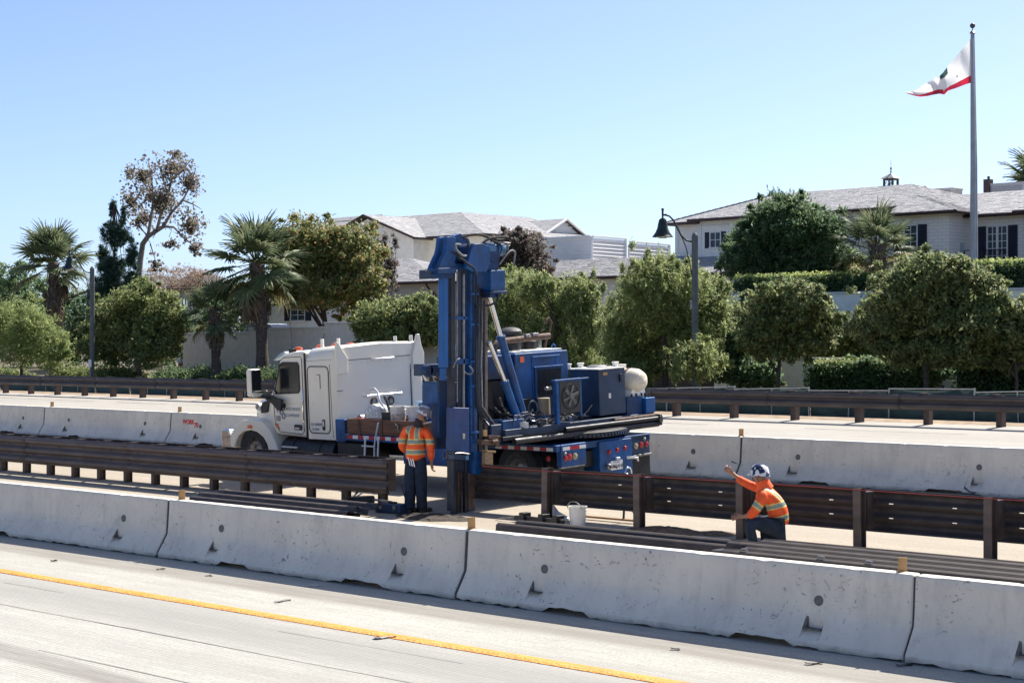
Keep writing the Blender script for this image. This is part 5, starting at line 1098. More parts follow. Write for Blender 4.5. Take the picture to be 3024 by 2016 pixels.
def leaf_mesh(name, P_, size, cols, m, asp=.45, upb=.35, nrm=None):
    n = len(P_); d = rng.normal(size=(n, 3)); d /= np.linalg.norm(d, axis=1, keepdims=True)
    q = rng.normal(size=(n, 3))
    if nrm is not None: q = q*.6+nrm*.9
    q[:, 2] += upb; s = np.cross(d, q); s /= np.linalg.norm(s, axis=1, keepdims=True)+1e-9
    L = (size*rng.uniform(.6, 1.35, n))[:, None]
    v = np.empty((n, 4, 3)); v[:, 0] = P_-d*L*.5; v[:, 1] = P_+s*L*asp*.5+d*L*.05; v[:, 2] = P_+d*L*.5; v[:, 3] = P_-s*L*asp*.5+d*L*.05
    me = bpy.data.meshes.new(name); me.vertices.add(n*4); me.vertices.foreach_set('co', v.astype(np.float32).ravel())
    me.loops.add(n*4); me.loops.foreach_set('vertex_index', np.arange(n*4, dtype=np.int32))
    me.polygons.add(n); me.polygons.foreach_set('loop_start', np.arange(0, n*4, 4, dtype=np.int32))
    ca = me.color_attributes.new('leafcol', 'FLOAT_COLOR', 'POINT')
    c4 = np.ones((n, 4, 4), np.float32); c4[:, :, :3] = cols[:, None, :]; ca.data.foreach_set('color', c4.ravel())
    me.materials.append(m); me.update(); me.validate(); return me
def palette(n, cols, wts=None, jit=.18):
    cols = np.array(cols); i = rng.choice(len(cols), n, p=wts); c = cols[i]*rng.uniform(1-jit, 1+jit, (n, 1)); return np.clip(c, .003, 1)
AX = np.array([[RT[0], RT[1], 0], [FW[0], FW[1], 0], [0, 0, 1]])
def ellipsoids(ells, Y, dsc=.85, dj=.5):
    out = []
    for e in ells:
        x, y, rx, ry = e[:4]; dy = e[4] if len(e) > 4 else random.uniform(-dj, dj); k = mpd(x, Y+dy)
        out.append((np.array(AD(x, y, Y+dy)), np.array([rx*k, min(rx, 90)*k*dsc, ry*k])*1.05))
    return out
def scatter(ells, clumps, per, cl=.24, inner=.25, shell=.5, ani=(1, 1, .8), stray=.16):
    """leaf points gathered in uneven clumps through the ellipsoids; returns points, outward normals and clump centres"""
    vol = np.array([r[0]*r[2] for _, r in ells]); pr = vol/vol.sum(); P_, N_, CC = [], [], []; ani = np.array(ani)
    bd = rng.normal(size=(len(ells), 12, 3)); bd /= np.linalg.norm(bd, axis=2, keepdims=True); bw = rng.uniform(-.32, .34, (len(ells), 12))
    for k in range(clumps):
        ie = rng.choice(len(ells), p=pr); c, r = ells[ie]
        d = rng.normal(size=3); d /= np.linalg.norm(d); rad = rng.uniform(shell, 1.0) if rng.random() < .8 else rng.uniform(.95, 1.22)
        rad *= 1+float((bw[ie]*np.maximum(0, bd[ie] @ d)**7).sum())
        if rng.random() < inner: rad = rng.uniform(.1, shell+.1)
        cc = c+(AX.T @ (d*r*rad)); rm = max(.10, r.mean()*cl*rng.uniform(.4, 1.5)*(.6 if rad > 1.02 else 1)); CC.append(cc)
        n = max(4, int(per*rng.uniform(.35, 1.6)))
        q = rng.normal(size=(n, 3))*.55*ani*rng.uniform(.7, 1.35, 3)
        P_.append(cc+q*rm); N_.append(q+np.array([0, 0, .25])+.5*(AX.T @ d))
    n = int(sum(len(a) for a in P_)*stray); idx = rng.choice(len(ells), n, p=pr); d = rng.normal(size=(n, 3)); d /= np.linalg.norm(d, axis=1, keepdims=True)
    cs_ = np.array([c for c, _ in ells])[idx]; rs_ = np.array([r for _, r in ells])[idx]; P_.append(cs_+(d*rs_*rng.uniform(.5, 1.08, (n, 1))) @ AX); N_.append(d @ AX)
    return np.vstack(P_), np.vstack(N_), CC
def limbs(base, top, CC, r0, nb=7, m=M_bark, name='trunk', par=None, lean=0, crook=.12):
    mb = MB(); base, top = Vector(base), Vector(top); pts = []; n = 6
    for i in range(n+1):
        t_ = i/n; pts.append(base.lerp(top, t_)+Vector((random.uniform(-1, 1), random.uniform(-1, 1), 0))*crook*(0 if i == 0 else t_)*(top-base).length*.15)
    mb.path(pts, [r0*1.35]+[r0*(1-.55*i/n) for i in range(1, n+1)], 10)
    ch = random.sample(list(CC), min(nb, len(CC)))
    for c in ch:
        c = Vector(c); s_ = pts[random.randint(max(1, n-3), n)]; mid = s_.lerp(c, .5)+Vector((random.uniform(-.2, .2), random.uniform(-.2, .2), .1))*(c-s_).length*.35
        mb.path([s_, s_.lerp(mid, .5), mid, mid.lerp(c, .55), c], [r0*.42, r0*.34, r0*.26, r0*.17, r0*.07], 7)
    return mb.build(name, m, par, ang=60)
G = dict(
    olive=([(.186, .230, .065), (.131, .180, .055), (.285, .295, .092), (.088, .128, .048), (.372, .350, .143)], [.3, .3, .15, .2, .05]),
    dark=([(0.078, 0.143, 0.055), (0.056, 0.111, 0.052), (0.124, 0.189, 0.066), (0.181, 0.235, 0.077)], [.4, .3, .2, .1]),
    willow=([(0.218, 0.279, 0.089), (0.294, 0.335, 0.106), (0.14, 0.196, 0.073), (0.41, 0.401, 0.148)], [.4, .25, .25, .1]),
    bright=([(.230, .298, .086), (.307, .355, .115), (.154, .211, .067)], [.4, .3, .3]),
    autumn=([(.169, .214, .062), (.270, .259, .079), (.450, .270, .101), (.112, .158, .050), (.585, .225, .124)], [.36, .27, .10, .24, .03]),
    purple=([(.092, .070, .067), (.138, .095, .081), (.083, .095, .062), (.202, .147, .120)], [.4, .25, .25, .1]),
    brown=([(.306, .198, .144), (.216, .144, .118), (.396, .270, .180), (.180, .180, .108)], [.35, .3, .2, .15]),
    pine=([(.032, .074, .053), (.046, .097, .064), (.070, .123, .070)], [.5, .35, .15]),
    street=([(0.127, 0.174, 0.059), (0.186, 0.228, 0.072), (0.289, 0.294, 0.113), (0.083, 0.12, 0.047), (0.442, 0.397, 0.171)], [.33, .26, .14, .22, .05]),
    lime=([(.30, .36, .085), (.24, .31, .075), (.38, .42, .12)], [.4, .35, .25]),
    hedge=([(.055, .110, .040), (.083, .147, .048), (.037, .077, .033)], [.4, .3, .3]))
def tree(name, label, cat, Y, ells, foot, crown_at, clumps, per, size, pal, r0=.16, cl=.24, inner=.25, asp=.45, m=M_leaf, nb=8, bark=M_bark, group='trees and shrubs beyond the far roadside', shell=.5, foot_z=None, upb=.35, jit=.2, dj=.5, ani=(1, 1, .8)):
    p = AD(foot[0], foot[1], Y); fz = gz(Y) if foot_z is None else foot_z
    t = empty(name, (p.x, p.y, fz)); tag(t, label, cat, group)
    P_, N_, CC = scatter(ellipsoids(ells, Y, dj=dj), int(clumps*1.7), per*.8, cl, inner, shell, ani)
    P_ = P_-np.array([p.x, p.y, fz]); CC = [c-np.array([p.x, p.y, fz]) for c in CC]
    k = P_[:, 2] > .03; P_, N_ = P_[k], N_[k]
    me = leaf_mesh('crown', P_, size*.92, palette(len(P_), *G[pal], jit), m, asp, upb, N_); inst('crown', me, t)
    c = AD(crown_at[0], crown_at[1], Y); limbs((0, 0, -.1), (c.x-p.x, c.y-p.y, c.z-fz), CC, r0, nb, bark, 'trunk', t)
    return t
tree('willow_shrub', 'feathery yellow-green shrub at the far left edge', 'shrub', 46.5, [(30, 770, 85, 75), (95, 800, 62, 55), (15, 725, 60, 45), (75, 740, 45, 45), (-40, 740, 70, 80), (135, 800, 40, 45)], (50, 850), (50, 780), 260, 130, .17, 'bright', .1, .2, asp=.28)
tree('round_tree', 'round dark-leaved tree between the left palms', 'tree', 48.5, [(315, 745, 92, 66), (245, 775, 62, 52), (378, 745, 52, 66), (320, 690, 66, 42), (280, 720, 60, 50), (350, 800, 60, 40)], (322, 850), (318, 780), 300, 140, .19, 'olive', .13, .2, m=M_gloss)
tree('brown_shrub', 'leafless brown shrubbery behind the round dark tree', 'shrub', 66, [(400, 640, 72, 32), (350, 640, 40, 35), (450, 645, 45, 30)], (400, 800), (400, 680), 110, 60, .15, 'brown', .08, .2, asp=.3)
tree('evergreen_tree', 'dark evergreen mass at the far left behind the first palm', 'tree', 62, [(30, 660, 60, 55), (-20, 680, 60, 60), (80, 690, 60, 60), (150, 720, 70, 70), (60, 760, 120, 60), (210, 740, 55, 80), (170, 800, 100, 50), (420, 760, 80, 60), (330, 780, 90, 70), (560, 700, 60, 60), (600, 670, 40, 50), (500, 720, 50, 50)], (60, 850), (60, 720), 420, 110, .24, 'dark', .2, .2)
tree('magnolia_tree', 'broad yellow-green tree above the garden wall behind the cab', 'tree', 57, [(720, 565, 92, 58), (800, 585, 75, 62), (660, 580, 52, 60), (840, 650, 46, 52), (700, 660, 72, 52), (775, 670, 80, 42), (850, 690, 36, 40), (740, 600, 90, 60)], (745, 760), (745, 690), 420, 150, .22, 'autumn', .2, .19, m=M_gloss, foot_z=2.2)
tree('plum_tree', 'thin purple-leaved tree right of the broad yellow-green tree', 'tree', 60, [(884, 555, 11, 34), (906, 553, 7, 26), (893, 630, 20, 50), (875, 600, 15, 35)], (893, 740), (890, 620), 60, 45, .15, 'purple', .07, .25, foot_z=2.2)
tree('bushy_tree', 'dense glossy bush-shaped tree left of the drill mast', 'tree', 52.5, [(905, 735, 90, 48), (965, 722, 50, 45), (860, 755, 46, 36), (1000, 740, 40, 50), (930, 770, 70, 30)], (925, 860), (920, 770), 260, 140, .2, 'olive', .12, .2, m=M_gloss)
tree('purple_tree', 'dark purple-leaved tree right of the drill mast top', 'tree', 63, [(1200, 585, 62, 55), (1165, 560, 36, 32), (1240, 620, 36, 30), (1190, 545, 30, 22), (1150, 610, 40, 35)], (1195, 760), (1195, 640), 170, 90, .17, 'purple', .12, .2, foot_z=2.2, asp=.55)
tree('willow_tree', 'tall feathery green tree directly right of the drill mast', 'tree', 51, [(1195, 690, 78, 66), (1300, 690, 64, 58), (1160, 760, 55, 75), (1260, 780, 95, 66), (1350, 745, 56, 72), (1340, 680, 44, 50), (1230, 660, 50, 40), (1290, 840, 110, 40), (1170, 840, 70, 40)], (1330, 880), (1290, 760), 470, 150, .19, 'willow', .13, .17, asp=.22, inner=.3, ani=(.75, .75, 1.3))
tree('willow_tree', 'large bright feathery tree in front of the bell lamp pole', 'tree', 47.2, [(1520, 680, 105, 80), (1430, 765, 58, 72), (1610, 745, 82, 85), (1520, 795, 105, 62), (1640, 690, 44, 60), (1500, 640, 60, 45), (1570, 640, 55, 40), (1460, 700, 60, 50), (1600, 830, 70, 45), (1450, 850, 70, 40)], (1530, 885), (1525, 770), 560, 160, .18, 'willow', .14, .165, asp=.22, inner=.3, dj=1.6, ani=(.75, .75, 1.3))
tree('feathery_tree', 'big dark green feathery tree in front of the right house', 'tree', 61, [(1800, 560, 106, 98), (1725, 605, 70, 52), (1885, 605, 82, 55), (1820, 488, 60, 45), (1860, 530, 74, 58), (1765, 520, 58, 50), (1935, 612, 52, 36), (1755, 575, 66, 64), (1700, 585, 45, 50)], (1810, 660), (1805, 570), 520, 150, .24, 'dark', .25, .18, foot_z=4.2, asp=.3)
tree('street_tree', 'small olive street tree with single trunk, left of its larger neighbour', 'tree', 47, [(1800, 725, 88, 62), (1738, 765, 52, 52), (1870, 745, 62, 60), (1800, 678, 55, 36), (1850, 690, 50, 40), (1800, 790, 80, 36)], (1785, 892), (1792, 790), 300, 130, .16, 'street', .085, .19, m=M_gloss, inner=.3)
tree('street_tree', 'wide olive street tree with single trunk below the flagpole', 'tree', 46.6, [(2130, 690, 135, 80), (2035, 745, 78, 58), (2240, 740, 92, 70), (2140, 622, 80, 42), (2205, 640, 62, 42), (2085, 800, 70, 42), (2180, 800, 90, 42), (2270, 690, 50, 60), (2080, 660, 60, 45)], (2127, 892), (2127, 780), 620, 150, .16, 'street', .10, .16, m=M_gloss, inner=.3)
tree('leafy_shrub', 'brown-tipped shrub at the right edge under the hedge', 'shrub', 47.5, [(2335, 760, 55, 60), (2320, 810, 50, 40), (2380, 740, 50, 60)], (2335, 892), (2335, 800), 160, 110, .16, 'street', .06, .2)
tree('leafy_shrub', 'yellowish shrub between the two street trees', 'shrub', 52.5, [(1925, 770, 40, 32), (1960, 800, 45, 35), (1905, 805, 40, 30), (2000, 800, 40, 40)], (1930, 850), (1930, 790), 120, 110, .17, 'olive', .05, .2)
tree('leafy_shrub', 'dark shrub at the foot of the bell lamp pole', 'shrub', 48.5, [(1660, 830, 50, 45), (1720, 850, 60, 35), (1760, 862, 35, 26), (1690, 790, 30, 40)], (1690, 892), (1690, 840), 150, 110, .16, 'dark', .05, .2)
tree('leafy_shrub', 'dark undergrowth behind the engine of the drill rig', 'shrub', 54, [(1400, 830, 100, 55), (1500, 860, 120, 40), (1300, 860, 100, 40), (1600, 850, 90, 50)], (1420, 890), (1420, 850), 240, 110, .2, 'dark', .05, .2)
tree('leafy_shrub', 'dark low shrub in front of the lower wall beneath the wide street tree', 'shrub', 49.6, [(2010, 845, 40, 26), (2140, 850, 40, 30), (1960, 838, 30, 16)], (2100, 892), (2100, 850), 90, 100, .16, 'dark', .04, .25)
tree('leafy_shrub', 'shadowed undergrowth behind the small street tree', 'shrub', 53.5, [(1720, 790, 70, 60), (1800, 800, 80, 40), (1880, 800, 60, 40), (2060, 800, 60, 50), (2160, 810, 80, 45), (2270, 810, 80, 45), (2350, 820, 60, 50), (1860, 765, 70, 50), (1990, 775, 60, 48), (2090, 765, 80, 60), (2250, 760, 90, 60), (1700, 750, 55, 60)], (1760, 850), (1760, 800), 520, 110, .2, 'dark', .05, .2)
for (x, lb) in ((-5, 'low groundcover clump at the foot of the far left shrub'), (165, 'low groundcover clump right of the first palm trunk'), (260, 'low grey-green groundcover clump under the round dark tree'), (400, 'low groundcover clump left of the smallest palm trunk'), (470, 'low groundcover clump round the smallest palm trunk'), (550, 'low groundcover clump between the two palm trunks by the wall'), (640, 'low groundcover clump right of the palm beside the cab')):
    tree('groundcover_shrub', lb, 'shrub', 48.2+(x > 380)*3, [(x, 862, 52, 16), (x+40, 866, 40, 14)], (x, 872), (x, 864), 60, 90, .13, 'olive' if x < 380 else 'dark', .03, .35)
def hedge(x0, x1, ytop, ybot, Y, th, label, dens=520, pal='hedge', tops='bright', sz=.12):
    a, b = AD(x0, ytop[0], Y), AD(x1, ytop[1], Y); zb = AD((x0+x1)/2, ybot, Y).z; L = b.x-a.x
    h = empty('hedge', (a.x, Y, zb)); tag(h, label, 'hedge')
    MB().prism([(.15, 0), (L-.15, 0), (L-.15, b.z-zb-.15), (.15, a.z-zb-.15)], 'y', .15, th-.1).build('dark_core', mat('dark_hedge_core', (.012, .016, .008), 1, 0, .4, 9), h)  # solid core added to block light; its near-black stands for inner shade
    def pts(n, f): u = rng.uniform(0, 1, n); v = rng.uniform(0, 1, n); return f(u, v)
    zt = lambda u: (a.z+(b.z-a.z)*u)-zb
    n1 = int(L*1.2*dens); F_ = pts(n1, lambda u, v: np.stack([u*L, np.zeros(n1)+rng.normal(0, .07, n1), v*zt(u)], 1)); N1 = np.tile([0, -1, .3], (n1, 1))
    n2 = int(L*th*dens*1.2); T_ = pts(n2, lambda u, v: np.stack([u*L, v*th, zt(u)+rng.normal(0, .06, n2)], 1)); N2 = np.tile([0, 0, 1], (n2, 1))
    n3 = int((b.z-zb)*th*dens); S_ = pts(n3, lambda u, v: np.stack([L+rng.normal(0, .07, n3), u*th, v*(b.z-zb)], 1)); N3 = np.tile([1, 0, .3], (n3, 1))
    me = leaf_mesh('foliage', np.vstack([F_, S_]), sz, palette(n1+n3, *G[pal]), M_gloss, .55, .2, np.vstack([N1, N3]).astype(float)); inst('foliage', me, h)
    me = leaf_mesh('sunlit_top_leaves', T_, sz, palette(n2, *G[tops]), M_leaf, .55, .5, N2.astype(float)); inst('sunlit_top_leaves', me, h)  # top leaves coloured brighter to carry the sunlight falling on them
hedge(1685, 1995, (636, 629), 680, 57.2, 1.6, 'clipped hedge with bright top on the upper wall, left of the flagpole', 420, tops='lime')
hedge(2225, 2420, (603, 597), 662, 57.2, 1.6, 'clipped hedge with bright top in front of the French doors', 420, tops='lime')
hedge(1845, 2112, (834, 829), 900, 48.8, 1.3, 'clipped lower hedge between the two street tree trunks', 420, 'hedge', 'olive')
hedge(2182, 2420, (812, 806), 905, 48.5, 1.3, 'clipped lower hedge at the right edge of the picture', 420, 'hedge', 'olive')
# ---- dark pine behind the round tree
pp = AD(265, 850, 60); pn = empty('pine_tree', (pp.x, pp.y, 1.8)); tag(pn, 'dark blue-green pine left of the tall sparse tree', 'tree', 'trees and shrubs beyond the far roadside')
el = ellipsoids([(260, 480, 7, 26), (284, 495, 6, 20), (264, 515, 16, 12), (268, 540, 36, 24), (238, 585, 13, 28), (303, 590, 15, 30), (262, 620, 34, 30), (250, 670, 46, 40), (300, 660, 25, 40), (262, 720, 55, 50)], 60)
P_, N_, CC = scatter(el, 700, 90, .2, .35); o_ = np.array([pp.x, pp.y, 1.8]); inst('crown', leaf_mesh('crown', P_-o_, .24, palette(len(P_), *G['pine']), M_leaf, .14, .3, N_), pn)
c = AD(263, 470, 60); limbs((0, 0, -.1), (c.x-pp.x, c.y-pp.y, c.z-1.8), [q-o_ for q in CC], .09, 26, M_bark, 'trunk', pn, crook=.02)
# ---- tall sparse tree with a bent pale trunk
sp_ = AD(322, 850, 62); st = empty('sycamore_tree', (sp_.x, sp_.y, 1.8)); tag(st, 'tall sparse tree with bent pale trunk and few brown leaves', 'tree', 'trees and shrubs beyond the far roadside')
def SD(x, y, d=0): q = AD(x, y, 62+d); return Vector((q.x-sp_.x, q.y-sp_.y, q.z-1.8))
mb = MB(); kk = mpd(350, 62)
def limb(pts, r0, r1, n=8): mb.path([SD(*p) for p in pts], [r0*kk+(r1-r0)*kk*i/(len(pts)-1) for i in range(len(pts))], n)
limb([(318, 850), (318, 650), (322, 600), (328, 560), (340, 543), (360, 530), (376, 520)], 8, 4.5)
limb([(340, 543), (345, 510), (352, 470), (350, 430), (345, 390), (340, 365)], 4.2, 1); limb([(360, 530), (370, 490), (385, 450), (395, 410), (400, 370), (395, 345)], 4, 1); limb([(376, 520), (392, 490), (420, 460), (440, 420), (450, 385)], 3.5, .9)
limb([(376, 520), (400, 522), (420, 545), (440, 560), (455, 575)], 3, .9); limb([(345, 510), (325, 480), (305, 460), (290, 450)], 2.6, .8); limb([(350, 450), (330, 420), (312, 400), (300, 385)], 2.4, .8); limb([(385, 450), (375, 410), (365, 380), (358, 362)], 2.2, .7); limb([(340, 543), (320, 520), (300, 515), (285, 500)], 2, .7); limb([(345, 560), (355, 590), (362, 620)], 1.6, .6)
limb([(420, 460), (445, 470), (462, 480)], 2, .7); limb([(395, 410), (420, 390), (440, 365)], 2, .7)
for i in range(90):
    x = random.uniform(290, 460); y = random.uniform(370, 560); x2 = x+random.uniform(-22, 22); y2 = y-random.uniform(0, 25)
    if (x-375)**2/90**2+(y-455)**2/110**2 < 1: limb([(x, y, random.uniform(-1, 1)), ((x+x2)/2+random.uniform(-4, 4), (y+y2)/2), (x2, y2, random.uniform(-1, 1))], .9, .35, 5)
mb.build('trunk', M_palebark, st, ang=70)
el = ellipsoids([(330, 405, 40, 40), (395, 385, 45, 40), (435, 420, 32, 50), (300, 460, 26, 38), (372, 460, 62, 50), (440, 520, 30, 50), (300, 395, 18, 22), (400, 355, 18, 14), (330, 500, 45, 30), (450, 570, 18, 18), (360, 610, 16, 30), (395, 560, 30, 14)], 62)
P_, N_, CC = scatter(el, 620, 9, .34, .5, .2); o_ = np.array([sp_.x, sp_.y, 1.8]); inst('crown', leaf_mesh('crown', P_-o_, .19, palette(len(P_), [(.17, .13, .10), (.13, .12, .08), (.22, .16, .12), (.10, .12, .07)], [.35, .3, .2, .15]), M_leaf, .7, 0), st)
# ---- fan palms
def frond_mesh(name, dead=False, seed=0, Lp=.95, Lb=.95, span=135, nseg=26, droop=.35, cols=None):
    r_ = random.Random(seed); V_, F_, Cc = [], [], []
    def quad(a, b, c, d, col): i = len(V_); V_.extend([a, b, c, d]); F_.append((i, i+1, i+2, i+3)); Cc.extend([col]*4)
    def col(): return cols[r_.randrange(len(cols))]
    pc = (.10, .105, .04) if not dead else (.14, .10, .065); n = 5
    for i in range(n):                                            # petiole, triangular section, gently arched
        x0, x1 = Lp*i/n, Lp*(i+1)/n; z0, z1 = -.10*(x0/Lp)**2, -.10*(x1/Lp)**2; w0, w1 = .035*(1-.5*i/n), .035*(1-.5*(i+1)/n)
        quad((x0, -w0, z0), (x1, -w1, z1), (x1, 0, z1+w1), (x0, 0, z0+w0), pc); quad((x0, 0, z0+w0), (x1, 0, z1+w1), (x1, w1, z1), (x0, w0, z0), pc); quad((x0, w0, z0), (x1, w1, z1), (x1, -w1, z1), (x0, -w0, z0), pc)
    for k in range(nseg):
        a = R(-span+2*span*k/(nseg-1)+r_.uniform(-3, 3)); L_ = Lb*(1-.25*abs(a)/R(span))*r_.uniform(.85, 1.1); wd = .052; c = col(); dr = droop*r_.uniform(.6, 1.5)*(2.2 if dead else 1)
        prev = None; m_ = 4
        for i in range(m_+1):
            t_ = i/m_; rr_ = L_*t_; x = Lp+rr_*math.cos(a)*(1-.15*t_*dr); y = rr_*math.sin(a)*(.92 if not dead else .55); z = -.10+.10*abs(math.sin(a))*t_*(1 if not dead else .2)-dr*L_*max(0, t_-.35)**2*1.3
            w_ = wd*(t_*1.5+.15 if t_ < .5 else 1.8*(1-t_)+.02); px, py = -math.sin(a)*w_, math.cos(a)*w_
            cur = ((x-px, y-py, z-.012), (x, y, z+.012), (x+px, y+py, z-.012))
            if prev: quad(prev[0], cur[0], cur[1], prev[1], c); quad(prev[1], cur[1], cur[2], prev[2], c)
            prev = cur
    me = bpy.data.meshes.new(name); me.from_pydata(V_, [], F_); ca = me.color_attributes.new('leafcol', 'FLOAT_COLOR', 'POINT'); ca.data.foreach_set('color', np.array([(*c, 1) for c in Cc], np.float32).ravel()); me.materials.append(M_frond); return me
gc = [(.08, .12, .05), (.11, .15, .06), (.06, .095, .042), (.15, .175, .08)]; dc = [(.20, .15, .10), (.14, .10, .07), (.26, .20, .13)]; yc_ = [(.20, .17, .06), (.14, .14, .05), (.24, .18, .07)]
FR = [frond_mesh('frond', False, s, 1.0, 1.05, 130, 26, .25+.1*s, gc) for s in range(3)]; FD = [frond_mesh('dead_frond', True, s+9, .7, .95, 60, 16, .3, dc) for s in range(2)]; FY = [frond_mesh('frond', False, 30, 1.0, 1.0, 125, 24, .6, yc_)]
def palm(label, Y, foot, crown, size, nf=30, nd=0, seed=0, elev=(78, -38), tr=.24, dead_z=1.3, fz=None, boots=1.0, ny=2, bare=0):
    r_ = random.Random(seed); p = AD(foot[0], foot[1], Y); fz = gz(Y) if fz is None else fz; c = AD(crown[0], crown[1], Y); H_ = c.z-fz
    t = empty('fan_palm', (p.x, p.y, fz)); tag(t, label, 'palm', 'fan palms'); dx, dy = c.x-p.x, c.y-p.y
    prof = []; N = 30
    for i in range(N+1):
        q = i/N; prof.append((Vector((dx*q*q, dy*q*q, H_*q)), tr*(1.25-.35*min(1, q*4))*(1+(.10 if q > .45 else .02)*r_.uniform(-1, 1))*(1.15 if .5 < q < .97 else 1)))
    MB().path([a for a, _ in prof], [b for _, b in prof], 14).build('trunk', M_palmbark, t, ang=80)
    bt = MB()                                                     # old leaf bases
    for i in range(int(150*boots)):
        q = r_.uniform(.42, .97); a = r_.uniform(0, 6.283); rr_ = tr*1.0; b0 = Vector((dx*q*q+rr_*math.cos(a), dy*q*q+rr_*math.sin(a), H_*q)); o_ = Vector((math.cos(a), math.sin(a), 0)); s_ = Vector((-math.sin(a), math.cos(a), 0)); l = r_.uniform(.12, .26)
        tip = b0+o_*l*.45+Vector((0, 0, l)); bt.add([b0-s_*.06, b0+s_*.06, tip+s_*.02, tip-s_*.02, b0+o_*.05-Vector((0, 0, .06))], [(0, 1, 2, 3), (0, 3, 4), (1, 4, 2), (4, 3, 2)])
    tag(bt.build('leaf_bases', mat('dry_leaf_base', (.16, .125, .10), .95, 0, .4, 12), t, smooth=False, fix=False), kind='stuff')
    top = Vector((dx, dy, H_))
    for k in range(nf):
        q = (k+.5)/nf; el_ = elev[0]+(elev[1]-elev[0])*q**1.15+r_.uniform(-9, 9); az = k*2.39996+r_.uniform(-.3, .3)
        me = (FY[0] if k >= nf-ny else FR[r_.randrange(3)])
        inst('frond', me, t, top+Vector((math.cos(az), math.sin(az), 0))*.08+Vector((0, 0, -.35*q)), (r_.uniform(-.5, .5), R(-el_), az), size*r_.uniform(.85, 1.12))
    for k in range(nd):
        az = r_.uniform(0, 6.283); inst('dead_frond', FD[k % 2], t, top+Vector((math.cos(az)*tr*.9, math.sin(az)*tr*.9, -.4-dead_z*r_.random())), (r_.uniform(-.7, .7), R(r_.uniform(62, 86)), az), size*r_.uniform(.8, 1.05))
    return t
palm('leftmost fan palm with a shaggy skirt of dead fronds', 50, (127, 860), (122, 600), 1.12, 30, 26, 1, (82, -35), .27, 1.7)
palm('tall fan palm left of the broad yellow-green tree, skirt of dark fronds', 51.5, (603, 862), (588, 598), 1.24, 34, 18, 2, (80, -55), .30, 1.0)
palm('smallest fan palm in front of the garden wall', 50.5, (497, 862), (492, 708), .86, 22, 4, 3, (82, -62), .25, .3)
palm('fan palm with yellowing fronds in front of the right house', 58.5, (2020, 660), (2014, 562), .88, 24, 10, 4, (85, -35), .26, .6, 4.4, .6, 6)
palm('fan palm cut by the right picture edge above the roof', 86, (2392, 640), (2388, 420), 1.15, 28, 6, 5, (80, -40), .28, .6, 5.0, .5)
# ================================================================== WALLS, TERRACES AND HOUSES
random.seed(33)
def stucco(name, col, sc=3, b=.25): return mat(name, col, .9, 0, .07, sc, b, 45, dirt=tuple(c*.78 for c in col), dirt_amt=.35)
M_stucco = stucco('warm_grey_stucco', (.72, .64, .55)); M_white_wall = stucco('white_stucco', (.90, .86, .77)); M_cap = stucco('pale_coping', (.66, .64, .60))
M_gutter = mat('brown_gutter', (.060, .036, .034), .5, .2, .15, 4); M_shutter = mat('navy_shutter', (.012, .020, .045), .55, 0, .15, 5); M_trim = mat('white_trim', (.78, .77, .74), .6, 0, .04, 3)
M_pane = mat('window_glass', (.045, .06, .07), .22, 0, .2, 1.5); M_curtain = mat('net_curtain', (.30, .33, .33), .8, 0, .2, 4)
M_terrace = mat('terrace_soil', (.09, .07, .045), .95, 0, .3, 2)
# painted brick
m, t_, b_ = gen_mat('painted_brick'); v_ = obj_co(t_); bk_ = _n(t_, 'ShaderNodeTexBrick'); bk_.inputs['Scale'].default_value = 1; bk_.inputs['Brick Width'].default_value = .42; bk_.inputs['Row Height'].default_value = .14; bk_.inputs['Mortar Size'].default_value = .008
mpx = _n(t_, 'ShaderNodeMapping'); mpx.inputs['Rotation'].default_value = (R(90), 0, 0); t_.links.new(v_, mpx.inputs[0]); t_.links.new(mpx.outputs[0], bk_.inputs['Vector'])
bk_.inputs['Color1'].default_value = (.90, .86, .78, 1); bk_.inputs['Color2'].default_value = (.86, .825, .75, 1); bk_.inputs['Mortar'].default_value = (.60, .58, .54, 1)
t_.links.new(mixc(t_, ramp(t_, noise(t_, 2, 5, .6, v_), [(.5, (0, 0, 0)), (.8, (.4,)*3)]), bk_.outputs[0], (.68, .655, .61)), b_.inputs['Base Color']); b_.inputs['Roughness'].default_value = .85; bump(t_, b_, bk_.outputs[0], .4, .02); M_brick = m
def shingle_mat(name, cols):
    m, t, b = gen_mat(name); a = _n(t, 'ShaderNodeVertexColor'); a.layer_name = 'leafcol'
    c = mixc(t, ramp(t, noise(t, 22, 4, .7, obj_co(t)), [(.35, (0, 0, 0)), (.7, (.22,)*3)]), a.outputs[0], tuple(x*.55 for x in cols[0]))
    t.links.new(c, b.inputs['Base Color']); b.inputs['Roughness'].default_value = .75; return m
SHC = [(.375, .37, .375), (.415, .41, .412), (.34, .335, .345), (.44, .435, .435), (.39, .38, .385)]
M_shingle = shingle_mat('grey_shingle', SHC); M_deckroof = mat('dark_roof_felt', (.08, .075, .075), .9)
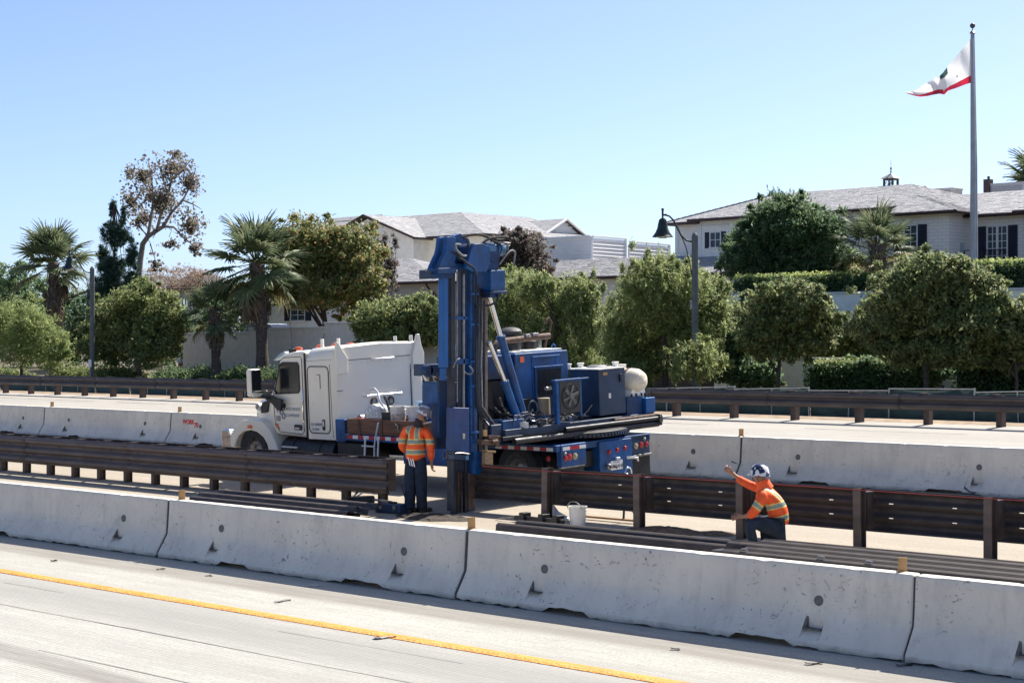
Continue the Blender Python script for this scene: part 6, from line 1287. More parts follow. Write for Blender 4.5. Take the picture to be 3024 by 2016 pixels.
def shingled(parent, poly, course=.21, wid=.24, lift=.024):
    """one roof slope: a solid slab and real overlapping shingles laid on it in courses (world coordinates)"""
    P_ = [Vector(p) for p in poly]; n = Vector((0, 0, 0))
    for i in range(len(P_)): n += P_[i].cross(P_[(i+1) % len(P_)])
    n.normalize(); n = -n if n.z < 0 else n
    u = Vector((0, 0, 1)).cross(n).normalized(); v = n.cross(u)
    if v.z < 0: v = -v
    o = P_[0]; Q = [((p-o).dot(u), (p-o).dot(v)) for p in P_]
    V_, F_, Cc = [], [], []; vmin, vmax = min(q[1] for q in Q), max(q[1] for q in Q); y = vmin; row = 0
    def span(yy):
        xs = []
        for i in range(len(Q)):
            (x0, y0), (x1, y1) = Q[i], Q[(i+1) % len(Q)]
            if (y0 <= yy < y1) or (y1 <= yy < y0): xs.append(x0+(x1-x0)*(yy-y0)/(y1-y0))
        return (min(xs), max(xs)) if len(xs) >= 2 else None
    while y < vmax-.03:
        yt = min(y+course*1.25, vmax); s0, s1 = span(y+.02), span(min(yt, vmax-.005))
        if s0:
            s1 = s1 or s0; x = s0[0]-random.random()*wid*.5
            while x < s0[1]:
                w_ = wid*random.uniform(.65, 1.35); xa, xb = max(x, s0[0]), min(x+w_-.012, s0[1])
                if xb-xa > .03:
                    ca, cb = min(max(xa, s1[0]), s1[1]), min(max(xb, s1[0]), s1[1]); h = lift*random.uniform(.75, 1.25); dy = random.uniform(-.010, .008)
                    b = len(V_); lo = o+v*(y+dy)
                    V_ += [lo+u*xa+n*h, lo+u*xb+n*h, o+v*yt+u*cb+n*.006, o+v*yt+u*ca+n*.006, lo+u*xa, lo+u*xb]; F_ += [(b, b+1, b+2, b+3), (b+4, b+5, b+1, b)]; Cc += [SHC[random.randrange(5)]]*6
                x += w_
        y += course; row += 1
    me = bpy.data.meshes.new('shingles'); me.from_pydata([tuple(p) for p in V_], [], F_); ca = me.color_attributes.new('leafcol', 'FLOAT_COLOR', 'POINT'); ca.data.foreach_set('color', np.array([(*c, 1) for c in Cc], np.float32).ravel()); me.materials.append(M_shingle)
    sl_ = MB(); k = len(P_); sl_.v = [tuple(p-n*.002) for p in P_]+[tuple(p-n*.14) for p in P_]; sl_.f = [tuple(range(k)), tuple(range(2*k-1, k-1, -1))]+[(i, (i+1) % k, k+(i+1) % k, k+i) for i in range(k)]; sl_.mi = [0]*len(sl_.f)
    s = sl_.build('roof_slope', M_deckroof, parent, smooth=False); so_ = inst('shingles', me, s); tag(so_, kind='stuff')
    return s
def gutter(parent, a, b, r=.075): a, b = Vector(a), Vector(b); return MB().path([a+Vector((0, -.05, -.07)), b+Vector((0, -.05, -.07))], r, 8).build('gutter', M_gutter, parent)
def window(parent, x0, x1, z0, z1, y, cols=2, rows=3, shut=.0, m=M_pane, sill=True, doors=False, sw=None):
    """framed window let into a wall facing -Y: casing, panes with glazing bars, sill, shutters"""
    f = MB().bb(x0-.07, x1+.07, y-.035, y+.02, z1, z1+.08).bb(x0-.07, x0, y-.035, y+.02, z0, z1).bb(x1, x1+.07, y-.035, y+.02, z0, z1).build('window', M_trim, parent, .006)
    MB().bb(x0, x1, y-.006, y+.004, z0, z1).build('pane', m, f)
    for k in range(1, cols): xx = x0+(x1-x0)*k/cols; w_ = .055 if doors and k == cols//2 else .018; MB().bb(xx-w_, xx+w_, y-.022, y-.007, z0, z1).build('glazing_bar', M_trim, f)
    for k in range(1, rows): zz = z0+(z1-z0)*k/rows; MB().bb(x0, x1, y-.020, y-.0085, zz-.014, zz+.014).build('glazing_bar', M_trim, f)
    if sill: MB().bb(x0-.10, x1+.10, y-.08, y+.02, z0-.08, z0).build('sill', M_trim, f, .006)
    if shut:
        for sx0, sx1 in ((x0-.08-shut, x0-.08), (x1+.08, x1+.08+shut)):
            s = MB().bb(sx0, sx1, y-.05, y-.004, z0-.04, z1+.04).build('shutter', M_shutter, parent, .006); k = 0; zz = z0
            mb = MB()
            while zz < z1: mb.box(((sx0+sx1)/2, y-.054, zz), (sx1-sx0-.08, .02, .035), 0, R(25)); zz += .06
            tag(mb.build('louvres', M_shutter, s), kind='stuff')
    return f
def wall_run(name, label, x0, x1, y0, y1, ybot, Y, th, m, cap=True, group=None, zbot=None):
    a, b = AD(x0, y0, Y), AD(x1, y1, Y); zb = AD((x0+x1)/2, ybot, Y).z if zbot is None else zbot
    e = empty(name, (a.x, Y, zb)); tag(e, label, 'wall', group); L = b.x-a.x
    MB().prism([(0, 0), (L, 0), (L, b.z-zb), (0, a.z-zb)], 'y', 0, th).build('wall_body', m, e, .01)
    if cap: MB().prism([(-.02, a.z-zb), (L+.02, b.z-zb), (L+.02, b.z-zb+.09), (-.02, a.z-zb+.09)], 'y', -.05, th+.05).build('coping', M_cap, e, .01)
    return e
# garden walls and terraces
wall_run('garden_wall', 'low warm grey garden wall left of the truck, lowest step', 425, 572, 768, 765, 870, 54, .3, M_stucco, group='stepped garden wall')
wall_run('garden_wall', 'middle step of the warm grey garden wall above the hood', 572, 745, 757, 754, 870, 53.96, .3, M_stucco, group='stepped garden wall')
wall_run('garden_wall', 'highest step of the warm grey garden wall above the sleeper', 745, 1160, 744, 738, 900, 53.92, .3, M_stucco, group='stepped garden wall')
a = AD(425, 768, 54); rw_ = empty('garden_wall', (a.x-.02, 54.1, 1.5)); tag(rw_, 'short return of the garden wall behind the smallest palm', 'wall', 'stepped garden wall'); MB().bb(-.3, 0, 0, 5, 0, a.z-1.5-.15).build('wall_body', M_stucco, rw_, .01); MB().bb(-3.5, -.3, 3.8, 4.1, 0, a.z-1.6).build('wall_return', M_stucco, rw_, .01)
wall_run('retaining_wall', 'lower cream retaining wall behind the street tree trunks', 1640, 2900, 825.5, 833.6, 905, 50.5, .35, M_white_wall, group='retaining walls')
wall_run('retaining_wall', 'upper cream retaining wall under the bright hedge', 1640, 2900, 682, 654, 790, 56.8, .35, M_white_wall, group='retaining walls', zbot=1.4)
p, q = AD(1600, 830, 50.8), AD(2480, 690, 57.1); zt = AD(2000, 678, 56.8).z
te = MB().add([(p.x-4, 50.85, 2.2), (q.x+30, 50.85, 2.2), (q.x+30, 56.8, 2.9), (p.x-4, 56.8, 2.9), (p.x-4, 56.8, 1), (q.x+30, 56.8, 1), (p.x-4, 50.85, 1), (q.x+30, 50.85, 1)], [(0, 1, 2, 3), (0, 3, 4, 6), (1, 7, 5, 2), (0, 6, 7, 1), (3, 2, 5, 4)]).build('lower_terrace', M_terrace, smooth=False); tag(te, kind='structure')
tw = MB().bb(p.x-6, q.x+60, 57.1, 110, 1, zt-.1).build('upper_terrace', M_terrace, smooth=False); tag(tw, kind='structure')
Xl = AD(400, 800, 54).x
tl_ = MB().bb(Xl, p.x-6.01, 54.25, 110, 1, 2.2).build('garden_terrace', M_terrace, smooth=False); tag(tl_, kind='structure')

# ---- central house: two gabled ranges and a low front range
def PN(x, y, Y): return at(x, y, Y)
hc = empty('house', (0, 0, 0)); tag(hc, 'big pale house with grey shingled gables behind the drill mast', 'house')
Yg = 76.0
ap, er = PN(1072.6, 633, Yg), PN(1223, 700, Yg); hw = er.x-ap.x; el_x = ap.x-hw; ez = er.z
MB().prism([(el_x+.35, 1.9), (er.x-.45, 1.9), (er.x-.45, ez-.05), (ap.x, ap.z-.28), (el_x+.35, ez-.05)], 'y', Yg+.35, Yg+9).build('gable_wall', M_white_wall, hc, .01)
bk = Yg+7
shingled(hc, [(ap.x, Yg, ap.z), (er.x, Yg, ez), (er.x, bk, ez), (ap.x, bk, ap.z)]); shingled(hc, [(el_x, Yg, ez), (ap.x, Yg, ap.z), (ap.x, bk, ap.z), (el_x, bk, ez)])
MB().path([(el_x, Yg-.02, ez-.06), (ap.x, Yg-.02, ap.z-.06), (er.x, Yg-.02, ez-.06)], .075, 6).build('barge_board', M_gutter, hc)
vent_ = MB().cyl((ap.x, Yg+.33, ap.z-1.5), (ap.x, Yg+.42, ap.z-1.5), .22, 20).build('round_vent', M_white_wall, hc, .02)
# main range to the right
e1 = PN(1222, 701, Yg+1.2); e2 = PN(1428, 689, Yg+1.2); rl, rr2 = PN(1150, 639, Yg+5.2), PN(1356, 629, Yg+5.2); ez2 = (e1.z+e2.z)/2; rz = (rl.z+rr2.z)/2
MB().bb(er.x-.6, e2.x-.5, Yg+1.7, Yg+11, 1.9, ez2-.05).build('wall', M_white_wall, hc, .01)
shingled(hc, [(er.x-2.2, Yg+1.2, ez2), (e2.x, Yg+1.2, ez2), (rr2.x, Yg+5.2, rz), (rl.x-1, Yg+5.2, rz)]); gutter(hc, (er.x-.3, Yg+1.2, ez2), (e2.x, Yg+1.2, ez2))
x3 = PN(1680, 650, Yg+9).x
shingled(hc, [(e2.x, Yg+1.2, ez2), (e2.x, Yg+12, ez2), (rr2.x, Yg+12, rz), (rr2.x, Yg+5.2, rz)])
shingled(hc, [(rr2.x, Yg+5.2, rz), (rr2.x, Yg+12, rz), (rl.x-8, Yg+12, rz), (rl.x-8, Yg+5.2, rz)])
# left hipped part half hidden by the broad tree
q1, q2 = PN(890, 680, Yg+3), PN(1080, 668, Yg+3); q3, q4 = PN(985, 644, Yg+7), PN(1100, 641, Yg+7)
shingled(hc, [(q1.x, Yg+3, q1.z), (q2.x+1, Yg+3, q1.z), (q4.x+1, Yg+7, q3.z), (q3.x, Yg+7, q3.z)]); MB().bb(q1.x+.4, q2.x+1, Yg+3.4, Yg+9, 1.9, q1.z).build('wall', M_white_wall, hc, .01)
# cross gable at right whose end faces the sun, with a louvred opening
Yc = 84.0
ga = PN(1673.6, 645, Yc+2.6); gl0 = PN(1618.6, 698, Yc); Xe = ga.x; ezc = gl0.z; Yr = Yc+5.2
shingled(hc, [(Xe-9, Yc, ezc), (Xe, Yc, ezc), (Xe, Yc+2.6, ga.z), (Xe-9, Yc+2.6, ga.z)]); shingled(hc, [(Xe-9, Yr, ezc), (Xe, Yr, ezc), (Xe, Yc+2.6, ga.z), (Xe-9, Yc+2.6, ga.z)])
MB().prism([(Yc+.3, 2), (Yr-.3, 2), (Yr-.3, ezc), (Yc+2.6, ga.z-.25), (Yc+.3, ezc)], 'x', Xe-8.5, Xe-.25).build('gable_wall', M_white_wall, hc, .01)
MB().path([(Xe+.02, Yc, ezc-.05), (Xe+.02, Yc+2.6, ga.z-.05), (Xe+.02, Yr, ezc-.05)], .09, 6).build('barge_board', M_trim, hc)
for k in range(5): MB().bb(Xe-.27, Xe-.20, Yc+1.3+k*.16, Yc+3.9-k*.16, ezc+.05+k*.22, ezc+.19+k*.22).build('gable_louvre', M_trim, hc, .01)
# white slatted roof screen, two lengths
sc_ = empty('roof_screen', (0, 0, 0)); tag(sc_, 'white louvred roof screen between the two houses', 'screen')
c0 = PN(1749.5, 697, 72.0); Xs = c0.x; f0 = PN(1590, 701, 72.0)
MB().bb(f0.x, Xs-.12, 72.0, 72.1, 4.5, c0.z-.1).build('front_panel', M_trim, sc_, .006)
for k in range(16): MB().bb(f0.x, Xs-.12, 71.97, 72.0, c0.z-.18-k*.2, c0.z-.16-k*.2+.12).build('board', M_trim, sc_, .004)
MB().bb(Xs-.12, Xs, 71.94, 72.1, 4.5, c0.z).build('corner_post', M_trim, sc_, .006); MB().bb(f0.x, Xs-.12, 71.9, 72.15, c0.z-.1, c0.z+.06).build('top_rail', M_trim, sc_, .006)
def Yon(x, X):
    v = ray2(x); return X/v[0]*v[1]
def screen_side(xa, xb, ya, yb, n, yaw=.085):
    va, vb = Yon(xa, Xs), Yon(xb, Xs); pa, pb = Vector((Xs, va, atX(xa, ya, Xs).z)), Vector((Xs-(vb-va)*yaw, vb, atX(xb, yb, Xs).z)); zt_ = pa.z
    L_ = (Vector((pb.x, pb.y, 0))-Vector((pa.x, pa.y, 0))).length; an = math.atan2(pb.y-pa.y, pb.x-pa.x)
    for k in range(n): MB().box((0, 0, 0), (L_, .03, .155), 0, R(-16)).build('slat', M_trim, sc_, .004).matrix_local = Matrix.Translation(((pa.x+pb.x)/2, (pa.y+pb.y)/2, zt_-.18-k*.20)) @ Matrix.Rotation(an, 4, 'Z')
    MB().box((0, 0, 0), (L_, .1, .1)).build('top_rail', M_trim, sc_, .006).matrix_local = Matrix.Translation(((pa.x+pb.x)/2, (pa.y+pb.y)/2, zt_-.02)) @ Matrix.Rotation(an, 4, 'Z')
    MB().box((0, 0, 0), (L_, .02, 3.6)).build('backing_sheet', M_trim, sc_).matrix_local = Matrix.Translation(((pa.x+pb.x)/2-.08, (pa.y+pb.y)/2, zt_-1.95)) @ Matrix.Rotation(an, 4, 'Z')
    MB().bb(pb.x-.06, pb.x+.06, pb.y-.06, pb.y+.06, 4.5, zt_).build('post', M_trim, sc_, .006); return pb
screen_side(1749.5, 1858, 697, 706, 13); Xs -= .25; screen_side(1858, 1990, 713, 724, 12)
# low shingled front range, left piece and right piece
lf = empty('house', (0, 0, 0)); tag(lf, 'low single-storey house with long grey roof in front of the louvred screen', 'house')
Yl0 = 66.0; a, b = PN(1640, 819, Yl0), PN(2190, 795, Yl0); zE = PN(1740, 817, Yl0).z; rY = Yl0+4.4; zR = PN(1850, 760, rY).z; xr0 = PN(1645, 769, rY).x; xr1 = PN(2200, 745, rY).x
shingled(lf, [(a.x-.4, Yl0, zE), (b.x, Yl0, zE), (xr1, rY, zR), (xr0, rY, zR)], .19, .26, .032); MB().bb(a.x+.3, b.x, Yl0+.45, Yl0+8, 2.1, zE-.05).build('wall', M_white_wall, lf, .01); gutter(lf, (a.x-.4, Yl0, zE), (b.x, Yl0, zE))
shingled(lf, [(a.x-.4, Yl0, zE), (a.x-.4, Yl0+8.8, zE), (xr0, rY, zR)]); shingled(lf, [(a.x-.4, Yl0+8.8, zE), (b.x, Yl0+8.8, zE), (xr1, rY, zR), (xr0, rY, zR)])
lg = empty('house', (0, 0, 0)); tag(lg, 'low single-storey house with hipped grey roof left of the drill mast', 'house')
Yk = 65.0; k1, k2 = PN(1090, 834, Yk), PN(1292, 829, Yk); zE = PN(1200, 832, Yk).z; rY = Yk+3.4; zR = PN(1180, 765, rY).z; r0_, r1_ = PN(1120, 766, rY).x, PN(1214, 764, rY).x
shingled(lg, [(k1.x-1, Yk, zE), (k2.x, Yk, zE), (r1_, rY, zR), (r0_, rY, zR)], .19, .26, .032); shingled(lg, [(k2.x, Yk, zE), (k2.x, Yk+6.8, zE), (r1_, rY, zR)], .19); shingled(lg, [(k1.x-1, Yk+6.8, zE), (k2.x, Yk+6.8, zE), (r1_, rY, zR), (r0_, rY, zR)], .19)
MB().bb(k1.x-.8, k2.x-.45, Yk+.45, Yk+6.4, 2.1, zE-.05).build('wall', stucco('cream_stucco', (.56, .52, .47)), lg, .01); gutter(lg, (k1.x-1, Yk, zE), (k2.x, Yk, zE))
d0 = PN(1257, 834, Yk-.02); MB().path([(d0.x, Yk-.02, zE-.1), (d0.x+.05, Yk+.1, zE-.35), (d0.x+.22, Yk+.36, zE-.6), (d0.x+.24, Yk+.38, zE-.8)], .05, 8).build('downpipe', M_gutter, lg); MB().cyl((d0.x+.24, Yk+.38, zE-.8), (d0.x+.24, Yk+.38, 2.1), .05, 8).build('downpipe', M_gutter, lg); MB().lathe([(.06, -.35), (.08, -.2), (.17, 0), (.17, .06)], (d0.x+.24, Yk+.36, zE-.8), 12).build('hopper_head', M_gutter, lg)

# ---- left house behind palms
lh = empty('house', (0, 0, 0)); tag(lh, 'pale house half hidden behind the palms and garden wall at left', 'house')
Yh = 64.0; a, b = PN(690, 852, Yh), PN(1010, 838, Yh); zE = PN(820, 846, Yh).z; rY = Yh+4; zR = PN(850, 790, rY).z
MB().bb(a.x, b.x, Yh+.5, Yh+7, 2.1, zE).build('wall', M_white_wall, lh, .01); shingled(lh, [(a.x-.4, Yh, zE), (b.x+.4, Yh, zE), (b.x-3, rY, zR), (a.x+3, rY, zR)]); shingled(lh, [(b.x+.4, Yh, zE), (b.x+.4, Yh+8, zE), (b.x-3, rY, zR)]); gutter(lh, (a.x-.4, Yh, zE), (b.x+.4, Yh, zE))
w0, w1 = PN(860, 900, Yh+.5), PN(900, 945, Yh+.5); window(lh, w0.x, w1.x, w1.z, w0.z, Yh+.5, 2, 3, .5)
w0, w1 = PN(715, 900, Yh+.5), PN(733, 945, Yh+.5); window(lh, w0.x, w1.x, w1.z, w0.z, Yh+.5, 2, 3, 0)
ga_, gb_ = PN(695, 858, Yh+.3), PN(738, 880, Yh+.3)
for k in range(4): MB().bb(a.x+.02, PN(738, 880, Yh).x, Yh+.40-.02*k, Yh+.5, PN(700, 862+k*5, Yh).z-.08, PN(700, 862+k*5, Yh).z-.01).build('entablature_band', M_trim, lh, .006)
pv_ = empty('pavilion', (0, 0, 0)); tag(pv_, 'small white pavilion with balustrade behind the smallest palm', 'pavilion')
c = PN(548, 850, 68); k = 68/ray2(548)[1]/FPX
MB().lathe([(2.5, 0), (2.45, .12), (1.3, .7), (.0, 1.05)], (c.x+.6, 69, c.z), 8).build('roof', M_shingle if False else M_deckroof, pv_, smooth=False); MB().lathe([(2.52, -.12), (2.52, .0), (2.3, .0)], (c.x+.6, 69, c.z), 8).build('fascia', M_trim, pv_, smooth=False)
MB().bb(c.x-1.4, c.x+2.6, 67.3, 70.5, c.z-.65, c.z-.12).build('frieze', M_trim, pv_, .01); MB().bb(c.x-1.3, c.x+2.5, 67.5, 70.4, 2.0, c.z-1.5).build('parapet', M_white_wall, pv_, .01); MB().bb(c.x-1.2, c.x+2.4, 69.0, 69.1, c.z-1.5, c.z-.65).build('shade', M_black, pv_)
for k in range(12): MB().bb(c.x-1.3+k*.335, c.x-1.2+k*.335, 67.4, 67.5, c.z-1.5, c.z-.65).build('baluster', M_trim, pv_, .004)
# parked car roof and dark hatch of a second car above the garden wall
def parked_car(x, y, Y, col, label, yaw=0, up=0):
    p = at(x, y, Y); e = empty('parked_car', (p.x, Y, p.z-1.42+up), (0, 0, yaw)); tag(e, label, 'car')
    MB().prism([(-2.2, .35), (2.2, .35), (2.25, .6), (2.1, .85), (1.2, .95), (-1.9, .98), (-2.2, .85)], 'y', -.85, .85).build('body', col, e, .06, 3); cb = MB().prism([(-1.8, .95), (1.05, .93), (.45, 1.36), (.1, 1.42), (-1.1, 1.42), (-1.5, 1.36)], 'y', -.72, .72).build('cabin', M_glass, e, .05, 3)
    MB().prism([(-1.2, 1.405), (.25, 1.405), (.1, 1.45), (-1.1, 1.45)], 'y', -.66, .66).build('roof', col, e, .02)
    for a in (-1.35, 1.4):
        for s_ in (-.8, .8): MB().lathe([(.2, -.1), (.32, -.1), (.33, 0), (.32, .1), (.2, .1)], (a, s_, .33), 20, 'y').build('wheel', M_rubber, e)
    return e
parked_car(812, 957, 59, mat('silver_car_paint', (.45, .50, .56), .25, .3, .05, 2, coat=.5), 'silver car whose roof shows above the garden wall')

# ---- right house
rh = empty('house', (0, 0, 0)); tag(rh, 'long white painted-brick house with shuttered windows on the upper terrace', 'house')
zb = zt-.2
M_hip = mat('grey_hip_tile', (.33, .31, .31), .8, 0, .2, 5)
# left wing: hipped, two steps of eaves
Yw = 70.0; a, b = PN(1976, 661, Yw), PN(2200, 640, Yw); zE1 = PN(2040, 657, Yw).z
e_a = PN(2032, 647, Yw-.9); e_b = PN(2790, 634, Yw-.9); zE2 = PN(2120, 642.5, Yw-.9).z
rdY = Yw+5; r0_ = PN(2301, 572, rdY); 
MB().bb(a.x+.45, e_b.x, Yw, Yw+9, 2.0, zE1-.02).build('wall', M_white_wall, rh, .01)
MB().bb(e_a.x+.3, e_b.x, Yw-.45, Yw, 2.0, zE2-.05).build('wall_bay', M_white_wall, rh, .01)
MB().bb(a.x+.40, a.x+.62, Yw-.03, Yw+.2, 2.0, zE1).build('corner_board', M_trim, rh, .006); MB().bb(e_a.x+.28, e_a.x+.5, Yw-.48, Yw-.2, 2.0, zE2-.05).build('corner_board', M_trim, rh, .006)
rX1 = PN(2690, 568, rdY).x
shingled(rh, [(e_a.x, Yw-.9, zE2), (e_b.x, Yw-.9, zE2), (rX1, rdY, r0_.z), (r0_.x, rdY, r0_.z)]); shingled(rh, [(a.x, Yw-.45, zE1), (a.x, Yw+10.9, zE1), (r0_.x, rdY, r0_.z)]); shingled(rh, [(a.x, Yw-.45, zE1), (e_a.x+.5, Yw-.45, zE1), (r0_.x, rdY, r0_.z)])
shingled(rh, [(a.x, Yw+10.9, zE1), (e_b.x, Yw+10.9, zE1), (rX1, rdY, r0_.z), (r0_.x, rdY, r0_.z)]); shingled(rh, [(e_b.x, Yw-.9, zE2), (e_b.x, Yw+10.9, zE2), (rX1, rdY, r0_.z)])
gutter(rh, (e_a.x, Yw-.9, zE2), (e_b.x, Yw-.9, zE2)); gutter(rh, (a.x, Yw-.45, zE1), (e_a.x+.4, Yw-.45, zE1))
w0, w1 = PN(2099, 688, Yw-.45), PN(2127, 729, Yw-.45); window(rh, w0.x, w1.x, w1.z, w0.z, Yw-.45, 2, 2, .26); MB().bb(w0.x-.5, w1.x+.5, Yw-.50, Yw-.45, w0.z+.32, w0.z+.38).build('drip_mould', M_trim, rh, .006)
for k in range(20): # ridge caps up the hip
    t__ = k/19; pA = Vector((a.x, Yw-.45, zE1)).lerp(Vector((r0_.x, rdY, r0_.z)), t__); MB().box(pA+Vector((0, 0, .04)), (.36, .24, .05), .85, 0, -.32).build('hip_cap', M_hip, rh, .006)
# middle projecting wing, hipped
Ym = 65.5; c1, c2 = PN(2640, 629, Ym), PN(2819, 619, Ym); zE = PN(2740, 623.5, Ym).z; vX = c2.x; Yback = Yon(2868, vX); rp = PN(2703, 578, Ym+4.6)
MB().bb(PN(2500, 640, Ym).x, c2.x-.55, Ym+.5, Ym+9, zb, zE-.05).build('wall', M_brick, rh, .01)
shingled(rh, [(PN(2615, 640, Ym).x, Ym, zE), (c2.x, Ym, zE), (rp.x, Ym+4.6, rp.z)]); shingled(rh, [(c2.x, Ym, zE), (c2.x, Yback+1.5, zE), (rp.x, Yback+5.2, rp.z), (rp.x, Ym+4.6, rp.z)]); shingled(rh, [(PN(2615, 640, Ym).x, Ym, zE), (rp.x, Ym+4.6, rp.z), (rp.x, Yback+5.2, rp.z), (PN(2615, 640, Ym).x, Yback+3, zE)])
gutter(rh, (PN(2615, 640, Ym).x, Ym, zE), (c2.x, Ym, zE)); MB().path([(c2.x+.05, Ym, zE-.07), (c2.x+.05, Yback, zE-.07)], .075, 8).build('gutter', M_gutter, rh)
w0, w1 = PN(2672, 668, Ym+.5), PN(2707, 760, Ym+.5); window(rh, w0.x, w1.x, w1.z, w0.z, Ym+.5, 2, 4, .42)
for yy in (.9, 2.0): MB().bb(c2.x-.56, c2.x-.52, Ym+.5+yy, Ym+.5+yy+.35, zE-3.2, zE-1.3).build('side_panel', stucco('pale_blue_panel', (.50, .55, .58)), rh, .006)
# recessed right wing with French doors
Yv = Yback+.4; f1, f2 = PN(2840, 636, Yv), PN(3120, 617, Yv); zE = PN(2930, 630, Yv).z; rv = PN(2860, 573, Yv+4.2)
MB().bb(f1.x-1, f2.x, Yv+.5, Yv+9, zb, zE-.05).build('wall', M_brick, rh, .01)
shingled(rh, [(f1.x-1, Yv, zE), (f2.x, Yv, zE), (f2.x, Yv+4.2, rv.z), (f1.x-2.2, Yv+4.2, rv.z)]); shingled(rh, [(f1.x-1, Yv+8.4, zE), (f2.x, Yv+8.4, zE), (f2.x, Yv+4.2, rv.z), (f1.x-2.2, Yv+4.2, rv.z)]); gutter(rh, (f1.x-.6, Yv, zE), (f2.x, Yv, zE))
w0, w1 = PN(2918, 671, Yv+.5), PN(2973, 775, Yv+.5); window(rh, w0.x, w1.x, w1.z, w0.z, Yv+.5, 4, 5, .42, M_pane, False, True)
zz = PN(2945, 738, Yv+.3).z; MB().path([(w0.x-.1, Yv+.15, zz), (w1.x+.1, Yv+.15, zz)], .02, 6).build('balcony_rail', M_black, rh)
for k in range(14): MB().cyl((w0.x-.1+(w1.x-w0.x+.2)*k/13, Yv+.15, zz), (w0.x-.1+(w1.x-w0.x+.2)*k/13, Yv+.15, zz-.95), .009, 6).build('baluster', M_black, rh)
g0 = PN(2848, 740, Yv-.5); MB().path([(g0.x, Yv-.5, g0.z-1.2), (g0.x, Yv-.5, g0.z), (g0.x+.8, Yv-.5, g0.z), (g0.x+.8, Yv-.5, g0.z-1.2)], .03, 6).build('garden_rail', M_black, rh)
# far right projecting wing edge
Yx = Yv-1.6; x0 = PN(2992, 625, Yx).x; zE = PN(3000, 621, Yx).z
MB().bb(x0+.5, x0+9, Yx+.5, Yx+6, zb, zE-.05).build('wall', M_brick, rh, .01); shingled(rh, [(x0, Yx, zE), (x0+10, Yx, zE), (x0+7, Yx+4.6, zE+2.6), (x0+3.4, Yx+4.6, zE+2.6)]); shingled(rh, [(x0, Yx, zE), (x0, Yx+8, zE), (x0+3.4, Yx+4.6, zE+2.6)]); gutter(rh, (x0, Yx, zE), (x0+9, Yx, zE))
# roof furniture: cupola, plant boxes, pipe frame
cu = PN(2631, 568, rdY+.5); ch_ = empty('cupola', (cu.x, rdY+.5, cu.z-.06)); ch_.scale = (.76, .76, .76); tag(ch_, 'small square roof cupola with pointed finial', 'cupola')
MB().bb(-.38, .38, -.38, .38, 0, .38).build('base', M_trim, ch_, .01)
for sx in (-1, 1):
    for sy in (-1, 1): MB().bb(sx*.31-.06, sx*.31+.06, sy*.31-.06, sy*.31+.06, .38, .92).build('post', mat('dark_olive_frame', (.06, .065, .05), .6), ch_, .006)
MB().bb(-.36, .36, -.36, .36, .86, .95).build('top_plate', MATS['dark_olive_frame'], ch_, .006); MB().bb(-.36, .36, -.36, .36, .38, .44).build('sill_plate', MATS['dark_olive_frame'], ch_, .006)
for k in range(3): MB().box((-.2+.2*k, -.30, .66), (.05, .02, .30), 0, 0, .6).build('louvre', M_trim, ch_, .003)
MB().add([(-.5, -.5, .95), (.5, -.5, .95), (.5, .5, .95), (-.5, .5, .95), (0, 0, 1.32)], [(0, 1, 4), (1, 2, 4), (2, 3, 4), (3, 0, 4), (3, 2, 1, 0)]).build('roof', M_shingle if False else mat('grey_lead', (.26, .27, .27), .6), ch_, smooth=False)
MB().lathe([(.03, 1.3), (.05, 1.45), (.015, 1.5), (.06, 1.58), (.05, 1.66), (.012, 1.72), (.012, 2.05), (.0, 2.3)], (0, 0, 0), 10).build('finial', M_gutter, ch_)
def plant_box(x0, x1, y0, y1, Y, label, m, d=1.0):
    a, b = PN(x0, y0, Y), PN(x1, y1, Y); e = empty('roof_unit', (a.x, Y, b.z)); tag(e, label, 'roof unit'); w_, h = b.x-a.x, a.z-b.z
    MB().bb(0, w_, 0, d, 0, h).build('casing', m, e, .02); MB().bb(-.03, w_+.03, -.03, d+.03, h-.06, h+.02).build('lid', m, e, .01)
    for k in range(4): MB().bb(w_*.1, w_*.9, -.02, 0, h*(.2+.16*k), h*(.26+.16*k)).build('grille_bar', M_steel, e)
M_unit = mat('beige_metal', (.50, .48, .43), .6, .1, .08, 4)
plant_box(2752, 2813, 559, 580, 79, 'beige air-conditioning box on the roof left of the flagpole', M_unit); plant_box(2909, 3030, 545, 572, 82, 'wide grey plant box on the roof right of the flagpole', mat('grey_metal', (.42, .42, .43), .6, .1, .08, 4)); plant_box(2436, 2464, 572, 584, 79, 'small flat roof box above the feathery tree', M_unit)
pf = empty('pipe_frame', (0, 0, 0)); tag(pf, 'bent metal pipe frame on the roof right of the cupola', 'pipes')
for d, xs in ((0, ((2667, 580), (2667, 557), (2674, 553), (2735, 552), (2741, 556), (2741, 582))), (.3, ((2673, 582), (2673, 560), (2680, 557), (2732, 556), (2734, 560), (2734, 584)))): MB().path([PN(x, y, 78+d) for x, y in xs], .05, 8).build('pipe', M_steel, pf)
vs_ = empty('vent_row', (0, 0, 0)); tag(vs_, 'row of dark roof vents linked by a pipe above the feathery tree', 'vents'); MB().path([PN(2470, 569, 79), PN(2545, 568, 79)], .03, 6).build('pipe', M_steel, vs_)
for x in (2475, 2498, 2505, 2535): p_ = PN(x, 575, 79); MB().bb(p_.x-.2, p_.x+.2, 78.8, 79.2, p_.z-.35, p_.z+.05).build('vent_cap', mat('dark_vent', (.10, .09, .09), .7), vs_, .01)
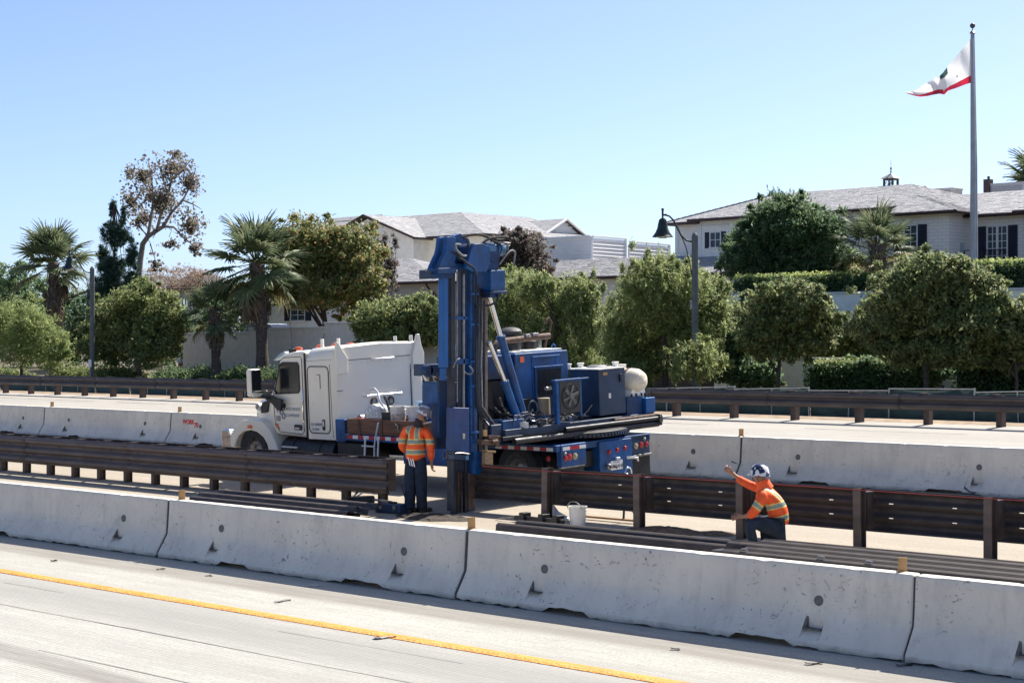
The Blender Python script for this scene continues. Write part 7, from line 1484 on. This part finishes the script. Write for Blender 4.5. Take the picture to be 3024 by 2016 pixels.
p_ = PN(2478, 560, 79); MB().cyl((p_.x, 79, p_.z-.6), (p_.x-.05, 79, p_.z), .04, 8).build('flue', M_rust, vs_); p_ = PN(2913, 527, 82); fl_ = MB().bb(p_.x-.12, p_.x+.22, 81.9, 82.3, p_.z-1.0, p_.z-.05).cyl((p_.x+.12, 82, p_.z-.05), (p_.x+.12, 82, p_.z+.1), .07, 8).build('flue_stack', M_gutter); tag(fl_, 'dark square flue on the roof behind the flagpole', 'flue')

# ================================================================== BELL LAMPS AND FLAG
M_pole = mat('grey_green_pole', (.11, .125, .125), .7, .1, .2, 5, .2, 30); M_bell = mat('green_black_cast_metal', (.020, .034, .030), .45, .3, .25, 5)
def bell_lamp(x, label, Y=46.0, box=True, side=-1):
    xp = Xat(x, Y); zp = at(x, 665, Y).z if box else 6.75; e = empty('bell_street_lamp', (xp, Y, gz(Y)), (0, 0, CAMROT)); g = gz(Y); tag(e, label, 'street lamp', 'bell street lamps')
    h = 6.75-g
    MB().prism([(.11*math.cos(k*math.pi/4+.39), .11*math.sin(k*math.pi/4+.39)) for k in range(8)], 'z', 0, h-.08).lathe([(.10, h-.08), (.075, h-.02), (.03, h+.03)], (0, 0, 0), 8).build('pole', M_pole, e, .006)
    S_ = 1 if side < 0 else 1
    arm = [(-.10, 0, h-.28), (-.28, 0, h-.24), (-.45, 0, h-.08), (-.58, 0, h+.18), (-.70, 0, h+.42), (-.84, 0, h+.56), (-1.0, 0, h+.60)]
    MB().path(arm, .03, 8).build('arm', M_bell, e); MB().path([(-.46, 0, h-.05), (-.30, 0, h-.45), (-.17, 0, h-.95), (-.10, 0, h-1.4)], .018, 8).build('brace', M_bell, e)
    MB().cyl((-1.06, 0, h+.55), (-1.06, 0, h+.75), .035, 10).ico((-1.06, 0, h+.78), .05, 2).box((-.98, 0, h+.6), (.12, .05, .06)).build('finial', M_bell, e, .004)
    MB().lathe([(.0, h+.50), (.06, h+.49), (.12, h+.44), (.15, h+.32), (.18, h+.16), (.24, h+.02), (.33, h-.10), (.35, h-.13), (.33, h-.13), (.29, h-.08), (.2, h+.06), (.0, h+.2)], (-1.06, 0, 0), 28, 'z', False).build('bell_shade', M_bell, e); MB().cyl((-1.06, 0, h+.5), (-1.06, 0, h+.56), .03).build('hanger', M_bell, e); MB().lathe([(.2, h-.06), (.25, h-.10), (.12, h-.17), (0, h-.18)], (-1.06, 0, 0), 20, 'z', False).build('lens', M_whitep, e)
    if box: MB().bb(-.16, -.09, -.05, .07, h-2.5, h-2.2).build('meter_box', M_steel, e, .008)
    return e
bell_lamp(2052, 'dark bell-shaped street lamp standing in front of the white house corner'); bell_lamp(272, 'dark bell-shaped street lamp beside the leftmost palm', box=False)
sg_ = empty('sign_post', (Xat(272, 46)+.12, 45.8, gz(46))); tag(sg_, 'small white sign plate on the left lamp pole foot', 'sign'); MB().bb(-.12, .12, -.01, .01, .9, 1.25).build('plate', M_whitetape, sg_, .004); MB().cyl((0, .02, 0), (0, .02, 1.2), .025, 8).build('stake', M_steel, sg_)
# flagpole
Yp = 60.; fp_ = PN(2876, 780, Yp); tp = PN(2872, 100, Yp); fpo = empty('flagpole', (fp_.x, Yp, zt-.1)); tag(fpo, 'tall grey flagpole with ball finial beside the hedge', 'flagpole')
hp = tp.z-(zt-.1); MB().path([(0, 0, 0), (0, 0, hp*.5), (tp.x-fp_.x, 0, hp)], [.16, .13, .075], 16).build('pole', mat('dull_aluminium_pole', (.36, .38, .41), .55, .3, .08, 3), fpo); MB().lathe([(.09, hp), (.12, hp+.03), (.05, hp+.1), (.02, hp+.14), (.02, hp+.22)], (tp.x-fp_.x, 0, 0), 14).build('truck_cap', M_steel, fpo); MB().ico((tp.x-fp_.x, 0, hp+.30), .10, 3).build('ball_finial', mat('dull_bronze', (.10, .085, .07), .4, .6, .1, 4), fpo)
MB().path([(.10, -.1, 1.2), (.12, -.1, hp*.6), (.02, -.08, hp-.2)], .008, 5).build('halyard', M_whitep, fpo)
# the flag: hoist part hangs from the pole, fly part streams to the left in folds
def fz_(x, y): return 2624+x/5.2267, 60+y/5.2267
top = [(1268, 285), (1200, 375), (1110, 480), (1010, 600), (920, 705), (840, 810), (790, 860), (700, 900), (600, 960), (500, 1030), (420, 1085), (350, 1100), (262, 1112)]
bot = [(1282, 965), (1210, 985), (1130, 1015), (1040, 1050), (960, 1075), (915, 1092), (860, 1150), (790, 1135), (700, 1150), (600, 1172), (490, 1183), (390, 1165), (270, 1128)]
fold = [0, -.10, -.22, -.05, .18, .30, .10, -.25, -.38, -.2, .05, .12, .0]
nV = 18; mb = MB(); mats_ = []
def interp(arr, s):
    i = min(int(s), len(arr)-2); f_ = s-i; a, b = arr[i], arr[i+1]
    return tuple(p+(q-p)*f_ for p, q in zip(a, b)) if isinstance(a, tuple) else a+(b-a)*f_
nU = 60
for i in range(nU+1):
    s = i/nU*(len(top)-1); (x0, y0), (x1, y1), fo = interp(top, s), interp(bot, s), interp(fold, s)
    for j in range(nV+1):
        q = j/nV; x, y = x0+(x1-x0)*q, y0+(y1-y0)*q; N_ = fz_(x, y); d = fo+.10*math.sin(q*5+s*1.3)*min(1, s*.6)
        mb.v.append(tuple(PN(N_[0], N_[1], Yp-.05+d)))
for i in range(nU):
    for j in range(nV):
        a = i*(nV+1)+j; mb.f.append((a, a+nV+1, a+nV+2, a+1)); s = (i+.5)/nU*(len(top)-1); q = (j+.5)/nV
        red = q > (.84 if s < 6 else .72); grn = 4.2 < s < 6.0 and (.02 < q < .28 if s < 5.2 else .02 < q < .20)
        ltr = 2.5 < s < 2.8 and .62 < q < .68
        mb.mi.append(1 if red else (2 if grn or ltr else 0))
def cloth(name, col):
    m, t, b = gen_mat(name); b.inputs['Base Color'].default_value = (*col, 1); b.inputs['Roughness'].default_value = .8; tr = _n(t, 'ShaderNodeBsdfTranslucent'); tr.inputs[0].default_value = (*col, 1); mx = _n(t, 'ShaderNodeMixShader'); mx.inputs[0].default_value = .4
    t.links.new(b.outputs[0], mx.inputs[1]); t.links.new(tr.outputs[0], mx.inputs[2]); t.links.new(mx.outputs[0], t.nodes['Material Output'].inputs[0]); return m
fg = mb.build('flag', [cloth('white_flag_cloth', (.80, .80, .80)), cloth('red_flag_cloth', (.52, .03, .06)), cloth('dark_green_print', (.05, .09, .08))], fix=False, ang=120); tag(fg, 'white flag with red lower stripe folding in the wind on the flagpole', 'flag')
